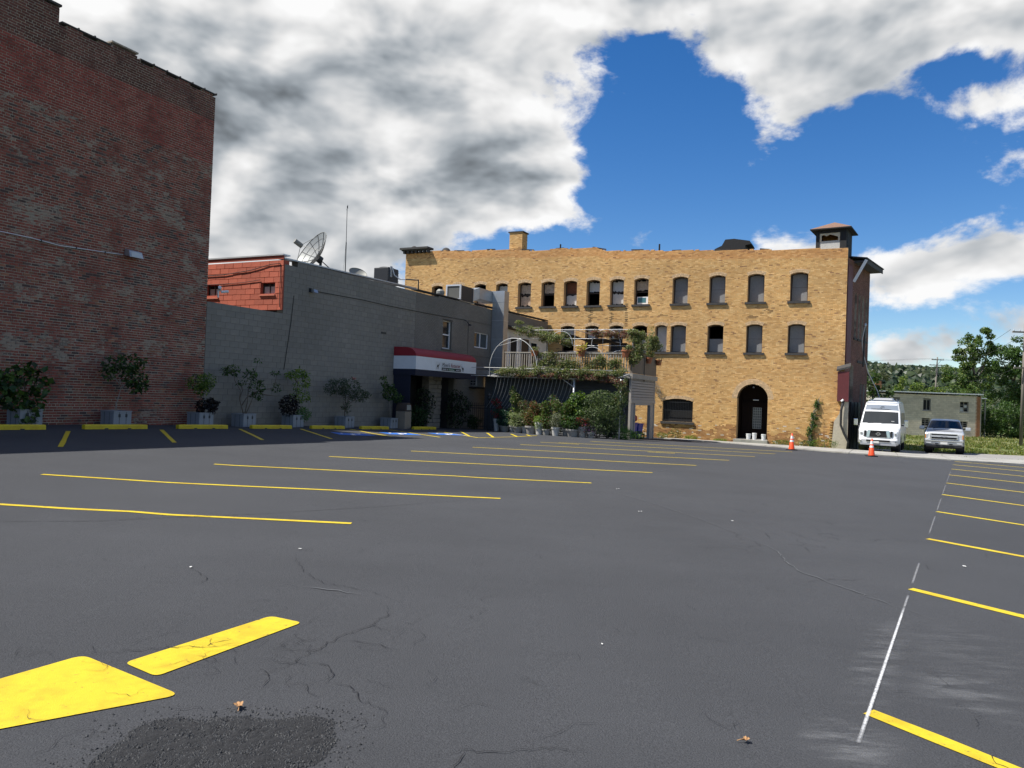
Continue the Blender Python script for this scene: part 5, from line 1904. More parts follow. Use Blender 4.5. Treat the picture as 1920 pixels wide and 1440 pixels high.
# 4 many stems
shrub(PL[3][0], S_P, pz[3], 'open many-stemmed shrub with sparse leaf tufts on the gray wall',
      [[(0, 0, 0), (-.12, 0, .3), (-.22, 0, .55), (-.22, .02, .85), (-.5, .02, 1.2), (-.52, .02, 1.45)], [(-.1, 0, .35), (.08, 0, .6), (.3, .05, .75), (.5, .05, .85)],
       [(.02, 0, 0), (.12, .02, .5), (.13, .02, .95), (.25, .03, 1.3), (.40, .03, 1.5), (.5, .03, 1.85)], [(.05, 0, 0), (.3, 0, .45), (.38, .02, .7)], [(-.22, 0, .6), (-.1, 0, .85), (-.15, 0, 1.05)],
       [(.4, .05, .8), (.9, .04, .92), (1.25, .05, .95), (1.35, .05, 1.2), (1.4, .05, 1.5)], [(.4, .04, .78), (.95, .05, .72), (1.2, .05, .7), (1.45, .05, .68)]],
      [((-.62, .02, 1.5), (.3, .2, .18), 3), ((-.85, 0, 1.45), (.18, .15, .12), 1), ((.2, .03, 1.4), (.22, .2, .17), 2.5), ((-.12, 0, 1.1), (.2, .15, .09), 1), ((.45, .05, .9), (.3, .25, .28), 4), ((.5, .03, 1.9), (.16, .14, .07), .7), ((.62, .05, 1.12), (.14, .12, .14), .8),
       ((1.4, .05, 1.0), (.16, .15, .2), 1), ((1.35, .05, 1.5), (.18, .12, .06), .7), ((.6, .05, .6), (.15, .12, .06), .6)],
      620, .10, DKG + GRN[:3], 35, aspect=.55, stem_r=.022, droop=.3)
# 5 black ball with lime fronds
shrub(PL[4][0], S_P, pz[4], 'lime green arching fronds rising out of a planter against the gray wall',
      [[(0, 0, 0), (.1, 0, .5), (.15, 0, 1.0), (.2, 0, 1.5)], [(.18, 0, 1.25), (-.1, 0, 1.5)], [(.2, 0, 1.4), (.55, .02, 1.55)]],
      [((-.15, 0, 1.52), (.26, .2, .12), 2), ((.3, 0, 1.62), (.3, .2, .14), 2), ((.6, .02, 1.35), (.14, .12, .35), 2), ((.2, 0, 1.15), (.2, .15, .22), 1.3), ((.25, .02, .75), (.42, .25, .22), 2), ((.6, .02, .72), (.25, .2, .18), 1)],
      620, .12, LIME + GRN[:1], 36, aspect=.35, droop=.9)
shrub(PL[4][0] - .12, S_P + .03, pz[4], 'round black-leaved plant beside a bright green tuft', [[(0, 0, 0), (0, 0, .3)]],
      [((-.12, .0, .42), (.38, .3, .38), 3)], 520, .09, BLK, 37, name='dark_foliage_plant', aspect=.8)
shrub(PL[4][0] + .22, S_P + .12, pz[4] - .02, 'bright green grassy tuft spilling over the planter edge', [[(0, 0, 0), (.1, .1, .2)]],
      [((.12, .05, .12), (.30, .25, .26), 3)], 620, .075, [(.05, .16, .02), (.04, .12, .02), (.07, .2, .03)], 38, name='green_tuft', aspect=.3)
# 6 oleander
shrub(PL[5][0], S_P, pz[5], 'wide dark oleander with a pink flower in front of the gray wall',
      [[(0, 0, 0), (-.02, 0, .35), (.02, 0, .8), (-.25, 0, 1.2)], [(.0, 0, .3), (.25, .02, .6), (.55, .05, .75), (.9, .06, .9)], [(.02, 0, .4), (.2, 0, .8), (.3, .02, 1.2)], [(0, 0, .3), (-.15, 0, .7)]],
      [((-.35, 0, 1.25), (.5, .3, .3), 3), ((.25, .02, 1.2), (.55, .35, .42), 5), ((.8, .05, .92), (.45, .3, .26), 3), ((1.25, .06, .98), (.2, .18, .14), .7), ((-.95, 0, 1.15), (.28, .2, .22), 1.2), ((-.75, 0, 1.45), (.2, .15, .12), .6), ((-.02, .05, .45), (.18, .15, .25), 1)],
      1500, .105, GRY + DKG, 39, aspect=.28, droop=.1, extra=([(.5, .12, .16)], [((.38, .05, 1.62), (.09, .09, .05), 1)], 22, .05))
# 7 sapling
shrub(PL[6][0], S_P, pz[6], 'small sapling with a crooked bare stem beside the awning curtain',
      [[(.05, 0, 0), (.05, 0, .4), (-.05, 0, .75), (-.02, 0, 1.0)], [(-.04, 0, .8), (-.4, 0, 1.45), (-.55, .02, 1.75)], [(0, 0, .9), (.35, .05, 1.05)]],
      [((-.05, .02, 1.15), (.35, .3, .28), 4), ((-.1, .02, 1.4), (.3, .22, .14), 1.5), ((.5, .05, .95), (.25, .2, .18), 1.6), ((-.45, .02, 1.55), (.2, .15, .14), .8), ((-.6, .02, 1.8), (.16, .12, .06), .5)],
      560, .12, GRN + DKG, 40, bark='pale_bark', aspect=.55, droop=.5)

# ---- waste bin with domed hood by the awning
tb = wthing('trash_bin', 'beige bin with a dark domed hood beside the awning', 'trash bin', 15.25, .95)
z = BASE[tb.name][2]
MB().box(14.95, 15.45, -1.2, -.7, z, z + .78).build('bin_body', mat('bin_beige', (.23, .19, .14), rough=.8, var=.1), tb, bevel=.02)
hood = MB()
hood.grid([[(15.2 + .26 * math.cos(R(a)), y_, z + .80 + .36 * math.sin(R(a))) for a in range(0, 181, 15)] for y_ in (-1.21, -.69)])
hood.add([(15.2 + .26 * math.cos(R(a)), -1.21, z + .80 + .36 * math.sin(R(a))) for a in range(0, 181, 15)], [tuple(range(13))])
hood.build('hood', mat('bin_hood', (.05, .035, .028), rough=.6), tb, smooth=False)
MB().box(15.05, 15.35, -1.222, -1.212, z + .84, z + 1.06).build('flap', M['galv'], tb)
MB().box(15.5, 15.72, -1.0, -.74, z, z + .55).build('side_bin', M['gray_pot'], tb)

# ---- dark plants and lamp post under the awning
for i, (t, s, hh, w_, n, cl, lb) in enumerate([
        (16.5, .75, 1.0, .55, 700, DKG, 'low dark gray-green plant in the shade beside the bin'),
        (17.3, .6, 1.9, .55, 900, BLK + DKG, 'tall dark evergreen in the shade left of the stone pier'),
        (20.1, .75, 1.9, .75, 1300, BLK + DKG, 'broad dark evergreen in the shade right of the stone pier'),
        (21.6, .9, .7, .4, 400, DKG, 'small dark fern at the foot of the iron fence')]):
    z = gts(t, s)
    shrub(t, s, z, lb, [[(0, 0, 0), (.03, 0, hh * .4), (0, 0, hh * .8)]],
          [((0, 0, hh * .35), (w_ * .8, w_ * .7, hh * .3), 3), ((.1, .05, hh * .65), (w_, w_ * .8, hh * .25), 3), ((-.1, 0, hh * .88), (w_ * .6, w_ * .5, hh * .15), 1.2)],
          n, .12, cl, 60 + i, name='shade_plant', group='dark plants under the awning')

# ---------------------------------------------------------------- deck behind the trellis
deck = wthing('raised_deck', 'raised wooden deck with taupe clapboard side and slatted railing', 'deck', 24.6, 5.0)
DTa, DTb, DS = 22.6, 27.0, 9.0
MB().box(DTa, DTb, -DS, -.1, 2.72, 2.80).build('deck_floor', M['deck_wood'], deck)
for i in range(10):
    MB().box(DTa + .02, DTa + .06, -DS + .1 + i * .88, -DS + .14 + i * .88, 2.55, 2.718).build('joist_end', M['deck_wood'], deck)
MB().box(DTa - .03, DTa, -DS - .06, -.1, 2.60, 2.84).build('rim_board', M['weathered'], deck)
MB().box(DTa - .03, DTb + .1, -DS - .09, -DS - .06, 2.60, 2.84).build('rim_board', M['weathered'], deck)
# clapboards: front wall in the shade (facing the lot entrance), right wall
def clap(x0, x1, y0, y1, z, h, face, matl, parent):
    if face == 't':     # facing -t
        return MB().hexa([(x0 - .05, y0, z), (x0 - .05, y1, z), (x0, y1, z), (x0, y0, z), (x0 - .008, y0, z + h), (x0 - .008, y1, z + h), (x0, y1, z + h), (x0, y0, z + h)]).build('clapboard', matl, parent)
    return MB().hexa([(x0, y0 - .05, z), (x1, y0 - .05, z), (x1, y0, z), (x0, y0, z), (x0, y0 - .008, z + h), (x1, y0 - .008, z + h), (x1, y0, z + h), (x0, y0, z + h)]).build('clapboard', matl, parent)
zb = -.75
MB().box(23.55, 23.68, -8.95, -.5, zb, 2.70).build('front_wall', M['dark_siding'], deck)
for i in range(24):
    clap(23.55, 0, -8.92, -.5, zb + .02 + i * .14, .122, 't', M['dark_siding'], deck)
MB().box(22.75, 26.95, -8.95, -8.88, 1.50, 2.70).build('side_wall', M['dark_siding'], deck)  # dark backing seen through the gaps, a painted shadow line under each lap
for a_, b_ in ((22.75, 23.35), (26.25, 26.95)):
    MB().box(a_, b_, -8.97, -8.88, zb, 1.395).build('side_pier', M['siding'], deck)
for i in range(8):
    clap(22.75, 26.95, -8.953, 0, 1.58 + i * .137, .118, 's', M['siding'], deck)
for x in (22.70, 26.93):
    MB().box(x, x + .10, -9.0, -8.9, zb, 2.60).build('corner_board', M['siding'], deck)
MB().box(22.7, 27.03, -9.03, -8.985, 1.40, 1.57).build('header_trim', M['siding'], deck)
MB().box(23.35, 23.47, -9.02, -8.86, zb, 1.398).box(26.13, 26.25, -9.02, -8.86, zb, 1.398).box(23.47, 26.13, -9.02, -8.86, 1.30, 1.398).build('opening_trim', M['siding'], deck)
MB().box(24.9, 25.02, -8.3, -8.2, zb, 2.6).build('post', M['dark_wood'], deck)
# railing: every baluster by itself
bal = None
rail_t = DTa + .03
MB().box(rail_t - .03, rail_t + .05, -8.96, -2.0, 3.78, 3.84).build('top_rail', M['weathered'], deck)
MB().box(rail_t - .02, rail_t + .04, -8.96, -2.0, 2.90, 2.95).build('bottom_rail', M['weathered'], deck)
for i in range(52):
    y = -8.9 + i * .134
    if bal is None:
        bal = MB().box(rail_t - .012, rail_t + .028, y, y + .045, 2.95, 3.78).build('baluster', M['weathered'], deck)
        y0_ = y
    else:
        o = bal.copy()
        COL.objects.link(o)
        o.location.y += y - y0_
for y_ in (-2.08, -9.04):
    MB().box(rail_t - .04, rail_t + .06, y_, y_ + .1, 2.8, 3.92).build('newel_post', M['deck_wood'], deck)
# solid board panel along the right side
for i in range(24):
    x = DTa + .14 + i * .18
    MB().box(x, x + .172, -9.02, -8.99, 2.86, 3.78 + .02 * math.sin(i)).build('panel_board', M['deck_wood'], deck)
MB().box(DTa + .1, DTb, -9.05, -8.96, 3.80, 3.86).box(24.7, 24.8, -9.07, -9.025, 2.5, 3.8).build('side_rail', M['deck_wood'], deck)

# trellis in front: pipes, post, hanging strings
tr = fthing('pipe_trellis', 'white pipe trellis with hanging strings in front of the deck', 'trellis', 5.8, 20.6)
TT = 20.6
zg = gts(TT, 6.9)
for zp, a, b, r_ in ((2.50, .6, 9.3, .022), (2.46, 2.3, 9.2, .015), (2.92, .6, 8.9, .016)):
    MB().tube([(a, TT + (.1 if r_ < .03 else 0), zp), ((a + b) / 2, TT, zp - .02), (b, TT, zp - .04)], r_, 7).build('pipe', M['white_pipe'], tr, smooth=True)
MB().tube([(2.35, TT, 2.50), (2.35, DTa, 2.9)], .022, 6).tube([(5.0, TT, 2.50), (5.0, DTa, 2.8)], .022, 6).tube([(8.9, TT, 2.50), (8.9, DTa, 2.8)], .022, 6).build('cross_pipe', M['white_pipe'], tr)
for s_ in (6.85, 9.15):
    MB().tube([(s_, TT, gts(TT, s_) - .05), (s_, TT, 2.48)], .05 if s_ < 8 else .035, 8).build('post', M['light_metal'], tr, smooth=True)
MB().tube([(6.85, TT, 2.05), (6.2, TT, 2.46)], .02, 6).build('brace', M['light_metal'], tr)
for s_ in (2.3, 4.1, 5.0, 6.3, 7.4, 8.3):
    MB().tube([(s_, TT, 2.50), (s_, TT, 2.92)], .014, 5).build('picket', M['white_pipe'], tr)
rg = random.Random(4)
for i in range(21):
    s_ = 2.75 + i * .20
    e = .85 + .05 * rg.random()
    pts = [(s_ - e * (k_ / 7) ** 1.0 + .10 * math.sin(math.pi * k_ / 7), TT + .05 + .5 * k_ / 7, 2.46 - 1.55 * (k_ / 7) - .12 * math.sin(math.pi * k_ / 7)) for k_ in range(8)]
    MB().tube(pts, .0065, 4).build('string', M['string'], tr)
# upper pergola on the deck, hoops and shade cloth
pg = fthing('pergola', 'thin pipe pergola with hoops standing on the deck', 'pergola', 5.9, DTa + .3, 2.8)
PT = DTa + .3
for a, b, zp in ((2.7, 9.0, 5.0), (2.7, 9.0, 4.55), (5.8, 9.0, 4.2)):
    MB().tube([(a, PT, zp), (b, PT, zp)], .012, 6).build('pipe', M['light_metal'], pg)
for s_ in (2.7, 5.9, 8.95, 4.4, 7.4):
    MB().tube([(s_, PT, 2.8), (s_, PT, 5.0)], .016 if s_ in (2.7, 5.9, 8.95) else .009, 6).build('post', M['light_metal'], pg)
MB().tube([(2.7, PT, 5.0), (2.7, PT + 3, 5.0)], .018, 6).tube([(8.95, PT, 5.0), (8.95, PT + 3, 5.0)], .018, 6).tube([(5.9, PT, 5.0), (5.9, PT + 3, 5.0)], .018, 6).build('pipe', M['light_metal'], pg)
def hoop(cs, cz, r_, tt, thick, label=None, squash=1.0):
    return MB().tube([(cs + r_ * math.cos(R(a)), tt, cz + r_ * squash * math.sin(R(a))) for a in range(-5, 186, 10)], thick, 7)
hp = fthing('trellis_hoop', 'large white pipe hoop beside the galvanised duct', 'hoop', 3.35, 21.2, 2.9)
hoop(3.30, 2.95, 1.32, 21.2, .019, squash=1.12).build('arch', M['white_pipe'], hp, smooth=True)
MB().tube([(2.5, 21.2, 4.05), (3.6, 21.2, 4.35)], .010, 6).build('tie', M['white_pipe'], hp)
for cs, cz, r_ in ((5.2, 4.3, .62), (6.9, 3.5, .62), (8.3, 3.4, .55), (7.6, 4.25, .75), (5.9, 3.4, .5)):
    hoop(cs, cz, r_, PT - .12, .013).build('hoop', M['light_metal'], pg)
cl = fthing('shade_cloth', 'black shade cloth sagging under the pergola', 'shade cloth', 6.6, PT + .8, 4.5)
rows_ = []
for i in range(9):
    rows_.append([(4.3 + 4.3 * j / 14, PT + .1 + i * .28, 4.86 - .035 * j - .16 * math.sin(math.pi * i / 8) - .07 * math.sin(j * 1.1)) for j in range(15)])
MB().grid(rows_).build('cloth', M['shade_cloth'], cl, smooth=True)

# vines
VINE = [(.13, .17, .05), (.17, .20, .075), (.09, .13, .04), (.24, .24, .12), (.22, .17, .09), (.11, .15, .045)]
REDV = [(.22, .06, .055), (.17, .04, .06), (.13, .14, .06), (.26, .12, .09), (.2, .2, .1)]
def vine(name, label, path, n, size, cols, seed, spread, cat='vine', strands=7):
    x, y, z = path[len(path) // 2]
    r_ = fthing(name, label, cat, x, y, z, 'vines on the deck and trellis')
    rg_ = random.Random(seed)
    blobs = []
    for q in range(strands):
        pts = [(p[0] + rg_.gauss(0, spread[0] * .6), p[1] + rg_.gauss(0, spread[1] * .4), p[2] + rg_.gauss(0, spread[2] * .6)) for p in path]
        MB().tube(pts, .008, 5).build('stem', M['pale_bark'], r_)
    for a, b in zip(path, path[1:]):
        k_ = max(1, int(math.dist(a, b) / .07))
        for q in range(k_):
            f_ = (q + rg_.random()) / k_
            c_ = [a[i] + (b[i] - a[i]) * f_ + rg_.gauss(0, spread[i] * .6) for i in range(3)]
            blobs.append((c_, (spread[0] * rg_.uniform(.3, 1.3), spread[1] * .8, spread[2] * rg_.uniform(.3, 1.2)), rg_.uniform(.2, 1.5)))
    leaves('foliage', r_, blobs, n, size, cols, M['leaf'], seed, shell=0, aspect=.7)
vine('climbing_vine', 'leafy vine trailing along the deck railing', [(4.0, DTa - .1, 3.2), (5.2, DTa - .1, 3.35), (6.4, DTa - .1, 3.15), (7.6, DTa - .1, 3.3), (8.6, DTa - .1, 3.1)], 8925, .066, VINE, 81, (.3, .12, .34))
vine('climbing_vine', 'pale vine mixed with dry stems over the trellis top', [(2.9, TT, 2.75), (4.0, TT, 2.72), (5.2, TT, 2.78), (6.5, TT, 2.72), (7.8, TT, 2.7), (9.0, TT, 2.62)], 11050, .066, VINE, 82, (.3, .2, .17))
vine('creeper', 'reddish creeper hanging along the trellis pipes', [(4.2, TT - .05, 2.62), (5.5, TT - .05, 2.62), (7.0, TT - .05, 2.60), (8.3, TT - .05, 2.55), (9.1, TT - .05, 2.35)], 6240, .06, REDV, 83, (.3, .14, .12))
vine('climbing_vine', 'vine climbing the left pergola post toward the gray brick', [(2.8, PT, 5.15), (3.4, PT, 4.95), (4.3, PT, 4.75), (5.0, PT, 4.45), (5.7, PT, 4.35)], 6375, .066, VINE, 84, (.28, .3, .2))
vine('creeper', 'red leaved creeper on the pergola roof', [(6.9, PT, 4.85), (7.8, PT, 4.8), (8.6, PT, 4.72)], 4290, .06, REDV, 85, (.3, .3, .12))
vine('climbing_vine', 'dense vine around the right pergola post', [(8.9, PT, 4.9), (9.1, PT, 4.4), (9.2, PT, 4.0), (8.8, PT - .1, 3.7)], 6800, .066, VINE, 86, (.32, .3, .28))
vine('climbing_vine', 'vine reaching from the deck corner to the tan brick', [(9.2, 25.2, 4.9), (9.3, 25.4, 4.5), (9.25, 25.2, 4.1)], 4675, .066, VINE, 87, (.3, .5, .28))
vine('climbing_vine', 'vine hanging down the trellis end post', [(9.15, TT, 2.4), (9.2, TT, 1.9), (9.1, TT, 1.4), (9.15, TT, .9)], 1487, .066, VINE, 88, (.16, .16, .25))
vine('climbing_vine', 'bare tangled vine on the tan wall beside the deck', [(7.0, 32.85, 3.1), (7.3, 32.85, 2.6), (7.6, 32.85, 2.2), (7.75, 32.85, 1.8)], 90, .06, VINE, 89, (.2, .05, .2), strands=9)
vine('ivy', 'ivy climbing the tan brick near the corner', [(16.35, 32.9, -.7), (16.4, 32.9, .0), (16.55, 32.9, .8), (16.7, 32.9, 1.6), (16.78, 32.9, 2.0)], 1100, .085, GRN, 90, (.14, .05, .25))

# flower pots on the railing
def pot(name, label, s_, t_, z_, r_, h, matl, cols, n, size, seed, grow=.3, cat='flower pot', group='pots on the deck railing', wide=1.1):
    p_ = fthing(name, label, cat, s_, t_, z_, group)
    MB().lathe([(r_ * .68, 0), (r_ * .95, h * .8), (r_ * 1.06, h * .8), (r_ * 1.06, h), (r_ * .92, h), (r_ * .88, h * .88)], 16, (s_, t_, z_), caps=True).build('pot', M[matl], p_, smooth=False)
    MB().lathe([(r_ * .86, h * .86), (.01, h * .9)], 12, (s_, t_, z_), caps=False).build('soil', M['soil'], p_)
    if n:
        rq = random.Random(seed * 7)
        bl = [((s_, t_, z_ + h + grow * .25), (r_ * wide, r_ * wide, max(.12, grow * .28)), 2.2)]
        for q in range(5):
            k_ = rq.random()
            bl.append(((s_ + rq.gauss(0, r_ * wide * .4), t_ + rq.gauss(0, r_ * .5), z_ + h + grow * (.2 + .75 * k_)), (r_ * wide * rq.uniform(.35, .75), r_ * wide * .6, max(.08, grow * rq.uniform(.10, .22))), rq.uniform(.5, 1.3)))
        if grow < .5:
            bl.append(((s_, t_ - r_ * .5, z_ + h * .75), (r_ * 1.15, r_ * .8, h * .35), 1.6))
        leaves('foliage', p_, bl, n, size, cols, M['leaf'], seed, aspect=.5)
    return p_
pot('flower_pot', 'terracotta pot with yellow leaves on the deck railing', 6.45, DTa - .14, 3.62, .2, .34, 'terracotta', [(.45, .42, .03), (.35, .34, .04), (.14, .04, .03)], 160, .11, 91)
pot('flower_pot', 'terracotta pot on the deck railing corner', 8.75, DTa - .14, 3.60, .21, .36, 'terracotta', DKG, 60, .09, 92, grow=.12)
pot('flower_pot', 'terracotta trough-like pot among the railing vines', 3.9, DTa - .14, 3.62, .2, .28, 'terracotta', VINE, 80, .09, 93, grow=.2)
pot('flower_pot', 'brown pot hung on the board panel', 9.18, 25.0, 3.45, .17, .30, 'terracotta', DKG, 50, .08, 94, grow=.12)
pot('flower_pot', 'brown pot hung at the end of the board panel', 9.18, 26.9, 3.45, .17, .30, 'terracotta', DKG, 50, .08, 95, grow=.12)

# ---- iron fence and gate posts
fe = fthing('iron_fence', 'black iron picket fence behind the potted plants', 'fence', 3.2, 21.6)
pk = None
for i in range(44):
    s_ = .6 + i * .125
    z = gts(21.6, s_)
    m_ = MB().box(s_ - .009, s_ + .009, 21.591, 21.609, z + .05, z + 1.32)
    m_.add([(s_ - .02, 21.585, z + 1.32), (s_ + .02, 21.585, z + 1.32), (s_ + .02, 21.615, z + 1.32), (s_ - .02, 21.615, z + 1.32), (s_, 21.6, z + 1.43)], [(0, 1, 4), (1, 2, 4), (2, 3, 4), (3, 0, 4), (3, 2, 1, 0)])
    m_.build('picket', M['dark_metal'], fe)
z0, z1 = gts(21.6, .6), gts(21.6, 6)
for h in (.18, 1.12, 1.25):
    MB().bar((.55, 21.6, z0 + h), (6.05, 21.6, z1 + h), .03, .03).build('rail', M['dark_metal'], fe)
for s_ in (1.9, 3.4, 5.3):
    z = gts(21.6, s_)
    lp = fthing('fence_post', ['black gate post with scrolled top near the gray wall', 'black lantern-topped post among the climbing plants', 'black lantern-topped post behind the grassy pot'][(1.9, 3.4, 5.3).index(s_)], 'post', s_, 21.45, z)
    MB().lathe([(.05, 0), (.045, 1.45), (.08, 1.47), (.03, 1.55)], 10, (s_, 21.45, z)).build('shaft', M['dark_metal'], lp)
    MB().lathe([(.05, 1.55), (.10, 1.65), (.09, 1.78), (.12, 1.80), (.02, 1.92), (.015, 2.05)], 8, (s_, 21.45, z)).build('lantern', M['dark_metal'], lp)

# ---- potted plants in front of the trellis: (s, t)
PP = [
    (2.66, 20.9, .17, .62, 'white_pot', 'tall white planter by the fence with red flowers', [(.42, .02, .03), (.3, .02, .04), (.03, .06, .02), (.03, .05, .02)], 700, .085, 1.0, 1.7),
    (3.22, 20.7, .26, .30, 'gray_pot', 'low pot of dark feathery evergreen', [(.02, .06, .04), (.025, .075, .045)], 1500, .075, .85, 1.7),
    (3.62, 20.75, .17, .35, 'white_pot', 'small white pot of climbing green', GRN + VINE, 1100, .09, 1.75, 1.7),
    (4.08, 20.4, .24, .30, 'gray_pot', 'gray pot of pale variegated leaves', [(.22, .26, .13), (.15, .2, .08), (.28, .30, .17)], 1500, .075, .75, 1.9),
    (4.42, 20.55, .22, .34, 'white_pot', 'white pot of bronze and green foliage', [(.17, .08, .05), (.09, .13, .04), (.15, .15, .08)], 1200, .08, 1.2, 1.7),
    (4.84, 20.3, .29, .38, 'gray_pot', 'gray pot with reddish upright plant', [(.24, .07, .04), (.12, .07, .03), (.09, .13, .03), (.12, .16, .05)], 1500, .085, 1.65, 1.35),
    (5.38, 20.05, .21, .60, 'white_pot', 'tall pot smothered in lime trailing leaves', LIME + [(.26, .32, .09)], 1300, .06, .22, 1.55),
    (5.78, 20.0, .21, .28, 'gray_pot', 'pot of bright green leaves with purple stems', GRN + [(.13, .03, .03), (.14, .18, .05)], 1400, .09, 1.45, 1.6),
    (6.28, 19.9, .2, .40, 'white_pot', 'white pot of silvery fine-leaved plant', [(.27, .28, .21), (.2, .21, .15), (.13, .15, .09)], 1700, .055, .85, 1.7),
    (6.72, 20.2, .22, .36, 'gray_pot', 'gray pot of tall green and bronze leaves beside the trellis post', GRN + [(.15, .09, .05)], 1300, .095, 1.5, 1.5),
    (7.14, 19.95, .34, .36, 'gray_pot', 'broad gray pot of deep green leaves', DKG + GRN[:2], 1100, .09, .6, 1.3),
    (7.6, 19.95, .23, .50, 'gray_pot', 'square-shouldered gray pot of red begonias', [(.26, .02, .03), (.06, .07, .03), (.03, .05, .02)], 700, .07, .4, 1.5),
    (7.98, 20.0, .2, .26, 'gray_pot', 'low pot with violet flowers', [(.16, .06, .22), (.03, .05, .02), (.03, .06, .02)], 600, .055, .35, 1.5),
]
for i, (s_, t_, r_, h, mm, lb, cl_, n, size, grow, wide) in enumerate(PP):
    z = gts(t_, s_)
    p_ = pot('plant_pot', lb, s_, t_, z + .004, r_, h, mm, cl_, n, size, 100 + i, grow=grow, cat='potted plant', group='potted plants before the trellis', wide=wide)
    MB().tube([(s_, t_, z + h * .85), (s_ + .04, t_, z + h + grow * .5), (s_, t_, z + h + grow * .8)], .012, 5).build('stem', M['bark'], p_)

def bush(name, label, s_, t_, blobs, n, size, cols, seed, cat='shrub', stems=(), aspect=.5):
    z = gts(t_, s_)
    r_ = fthing(name, label, cat, s_, t_, z)
    rg_ = random.Random(seed)
    for q in range(4):
        b = blobs[q % len(blobs)]
        MB().tube([(s_ + rg_.uniform(-.1, .1), t_, z), (s_ + b[0][0] * .5, t_ + b[0][1] * .5, z + b[0][2] * .5), (s_ + b[0][0], t_ + b[0][1], z + b[0][2])], [.03, .02, .008], 6).build('stem', M['bark'], r_)
    leaves('foliage', r_, [((s_ + b[0][0], t_ + b[0][1], z + b[0][2]), b[1], b[2]) for b in blobs], n, size, cols, M['leaf'], seed, aspect=aspect)
bush('leafy_shrub', 'large loose green shrub filling the right half of the trellis', 8.2, 20.4,
     [((-.3, 0, 1.1), (.7, .5, .5), 3), ((.35, .1, 1.35), (.75, .5, .5), 3), ((.7, .2, .9), (.5, .4, .5), 2), ((-.75, 0, .8), (.4, .35, .4), 1.5), ((.1, 0, 1.95), (.6, .35, .28), 1.2), ((.9, .2, 1.8), (.4, .3, .4), 1.2), ((-.5, 0, 1.7), (.45, .3, .3), 1), ((-.9, 0, 1.35), (.4, .3, .4), 1), ((.1, 0, .5), (.6, .4, .3), 1)],
     11000, .08, [(.09, .14, .05), (.07, .115, .04), (.13, .17, .075), (.17, .20, .10)], 131)
bush('leafy_shrub', 'yellow-green broad-leaved shrub by the trellis post', 7.0, 20.3, [((0, 0, 1.4), (.5, .3, .4), 2), ((.2, 0, 1.85), (.35, .25, .25), 1.2), ((-.3, 0, .95), (.4, .25, .35), 1.4), ((.35, 0, 1.15), (.4, .3, .4), 1.2)], 1500, .12, GRN + LIME[:1], 132, aspect=.7)
for i, (s_, t_, h, w_, cl_, lb) in enumerate([(3.9, 20.95, 1.75, .34, VINE + GRN, 'slender climber beside the first lantern post'), (5.1, 20.75, 1.35, .42, VINE, 'loose green climber behind the reddish pot plant'),
                                              (6.05, 20.6, 1.6, .40, GRN + VINE, 'tall leafy climber behind the silvery plant'), (4.5, 20.9, 1.1, .45, DKG + GRN, 'dark leafy shrub between the pots and the fence')]):
    bush('climber', lb, s_, t_, [((0, 0, h * .35), (w_, .3, h * .3), 2), ((.1, 0, h * .65), (w_ * .9, .3, h * .22), 1.6), ((-.08, 0, h * .92), (w_ * .6, .25, h * .14), 1)], 1500, .09, cl_, 150 + i)
bush('bright_bush', 'low bright green bush at the deck corner', 9.0, 21.2, [((0, 0, .3), (.6, .45, .32), 3), ((.3, .1, .25), (.4, .4, .25), 1.5)], 2200, .06, [(.07, .2, .02), (.05, .15, .02), (.10, .25, .03)], 133, aspect=.35)
bush('low_plant', 'low green plant in front of the blue bins', 9.3, 23.2, [((0, 0, .2), (.3, .5, .2), 2)], 420, .08, GRN, 134)
bush('dark_shrub', 'dark shrub between the begonias and the bright bush', 8.55, 20.7, [((0, 0, .45), (.4, .35, .4), 2)], 900, .08, DKG + BLK, 135)
# weeds at the foot of the tan wall
for i, (s_, t_, w_, h, cl_, lb) in enumerate([(8.1, 32.3, .35, .3, LIME + GRN, 'pale weeds at the wall left of the barred window'), (8.9, 32.3, .45, .55, GRN, 'tall weeds under the barred window'),
                                             (9.8, 32.4, .4, .22, LIME, 'scrubby weeds right of the barred window'), (15.0, 32.3, .6, .25, GRN + LIME, 'weeds between the arched door and the ivy'),
                                             (17.2, 32.1, .7, .45, LIME + GRN, 'thick weeds at the broken corner of the tan building'), (16.2, 32.3, .4, .3, GRN, 'weeds at the root of the ivy'),
                                             (11.5, 32.5, .4, .12, LIME, 'small weeds left of the arched door')]):
    bush('weeds', lb, s_, t_, [((0, 0, h * .5), (w_, .25, h * .6), 1)], int(350 * w_ / .4), .09, cl_, 140 + i, cat='weeds', aspect=.25)

# blue bins inside the deck doorway, red crate
for i, (t, s, lb) in enumerate(((24.1, 8.55, 'blue plastic bin with red bags on it in the deck doorway'), (25.3, 8.5, 'taller blue plastic bin next to the doorway post'))):
    b_ = wthing('blue_bin', lb, 'bin', t, s)
    z = BASE[b_.name][2]
    h = .75 if i == 0 else .72
    MB().hexa([(t - .35, -s - .25, z), (t + .35, -s - .25, z), (t + .35, -s + .25, z), (t - .35, -s + .25, z), (t - .42, -s - .3, z + h), (t + .42, -s - .3, z + h), (t + .42, -s + .3, z + h), (t - .42, -s + .3, z + h)]).build('bin_body', M['blue_plastic'], b_, bevel=.03)
    MB().box(t - .45, t + .45, -s - .33, -s + .33, z + h, z + h + .05).build('rim', M['blue_plastic'], b_)
rb = wthing('red_bag', 'crumpled red bag lying on the blue bin', 'bag', 24.2, 8.55, gts(24.1, 8.55) + .81)
m_ = MB().lathe([(.22, 0), (.34, .12), (.32, .3), (.2, .42), (.08, .5)], 12, (24.2, -8.55, gts(24.1, 8.55) + .81))
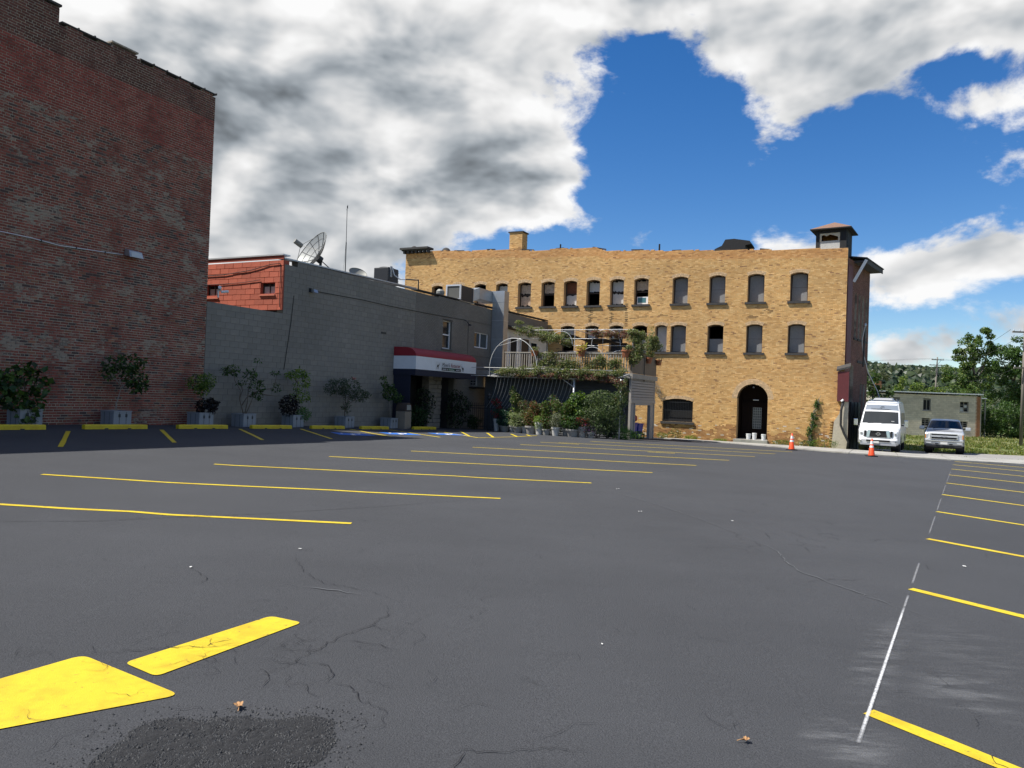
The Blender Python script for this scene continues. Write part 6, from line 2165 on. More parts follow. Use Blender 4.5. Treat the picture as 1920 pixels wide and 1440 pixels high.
m_.v = [(p[0] + .06 * fbm(p[0] * 5, p[2] * 5), p[1] + .06 * fbm(p[1] * 5, p[2] * 5, 2), p[2]) for p in m_.v]
m_.build('bag_body', mat('red_plastic', (.30, .015, .02), rough=.5), rb)
# white buckets at the arched door
for i, (s_, lb) in enumerate(((12.98, 'white bucket standing left of the door step middle'), (13.32, 'taller white bucket in front of the leaded door'), (13.86, 'white bucket near the right jamb of the arched door'))):
    b_ = fthing('bucket', lb, 'bucket', s_, FT + (.0 if i == 2 else .2), DZ, 'white buckets on the door step')
    z = DZ + .002
    h = (.32, .38, .34)[i]
    y_ = FT + (.0 if i == 2 else .2)
    MB().lathe([(.11, 0), (.13, h * .85), (.14, h * .85), (.14, h * .9), (.132, h * .9), (.135, h), (.12, h)], 16, (s_, y_, z)).build('pail', M['white_trim'], b_)
    MB().tube([(s_ + .14 * math.cos(R(a)), y_ - .145, z + h * .85 - .16 * math.sin(R(a))) for a in range(0, 181, 20)], .005, 5).build('handle', M['galv'], b_)

# ================================================================== VEHICLES
M['white_car'] = mat('white_car_paint', (0.72, 0.73, 0.74), rough=.28, coat=.6)
M['silver_car'] = mat('silver_car_paint', (0.50, 0.52, 0.54), rough=.30, metal=.35, coat=.6)
M['dark_car'] = mat('charcoal_car_paint', (0.05, 0.052, 0.056), rough=.3, coat=.6)
M['car_glass'] = glass_mat('car_glass', (.008, .012, .016), .04)
M['chrome'] = mat('chrome', (.70, .71, .72), rough=.16, metal=1.0)
M['black_trim'] = mat('black_trim', (.012, .012, .013), rough=.5)
M['headlamp'] = mat('headlamp', (.55, .57, .58), rough=.08, spec=.9, coat=.8)
M['amber'] = mat('amber', (.55, .20, .02), rough=.2)
M['gray_trim'] = mat('gray_trim', (.30, .31, .33), rough=.45)
M['cap_gray'] = mat('cap_gray', (.15, .18, .225), rough=.35, coat=.3)  # roof cap: blue-gray, much darker than the body paint
M['plate'] = mat('plate', (.6, .6, .58), rough=.5)
M['ws_frit'] = mat('ws_frit', (.01, .01, .01), rough=.3)

def vehicle(name, label, cat, loc, bearing, prof, Wf, paint, r=0.09, group=None, glass=(), wheels=(), wr=.40, side_glass=(), ztop_side=None):
    root = thing(name, label, cat, loc, -bearing, group)
    n = len(prof)
    P = [Vector((p[0], p[1])) for p in prof]
    nor = []
    for i in range(n):
        a, b = P[max(0, i - 1)], P[min(n - 1, i + 1)]
        d_ = (b - a).normalized()
        nor.append(Vector((-d_.y, d_.x)))        # left of travel: outward for a front->top->rear walk
    arcs = [0, 30, 60, 90]
    def row(i, off=0.0):
        w_ = Wf(P[i].y, P[i].x)
        pts = []
        for sgn in (-1, 1):
            half = []
            for k_ in (0, .35, .7):
                q = P[i] + nor[i] * off
                crown = .02 * (1 - k_ * k_)
                half.append((sgn * (w_ - r) * k_, q.x + nor[i].x * crown, q.y + nor[i].y * crown))
            for a in arcs:
                q = P[i] - nor[i] * (r * (1 - math.cos(R(a)))) + nor[i] * off
                half.append((sgn * (w_ - r + (r + off) * math.sin(R(a))), q.x, q.y))
            pts.append(half)
        return pts[0][::-1] + pts[1][1:]
    rows_ = [row(i) for i in range(n)]
    body = MB()
    body.grid(rows_)
    # sides: horizontal rows between the front and rear of the profile
    def span(z):
        ys = []
        for a, b in zip(P, P[1:]):
            if (a.y - z) * (b.y - z) <= 0 and abs(a.y - b.y) > 1e-6:
                ys.append(a.x + (b.x - a.x) * (z - a.y) / (b.y - a.y))
        return (min(ys), max(ys)) if len(ys) > 1 else None
    zs_lo, zs_hi = max(P[0].y, P[-1].y) + .005, max(p.y for p in P) - r * .9
    nz_, ny_ = 30, 60
    zz = [zs_lo + (zs_hi - zs_lo) * i / nz_ for i in range(nz_ + 1)]
    grid_ = []
    for z in zz:
        s_ = span(z)
        e = r * .55
        ya, yb = s_[0] + e * .5, s_[1] - e * .5
        grid_.append([(ya + (yb - ya) * j / ny_, z) for j in range(ny_ + 1)])
    for sgn in (-1, 1):
        vs = [(sgn * Wf(z, y), y, z) for g_ in grid_ for (y, z) in g_]
        fs = []
        for i in range(nz_):
            for j in range(ny_):
                yc, zc = (grid_[i][j][0] + grid_[i + 1][j + 1][0]) / 2, (zz[i] + zz[i + 1]) / 2
                if any(math.hypot(yc - wy, zc - wr) < wr + .10 for wy in wheels):
                    continue
                fs.append((i * (ny_ + 1) + j, i * (ny_ + 1) + j + 1, (i + 1) * (ny_ + 1) + j + 1, (i + 1) * (ny_ + 1) + j))
        body.add(vs, fs)
    body.build('body', paint, root, smooth=False)
    # glass on the skin: (name, station a, station b, width fraction, material)
    for (nm, ia, ib, fr, mm, lift) in glass:
        g_ = MB()
        rr_ = []
        for k_ in range(5):
            f_ = k_ / 4
            i0 = min(int(ia + (ib - ia) * f_), n - 2)
            fa = ia + (ib - ia) * f_ - i0
            pa, pb = P[i0], P[i0 + 1]
            q = pa.lerp(pb, fa)
            dd = (pb - pa).normalized()
            nn = Vector((-dd.y, dd.x))
            w_ = (Wf(q.y, q.x) - r * .6) * fr
            rr_.append([(w_ * b, q.x + nn.x * (lift + .02 * (1 - b * b)), q.y + nn.y * (lift + .02 * (1 - b * b))) for b in (-1, -.9, -.6, -.3, 0, .3, .6, .9, 1)])
        g_.grid(rr_)
        g_.build(nm, M[mm], root, smooth=True)
    for poly, mm, nm in side_glass:
        for sgn in (-1, 1):
            (y0, y1, y2, y3, z0, z1) = poly       # bottom y0..y1, top y3..y2
            rr_ = []
            for k_ in range(4):
                f_ = k_ / 3
                z = z0 + (z1 - z0) * f_
                ya, yb = y0 + (y3 - y0) * f_, y1 + (y2 - y1) * f_
                rr_.append([(sgn * (Wf(z, ya) + .006), ya + (yb - ya) * j / 4, z) for j in range(5)])
            MB().grid(rr_).build(nm, M[mm], root)
    for wy in wheels:
        for sgn in (-1, 1):
            xo = sgn * (Wf(.6, wy) - .02)
            w_ = MB()
            ring = [(wr * .62, 0), (wr * .97, .0), (wr, .03), (wr, .20), (wr * .97, .23), (wr * .62, .23)]
            vs, fs = [], []
            nn_ = 26
            for (rad, dx) in ring:
                for q in range(nn_):
                    a = 2 * math.pi * q / nn_
                    vs.append((xo - sgn * dx, wy + rad * math.cos(a), wr + rad * math.sin(a)))
            for i in range(len(ring) - 1):
                for q in range(nn_):
                    fs.append((i * nn_ + q, i * nn_ + (q + 1) % nn_, (i + 1) * nn_ + (q + 1) % nn_, (i + 1) * nn_ + q))
            tyre = w_.add(vs, fs).build('wheel', M['rubber'], root, smooth=False)
            BASE[tyre.name] = (0, 0, 0)
            rim = MB()
            vs = [(xo - sgn * .03, wy, wr)] + [(xo - sgn * .015, wy + wr * .63 * math.cos(2 * math.pi * q / 20), wr + wr * .63 * math.sin(2 * math.pi * q / 20)) for q in range(20)]
            rim.add(vs, [(0, 1 + q, 1 + (q + 1) % 20) for q in range(20)])
            for q in range(6):
                a = 2 * math.pi * q / 6
                rim.bar((xo - sgn * .01, wy, wr), (xo - sgn * .005, wy + wr * .6 * math.cos(a), wr + wr * .6 * math.sin(a)), .05, .03, up=(1, 0, 0))
            rim.build('rim', M['chrome'], tyre)
            MB().tube([(xo - sgn * .42, wy, wr), (xo - sgn * .06, wy, wr)], wr + .085, 20).build('wheel_well', M['black_trim'], root)
    MB().box(-.8, .8, prof[0][0] + .35, prof[-1][0] - .3, .26, prof[0][1] + .05).build('underbody', M['black_trim'], root)
    return root

def mirrors(root, x, y, z, w_, h, paint, stalk=.16):
    for sgn in (-1, 1):
        m_ = MB().box(sgn * (x + stalk) - w_ / 2, sgn * (x + stalk) + w_ / 2, y - .10, y + .06, z, z + h).build('mirror', paint, root, bevel=.03)
        MB().box(min(sgn * (x - .05), sgn * (x + stalk)), max(sgn * (x - .05), sgn * (x + stalk)), y - .03, y + .02, z + .06, z + .12).build('mirror_arm', M['black_trim'], m_)

# ---- high-roof van
def VW(z, y):
    w_ = 1.0 if z < 1.15 else 1.0 - (z - 1.15) * .11 if z < 2.1 else .895 - (z - 2.1) * .19
    if y < .7:
        w_ -= .09 * ((.7 - y) / .7) ** 2
    return w_
vx, vy = 19.05, 38.7
van = vehicle('camper_van', 'white high-roof van with blue-gray top parked at the corner of the tan building', 'van', (vx, vy, gz(vx, vy)), R(30.5),
              [(.16, .34), (.02, .42), (-.03, .60), (.03, .68), (.05, .80), (.07, 1.04), (.16, 1.14), (.95, 1.36), (1.02, 1.40), (1.70, 2.06), (1.78, 2.10), (2.05, 2.46), (2.22, 2.58), (2.6, 2.66), (5.9, 2.66), (6.08, 2.58), (6.14, 2.0), (6.16, .6), (6.10, .42)],
              VW, M['white_car'], r=.12, glass=[('windshield', 8.05, 8.98, .97, 'car_glass', .006), ('roof_cap', 10.1, 12.9, .99, 'cap_gray', .004), ('hood_panel', 6.2, 6.95, .80, 'white_car', .010)], wheels=(1.05, 4.75), wr=.39,
              side_glass=[((1.50, 2.35, 2.30, 1.95, 1.38, 2.0), 'car_glass', 'side_window'), ((2.6, 3.9, 3.9, 2.6, 1.42, 2.02), 'car_glass', 'side_window'), ((4.1, 5.7, 5.7, 4.1, 1.42, 2.02), 'car_glass', 'side_window')])
gr = MB().box(-.40, .40, .00, .06, .74, 1.06).build('grille', M['black_trim'], van)
for sgn in (-1, 1):
    MB().hexa([(sgn * .42, -.02, .74), (sgn * .56, -.01, .72), (sgn * .56, .06, .72), (sgn * .42, .05, .74), (sgn * .36, -.01, 1.08), (sgn * .50, .0, 1.09), (sgn * .50, .07, 1.09), (sgn * .36, .06, 1.08)]).build('grille_bar', M['chrome'], gr)
    MB().box(sgn * .56 - (.10 if sgn < 0 else 0), sgn * .56 + (.10 if sgn > 0 else 0), .0, .07, .76, 1.06).build('grille_side', M['black_trim'], gr)
    hl = MB().hexa([(sgn * .68, .02, .78), (sgn * .93, .14, .80), (sgn * .93, .22, .80), (sgn * .68, .10, .78), (sgn * .66, .05, 1.06), (sgn * .92, .18, 1.10), (sgn * .92, .25, 1.10), (sgn * .66, .12, 1.06)]).build('headlight', M['headlamp'], van)
    MB().box(sgn * .80 - .05, sgn * .80 + .05, .03, .06, .86, .96).build('lamp_bulb', M['chrome'], hl)
    MB().lathe([(.05, 0), (.05, .02)], 10, (sgn * .82, -.0, .50)).build('fog_lamp', M['black_trim'], van)
MB().box(-.42, .42, -.045, .0, 1.06, 1.085).box(-.42, .42, -.02, .02, .715, .735).build('grille_trim', M['chrome'], gr)
bd = MB()
bd.tube([(.085 * math.cos(R(a)), -.012, .90 + .085 * math.sin(R(a))) for a in range(0, 361, 20)], .013, 6, caps=False)
bd.box(-.12, .12, -.03, -.005, .882, .918)
bd.build('badge', M['chrome'], gr)
MB().box(-.55, .55, -.055, -.02, .50, .60).build('lower_intake', M['black_trim'], van)
MB().box(-.35, .05, -.07, -.056, .42, .53).build('license_plate', M['plate'], van)
MB().box(-.84, .84, -.02, .1, .32, .42).build('bumper_skirt', M['gray_trim'], van)
mirrors(van, .99, 1.35, 1.28, .20, .36, M['chrome'], .22)
pod = MB().hexa([(-.5, 2.45, 2.68), (.5, 2.45, 2.68), (.55, 3.6, 2.67), (-.55, 3.6, 2.67), (-.42, 2.6, 2.80), (.42, 2.6, 2.80), (.45, 3.4, 2.82), (-.45, 3.4, 2.82)]).build('roof_vent_pod', M['gray_trim'], van, bevel=.03)
for sgn in (-1, 1):
    MB().tube([(sgn * .66, 2.4, 2.72), (sgn * .66, 5.7, 2.73)], .022, 6).build('roof_rail', M['gray_trim'], van)
wv = MB().tube([(-.52, 1.80, 2.23), (-.2, 1.77, 2.21), (.2, 1.78, 2.20), (.5, 1.82, 2.16)], .012, 5)
wv.tube([(-.06, 1.82, 2.26), (.0, 1.86, 2.34), (.12, 1.86, 2.335)], .014, 5)
wv.build('cap_emblem', M['black_trim'], van)
MB().tube([(-.6, 1.02, 1.44), (.1, 1.06, 1.47)], .012, 5).tube([(.05, 1.02, 1.43), (.7, 1.06, 1.47)], .012, 5).build('wiper', M['black_trim'], van)
MB().box(.52, .66, 1.155, 1.162, 1.53, 1.58).build('window_sticker', M['plate'], van)

# ---- pickup
def TW(z, y):
    w_ = 1.0 if z < 1.15 else 1.0 - (z - 1.15) * .36
    if y < .6:
        w_ -= .05 * ((.6 - y) / .6) ** 2
    return w_
PK = [(.22, .42), (.02, .46), (-.05, .58), (-.05, .74), (.0, .78), (.0, 1.06), (.06, 1.14), (.22, 1.19), (1.25, 1.30), (1.32, 1.33), (1.98, 1.80), (2.10, 1.85), (2.4, 1.88), (3.5, 1.87), (3.75, 1.82), (4.02, 1.40), (4.06, 1.36), (5.66, 1.34), (5.72, 1.28), (5.76, .6), (5.70, .48)]
def pickup(loc, bearing, paint, label, name='pickup_truck'):
    tk = vehicle(name, label, 'truck', loc, bearing, PK, TW, M[paint], r=.10,
                 glass=[('windshield', 9.08, 9.97, .98, 'car_glass', .006), ('rear_window', 14.1, 14.9, .9, 'car_glass', .006), ('hood_bulge', 7.2, 7.95, .55, paint, .022)], wheels=(1.02, 4.55), wr=.41,
                 side_glass=[((1.75, 2.65, 2.6, 2.15, 1.33, 1.74), 'car_glass', 'side_window'), ((2.75, 3.75, 3.55, 2.72, 1.33, 1.74), 'car_glass', 'side_window')])
    gr_ = MB().box(-.62, .62, -.05, .0, .80, 1.08).build('grille', M['black_trim'], tk)
    MB().box(-.66, .66, -.085, -.045, .915, 1.0).build('crossbar', M[paint], gr_)
    MB().box(-.66, .66, -.075, -.04, 1.075, 1.10).box(-.66, .66, -.075, -.04, .785, .81).box(-.66, -.61, -.075, -.04, .81, 1.075).box(.61, .66, -.075, -.04, .81, 1.075).build('grille_surround', M['chrome'], gr_)
    MB().prism([(-.16, .935), (-.07, .935), (-.06, .905), (.06, .905), (.07, .935), (.16, .935), (.15, .975), (.06, .975), (.05, 1.005), (-.05, 1.005), (-.06, .975), (-.17, .975)], -.105, -.086, 'y').build('badge', M['gray_trim'], gr_)
    for sgn in (-1, 1):
        h_ = MB().hexa([(sgn * .68, -.035, .80), (sgn * .93, .03, .80), (sgn * .93, .10, .80), (sgn * .68, .03, .80), (sgn * .68, -.02, 1.10), (sgn * .94, .06, 1.12), (sgn * .94, .14, 1.12), (sgn * .68, .06, 1.10)]).build('headlight', M['headlamp'], tk)
        MB().box(sgn * .90 - .025, sgn * .90 + .025, .0, .03, .83, 1.06).build('turn_lamp', M['amber'], h_)
        MB().box(sgn * .74 - .12, sgn * .74 + .12, -.075, -.045, .56, .64).build('fog_lamp', M['headlamp'], tk)
        MB().box(sgn * .34 - .08, sgn * .34 + .08, -.11, -.05, .50, .56).build('tow_hook', M['black_trim'], tk)
    MB().box(-.93, .93, -.10, -.048, .66, .745).build('bumper', M['chrome'], tk, bevel=.015)
    MB().box(-.60, .60, -.085, -.049, .645, .66).build('bumper_step', M['black_trim'], tk)
    MB().box(-.17, .17, -.12, -.105, .52, .64).build('license_plate', M['plate'], tk)
    MB().box(-.85, .85, -.03, .1, .36, .46).build('air_dam', M['black_trim'], tk)
    mirrors(tk, .97, 1.62, 1.28, .26, .19, M[paint], .18)
    MB().tube([(-.6, 1.34, 1.37), (.1, 1.40, 1.40)], .012, 5).build('wiper', M['black_trim'], tk)
    MB().box(-.70, .70, 4.2, 5.55, 1.335, 1.35).build('bed_cover', M['black_trim'], tk)
    return tk
tx, ty = 24.15, 41.6
pickup((tx, ty, gz(tx, ty)), R(31), 'silver_car', 'silver pickup truck parked beside the white van')
px_, py_ = 30.95, 42.6
pickup((px_, py_, gz(px_, py_)), R(33), 'dark_car', 'dark pickup truck parked past the silver one, mostly out of view')

# ---- traffic cones
M['cone_orange'] = mat('cone_orange', (0.80, 0.075, 0.012), rough=.45)
M['cone_white'] = mat('cone_white', (0.78, 0.78, 0.77), rough=.35)
for (x, y, lb, tilt) in ((12.33, 32.7, 'orange traffic cone near the tan building wall', .03), (14.67, 30.3, 'orange traffic cone standing in front of the white van', -.02)):
    c_ = thing('traffic_cone', lb, 'traffic cone', (x, y, gz(x, y) + .006), random.random(), 'traffic cones at the lot edge')
    h = .72
    MB().prism([(-.19, -.15), (-.15, -.19), (.15, -.19), (.19, -.15), (.19, .15), (.15, .19), (-.15, .19), (-.19, .15)], 0, .035, 'z').build('base', M['rubber'], c_)
    prof = [(.135, .035), (.125, .06), (.030, h), (.022, h + .005), (.016, h - .02)]
    MB().lathe(prof, 22, (0, 0, 0)).build('cone_body', M['cone_orange'], c_, smooth=True)
    def cr(z):
        return .125 + (.030 - .125) * (z - .06) / (h - .06) + .0025
    for za, zb in ((.50, .62), (.36, .44)):
        MB().lathe([(cr(za), za), (cr(zb), zb)], 22, (0, 0, 0), caps=False).build('reflective_collar', M['cone_white'], c_, smooth=True)

# ================================================================== BACKGROUND
M['block_wall'] = mat('block_wall', (.3, .28, .24), rough=.95, attr=True, var=.12, vscale=3, bump=.005, bscale=20)
M['block_joint'] = mat('block_joint', (.36, .33, .27), rough=.95)
bx, by = 38.2, 78.0
bg_z = gz(bx, by)
bb = thing('block_building', 'low gray concrete block building behind the parked vehicles', 'building', (bx, by, bg_z), 0, None, (0, 0, bg_z))
WN = [(1.6, 2.36, 1.9, 2.75), (4.80, 5.60, 1.58, 2.74), (8.65, 9.55, 1.52, 2.66), (4.7, 5.5, -.05, .70), (8.6, 9.5, -.12, .60)]
def bb_col(x, z, rng):
    v = 1 + .16 * fbm(x * .5, z * .8, 3)
    c_ = np.array((.56, .49, .38)) * v * rng.uniform(.9, 1.08)
    for a, b, z0, z1 in WN[1:3]:
        if a < x < b and z < z0:
            c_ = c_ * 1.18
    return c_
masonry(bb, 0, 10.5, bg_z - .3, lambda x: 3.38, (.41, .205), .014, [rect_hole(*w_) for w_ in WN], 0.0, bb_col, M['block_wall'], M['block_joint'], singles=0, unit_name='block', proud=.006, jit=.002, seed=31)
rg = random.Random(6)
for r_ in range(60):
    z = bg_z - .3 + r_ * .0745
    if z > 3.3:
        break
    xa = 10.30 + (.12 if r_ % 2 else 0)
    MB().box(xa, 10.78, -.02 - rg.uniform(0, .01), .3, z + .005, z + .07).build('quoin_brick', M.setdefault('quoin', mat('quoin', (.33, .15, .07), rough=.9, var=.3, vscale=3)), bb)
for i, (a, b, z0, z1) in enumerate(WN):
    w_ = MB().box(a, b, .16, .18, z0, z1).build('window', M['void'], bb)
    m_ = MB().box(a, b, .08, .14, z1 - .07, z1).box(a, b, .08, .14, z0, z0 + .07).box(a, a + .06, .08, .14, z0 + .07, z1 - .07).box(b - .06, b, .08, .14, z0 + .07, z1 - .07)
    m_.box((a + b) / 2 - .025, (a + b) / 2 + .025, .09, .13, z0 + .07, z1 - .07)
    if i in (2, 3, 4):
        for k_ in (1, 2):
            zz_ = z0 + (z1 - z0) * k_ / 3
            m_.box(a + .06, b - .06, .095, .125, zz_ - .02, zz_ + .02)
    m_.build('window_frame', M['weathered'], w_)
    MB().box(a - .06, b + .06, -.06, .10, z0 - .08, z0 - .002).build('sill', M['weathered'], w_)
    if i == 2:
        MB().box(a + .1, (a + b) / 2 - .04, .145, .155, z0 + .12, z0 + .5).box((a + b) / 2 + .05, b - .1, .145, .155, z0 + .5, z0 + .8).build('pane', M['blind'], w_)
MB().box(-.2, 10.95, -.25, 9, 3.39, 3.50).build('roof', M['light_metal'], bb)
for q in range(15):
    MB().box(.2 + q * .72, .27 + q * .72, -.22, -.02, 3.30, 3.388).build('rafter_tail', M['dark_stone'], bb)
MB().box(10.79, 10.9, .0, 8, bg_z - .3, 3.3).box(0.0, .2, .31, 8, bg_z - .3, 3.3).box(0, 10.8, 7.8, 8, bg_z - .3, 3.3).build('side_wall', M['block_joint'], bb)
MB().box(10.95, 12.1, 1.0, 6, 3.02, 3.12).build('lean_to_roof', M['light_metal'], bb)
MB().box(11.95, 12.05, 1.1, 1.2, bg_z, 3.0).build('post', M['weathered'], bb)
ch = MB().box(.05, .62, .5, 1.1, 3.4, 4.5).build('chimney', M['quoin'], bb)
MB().box(.0, .67, .45, 1.15, 4.5, 4.56).build('cap', M['dark_stone'], ch)

# ---- utility poles and wires
M['pole_wood'] = mat('pole_wood', (.17, .15, .13), rough=.95, var=.2, vscale=4, stretch=(1, 1, .1))
def pole(x, y, ztop, lean, arms, label):
    z = gz(x, y) - .1
    r_ = thing('utility_pole', label, 'utility pole', (x, y, z), 0, 'utility poles', (x, y, z))
    MB().tube([(x, y, z), (x + lean, y, ztop)], [.13, .085], 10).build('pole', M['pole_wood'], r_, smooth=True)
    for (za, half, yaw) in arms:
        f_ = (za - z) / (ztop - z)
        c_ = Vector((x + lean * f_, y - .14, za))
        dv = Vector((math.cos(yaw), math.sin(yaw), 0)) * half
        arm = MB().bar(c_ - dv, c_ + dv, .10, .12).build('crossarm', M['pole_wood'], r_)
        for k_ in (-.9, -.45, .45, .9):
            p = c_ + dv * k_
            MB().lathe([(.03, .06), (.05, .12), (.03, .2)], 8, tuple(p)).build('insulator', M['light_metal'], arm)
        MB().bar(c_ + dv * .6, (x + lean * f_, y - .12, za - .7), .04, .04).build('brace', M['galv'], r_)
    return r_
pole(62.2, 110, 9.5, .35, ((9.1, .9, 0), (6.9 + 1.4, 1.2, 0)), 'weathered utility pole with crossarms behind the block building')
pole(41.35, 60.5, 8.9, .1, ((8.2, 1.1, 0), (5.3, .9, 0)), 'pale utility pole beside the tall trees')
wi = thing('power_line', 'thin power lines strung between the utility poles', 'power line', (50, 85, 8), 0, None, (50, 85, 8))
for dx, z0, z1 in ((-.8, 9.3, 8.4), (.8, 9.3, 8.4), (0, 7.1, 5.4)):
    MB().tube([(62.4 + dx + (41.1 - 62.4) * k_ / 10, 110 + (60.5 - 110) * k_ / 10, z0 + (z1 - z0) * k_ / 10 - 1.2 * math.sin(math.pi * k_ / 10)) for k_ in range(11)], .012, 4).build('wire', M['rubber'], wi)
    MB().tube([(62.4 + dx - 60 * k_ / 8, 110 + 14 * k_ / 8, z0 + .8 * k_ / 8 - 1.6 * math.sin(math.pi * k_ / 8)) for k_ in range(9)], .012, 4).build('wire', M['rubber'], wi)

# ---- trees
def tree(name, label, x, y, h, trunk_r, blobs, n, size, cols, seed, lean=0.0, group='trees beyond the block building'):
    z = gz(x, y) - .05
    r_ = thing(name, label, 'tree', (x, y, z), 0, group, (0, 0, 0))
    rg_ = random.Random(seed)
    top = (lean, 0, h * .72)
    pts = branch_path((0, 0, 0), top, rg_, .06, 7)
    tk = MB().tube(pts, [trunk_r * (1 - .8 * i / 7) for i in range(8)], 10).build('trunk', M['bark'], r_, smooth=True)
    BASE[tk.name] = (0, 0, 0)
    for b in blobs:
        i = max(1, min(6, int(7 * (b[0][2] - h * .15) / (h * .8))))
        MB().tube(branch_path(pts[i], b[0], rg_, .18, 5), [trunk_r * .38 * (1 - .8 * k_ / 5) for k_ in range(6)], 6).build('limb', M['bark'], tk)
    # break every blob into smaller clumps for an uneven outline
    cl_ = []
    for c_, rad, w_ in blobs:
        k_ = max(5, int(9 * w_))
        for _ in range(k_):
            v = Vector((rg_.gauss(0, 1), rg_.gauss(0, 1), rg_.gauss(0, 1))).normalized() * rg_.uniform(.35, 1.0)
            q = rg_.uniform(.22, .42)
            cl_.append(((c_[0] + v.x * rad[0], c_[1] + v.y * rad[1], c_[2] + v.z * rad[2]), (rad[0] * q, rad[1] * q, rad[2] * q * .8), w_ / k_ * rg_.uniform(.5, 1.5)))
    leaves('crown', r_, cl_, n, size, cols, M['leaf'], seed, aspect=.65, shell=.5)
    return r_
T1 = [(.058, .109, .026), (.080, .138, .032), (.043, .080, .022), (.116, .174, .043), (.145, .174, .043)]
T2 = [(.145, .203, .036), (.189, .232, .043), (.109, .167, .032)]
T3 = [(.041, .080, .023), (.058, .109, .029), (.080, .138, .036)]
tree('tall_tree', 'tall open-crowned tree rising above the block building', 54.5, 88, 13.2, .28,
     [((-.6, 0, 10.0), (1.6, 1.5, 1.6), 1.3), ((.8, 0, 11.6), (1.1, 1.1, 1.0), .8), ((-1.5, 0, 8.2), (1.6, 1.5, 1.3), 1.2), ((1.0, 0, 9.0), (1.4, 1.4, 1.4), 1.0), ((-2.4, 0, 6.6), (1.6, 1.6, 1.3), 1.2), ((.2, -.5, 6.6), (2.2, 1.8, 1.6), 1.8), ((-1.0, -.5, 4.6), (2.4, 1.8, 1.5), 1.6), ((1.9, 0, 10.6), (.7, .7, .6), .4), ((-2.0, 0, 9.9), (.7, .7, .6), .4)],
     9500, .26, T1, 201)
tree('tall_tree', 'dense tall tree next to the pale utility pole', 60.5, 90, 12.4, .3,
     [((-1.5, 0, 9.6), (1.8, 1.6, 1.5), 1.4), ((.8, 0, 10.4), (2.0, 1.8, 1.4), 1.5), ((-2.2, 0, 7.6), (1.8, 1.6, 1.5), 1.4), ((.4, -.5, 7.6), (2.4, 2, 1.8), 1.8), ((-1.2, -.5, 5.2), (2.6, 2, 1.7), 1.8), ((2.6, 0, 7.4), (2, 1.8, 1.8), 1.3), ((1.6, 0, 4.4), (2.6, 2, 1.6), 1.5)],
     12000, .26, T3 + T1[:2], 202)
tree('tall_tree', 'dark tree at the far right beyond the dark pickup', 67, 92, 11.5, .3,
     [((0, 0, 8.6), (2.4, 2, 1.8), 1.6), ((-1.6, 0, 6.4), (2.2, 2, 1.8), 1.5), ((1.6, 0, 6.2), (2.4, 2, 1.8), 1.5), ((0, 0, 4), (3, 2.2, 1.8), 1.6)], 5200, .28, T3, 203)
tree('young_tree', 'yellow-green bushy tree behind the block building roof', 49.5, 90, 7.2, .16,
     [((-1.0, 0, 5.0), (1.7, 1.4, 1.1), 1.4), ((1.2, 0, 4.9), (1.8, 1.4, 1.1), 1.4), ((0, 0, 3.5), (2.4, 1.6, 1.2), 1.4), ((-2.6, 0, 5.6), (.9, .9, 1.3), .7)], 4600, .21, T2 + T1[:1], 204)
tree('young_tree', 'slim gray-green tree between the pole and the yellow-green one', 45.2, 92, 8.4, .12,
     [((.3, 0, 6.6), (1.0, .9, 1.2), .8), ((-.6, 0, 5.2), (1.1, .9, 1.0), .8), ((.6, 0, 4.6), (1.2, 1, 1.0), .8)], 2200, .19, [(.07, .09, .04), (.09, .10, .045), (.055, .075, .03)], 205)
for i, (x, y, h, w_, cl_, lb) in enumerate([(52.2, 79.5, 4.6, 1.9, T3 + T1[:2], 'dense shrubs right of the block building'), (55.4, 79, 4.2, 2.0, T3, 'dark undergrowth below the dense tall tree'),
                                           (58.8, 80, 4.8, 2.2, T3 + T1[:1], 'broad undergrowth by the pale pole'), (63, 80, 4.4, 2.2, T3, 'undergrowth past the pale pole'), (50.6, 83, 5.8, 1.7, T1, 'tall shrub behind the lean-to roof')]):
    tree('understory_shrub', lb, x, y, h, .08, [((0, 0, h * .62), (w_, 1.4, h * .36), 2.5), ((-.6 * w_, -.4, h * .28), (w_ * .9, 1.4, h * .34), 2.2), ((.7 * w_, -.4, h * .30), (w_ * .9, 1.4, h * .34), 2.2), ((0, -.8, h * .2), (w_ * 1.1, 1.0, h * .26), 2)], 7500, .20, cl_, 210 + i, group='undergrowth around the block building')
tree('sumac_tree', 'dark leaning sumac growing against the red brick side wall', 26.2, 54.5, 6.4, .12,
     [((-.1, 0, 4.9), (.6, .8, .8), 1), ((.5, 0, 3.7), (.9, .9, .8), 1.3), ((.1, 0, 2.6), (1.0, .9, .8), 1.3), ((.7, -.3, 1.6), (.9, .8, .7), 1.0)], 3000, .17, T3 + [(.09, .11, .04)], 220, lean=.2, group=None)
tree('sumac_tree', 'low dark shrub in the gap between the van and the brick wall', 24.6, 51, 3.4, .07,
     [((0, 0, 2.2), (.8, .8, .6), 1), ((.2, 0, 1.2), (.9, .8, .7), 1)], 1700, .15, T3, 221, group=None)

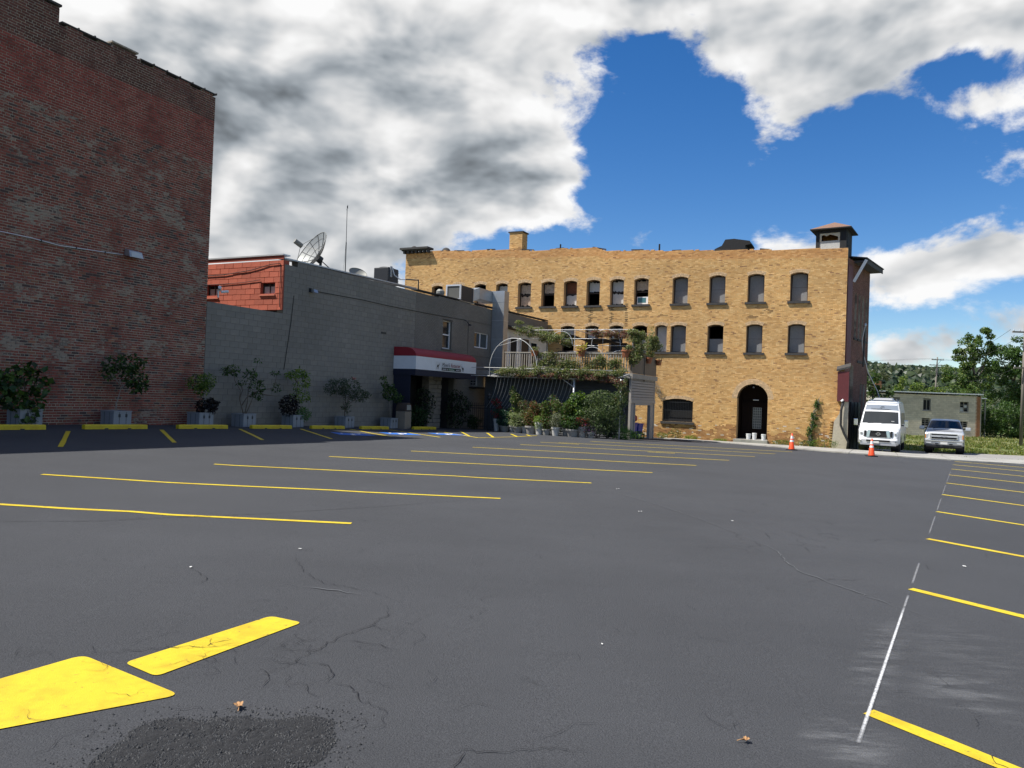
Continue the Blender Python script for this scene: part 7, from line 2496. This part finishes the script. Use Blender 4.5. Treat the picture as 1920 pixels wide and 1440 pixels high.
# ---- wooded hill
def hill_h(x, y):
    k_ = max(0, min(1, (y - 300) / 260))
    ridge = 24 + 8 * math.sin(x * .006 + 1.2) + 10 * max(0, min(1, (x - 150) / 250)) + 4 * fbm(x * .008, 2.0)
    return ridge * (k_ * k_ * (3 - 2 * k_)) - 2
M['forest_floor'] = mat('forest_floor', (.035, .055, .02), rough=1, var=.3, vscale=.05)
hl = MB()
hl.grid([[(x, y, hill_h(x, y)) for x in range(-700, 901, 40)] for y in range(290, 760, 20)])
hill = hl.build('hill', M['forest_floor'], smooth=True)
tag(hill, 'low wooded ridge beyond the town', None, None, 'structure')
def forest():
    ico = bmesh.new()
    bmesh.ops.create_icosphere(ico, subdivisions=2, radius=1)
    bv = np.array([v.co[:] for v in ico.verts])
    bf = np.array([[v.index for v in f_.verts] for f_ in ico.faces])
    ico.free()
    rg_ = np.random.default_rng(9)
    V, F, C = [], [], []
    o = 0
    pts = []
    for _ in range(3000):
        y = rg_.uniform(310, 600)
        a = rg_.uniform(.40, .74)
        pts.append((a * y, y))
    for _ in range(500):
        y = rg_.uniform(330, 600)
        pts.append((rg_.uniform(-.5, .4) * y, y))
    cols = np.array([(.024, .045, .020), (.034, .058, .022), (.044, .068, .024), (.020, .038, .018), (.055, .072, .028)])
    for (x, y) in pts:
        s_ = rg_.uniform(1.8, 3.6)
        v = bv * (1 + .35 * rg_.normal(size=(len(bv), 1)).clip(-1.2, 1.2)) * np.array((s_, s_, s_ * 1.15))
        v = v + np.array((x, y, hill_h(x, y) + s_ * .7))
        V.append(v)
        F.append(bf + o)
        C.append(np.repeat(cols[rg_.integers(0, 5)][None] * rg_.uniform(.7, 1.3), len(bv), 0))
        o += len(bv)
    ob = mesh_np('hillside_forest', np.concatenate(V), np.concatenate(F), M['leaf'], np.concatenate(C))
    tag(ob, 'far woods covering the ridge', 'forest', None, 'stuff')
forest()

# ---- rough grass on the verge
def grass():
    rg_ = np.random.default_rng(3)
    pos = []
    while len(pos) < 15000:
        y = rg_.uniform(40, 77)
        x = rg_.uniform(.42, .74) * y + rg_.uniform(-1, 1)
        d1 = (x - WO[0]) * DV[0] + (y - WO[1]) * DV[1]
        s1 = (x - WO[0]) * NV[0] + (y - WO[1]) * NV[1]
        if d1 < 30.4 or (s1 > 17 and d1 < 41.5 and s1 < 36):
            continue
        if fbm(x * .25, y * .25, 5) < -.25:
            continue
        pos.append((x, y))
    for _ in range(260):
        s1 = rg_.uniform(18.5, 30)
        x, y = XY(29.5 + rg_.normal() * .35 + .1 * (s1 - 20), s1)
        pos.append((x, y))
    n = len(pos)
    P_ = np.array([(x, y, gz(x, y) - .05) for x, y in pos])
    h = rg_.uniform(.05, .2, n)
    h[-260:] *= .6
    a = rg_.uniform(0, 6.28, n)
    w_ = rg_.uniform(.03, .09, n)
    dv = np.stack([np.cos(a), np.sin(a), np.zeros(n)], 1)
    tip = P_ + np.stack([rg_.normal(size=n) * .08, rg_.normal(size=n) * .08, h], 1)
    V = np.stack([P_ - dv * w_[:, None], P_ + dv * w_[:, None], tip], 1).reshape(-1, 3)
    F = np.arange(3 * n).reshape(-1, 3)
    cols = np.array([(.13, .17, .04), (.18, .20, .05), (.24, .22, .075), (.10, .14, .03)])
    C = np.repeat(cols[rg_.integers(0, 4, n)] * rg_.uniform(.7, 1.2, n)[:, None], 3, 0)
    o = mesh_np('grass', V, F, M['leaf'], C)
    tag(o, 'rough sunlit grass on the verge behind the vehicles', 'grass', None, 'stuff')
grass()

# ---- fallen leaves and paper scraps on the asphalt
M['dry_leaf'] = mat('dry_leaf', (.36, .20, .085), rough=.8, var=.3, vscale=40)
M['paper'] = mat('paper', (.55, .55, .53), rough=.9)
def fallen_leaf(x, y, sz, rot, label, seed):
    rg_ = random.Random(seed)
    z = gz(x, y)
    r_ = thing('dry_leaf', label, 'leaf', (x, y, z + .006), rot, None, (0, 0, 0))
    m_ = MB()
    out = []
    for k_ in range(20):
        a = 2 * math.pi * k_ / 20
        rr_ = sz * (.55 + .45 * abs(math.cos(2.5 * a))) * rg_.uniform(.8, 1.1)
        out.append((rr_ * math.cos(a), rr_ * math.sin(a) * .7, .012 + .35 * rr_ * abs(math.sin(a * 1.5)) * rg_.uniform(.5, 1)))
    m_.add([(0, 0, .004)] + out, [(0, 1 + k_, 1 + (k_ + 1) % 20) for k_ in range(20)])
    m_.build('blade', M['dry_leaf'], r_)
    MB().tube([(0, 0, .006), (-sz * .9, .01, .012), (-sz * 1.5, .02, .006)], .0022, 5).build('stalk', M['dry_leaf'], r_)
fallen_leaf(1.16, 3.53, .027, .6, 'curled dry brown leaf on the open asphalt', 1)
fallen_leaf(-1.25, 3.60, .036, 2.2, 'dry brown leaf lying on the rough asphalt patch', 2)
for i, (x, y, sz, lb) in enumerate(((1.9, 10.71, .028, 'white paper scrap in the middle of the lot'), (.64, 4.82, .010, 'tiny white paper scrap on the near asphalt'), (3.1, 10.3, .022, 'white paper scrap on the cracked asphalt'),
                                   (-1.95, 7.1, .020, 'white paper scrap by the long stall line'), (-2.6, 6.2, .018, 'thin white stick on the asphalt'), (1.95, 13.3, .03, 'pale scrap beyond the stall line ends'), (4.9, 8.0, .022, 'white scrap between the right hand stalls'))):
    r_ = thing('paper_scrap', lb, 'litter', (x, y, gz(x, y) + .006), i * 1.3, 'paper scraps on the asphalt', (0, 0, 0))
    MB().grid([[(-sz, -sz * .5, .1 * sz), (0, -sz * .6, .35 * sz), (sz, -sz * .4, .1 * sz)], [(-sz * .9, sz * .5, .3 * sz), (.1 * sz, sz * .55, .1 * sz), (sz * .8, sz * .6, .4 * sz)]]).build('sheet', M['paper'], r_)
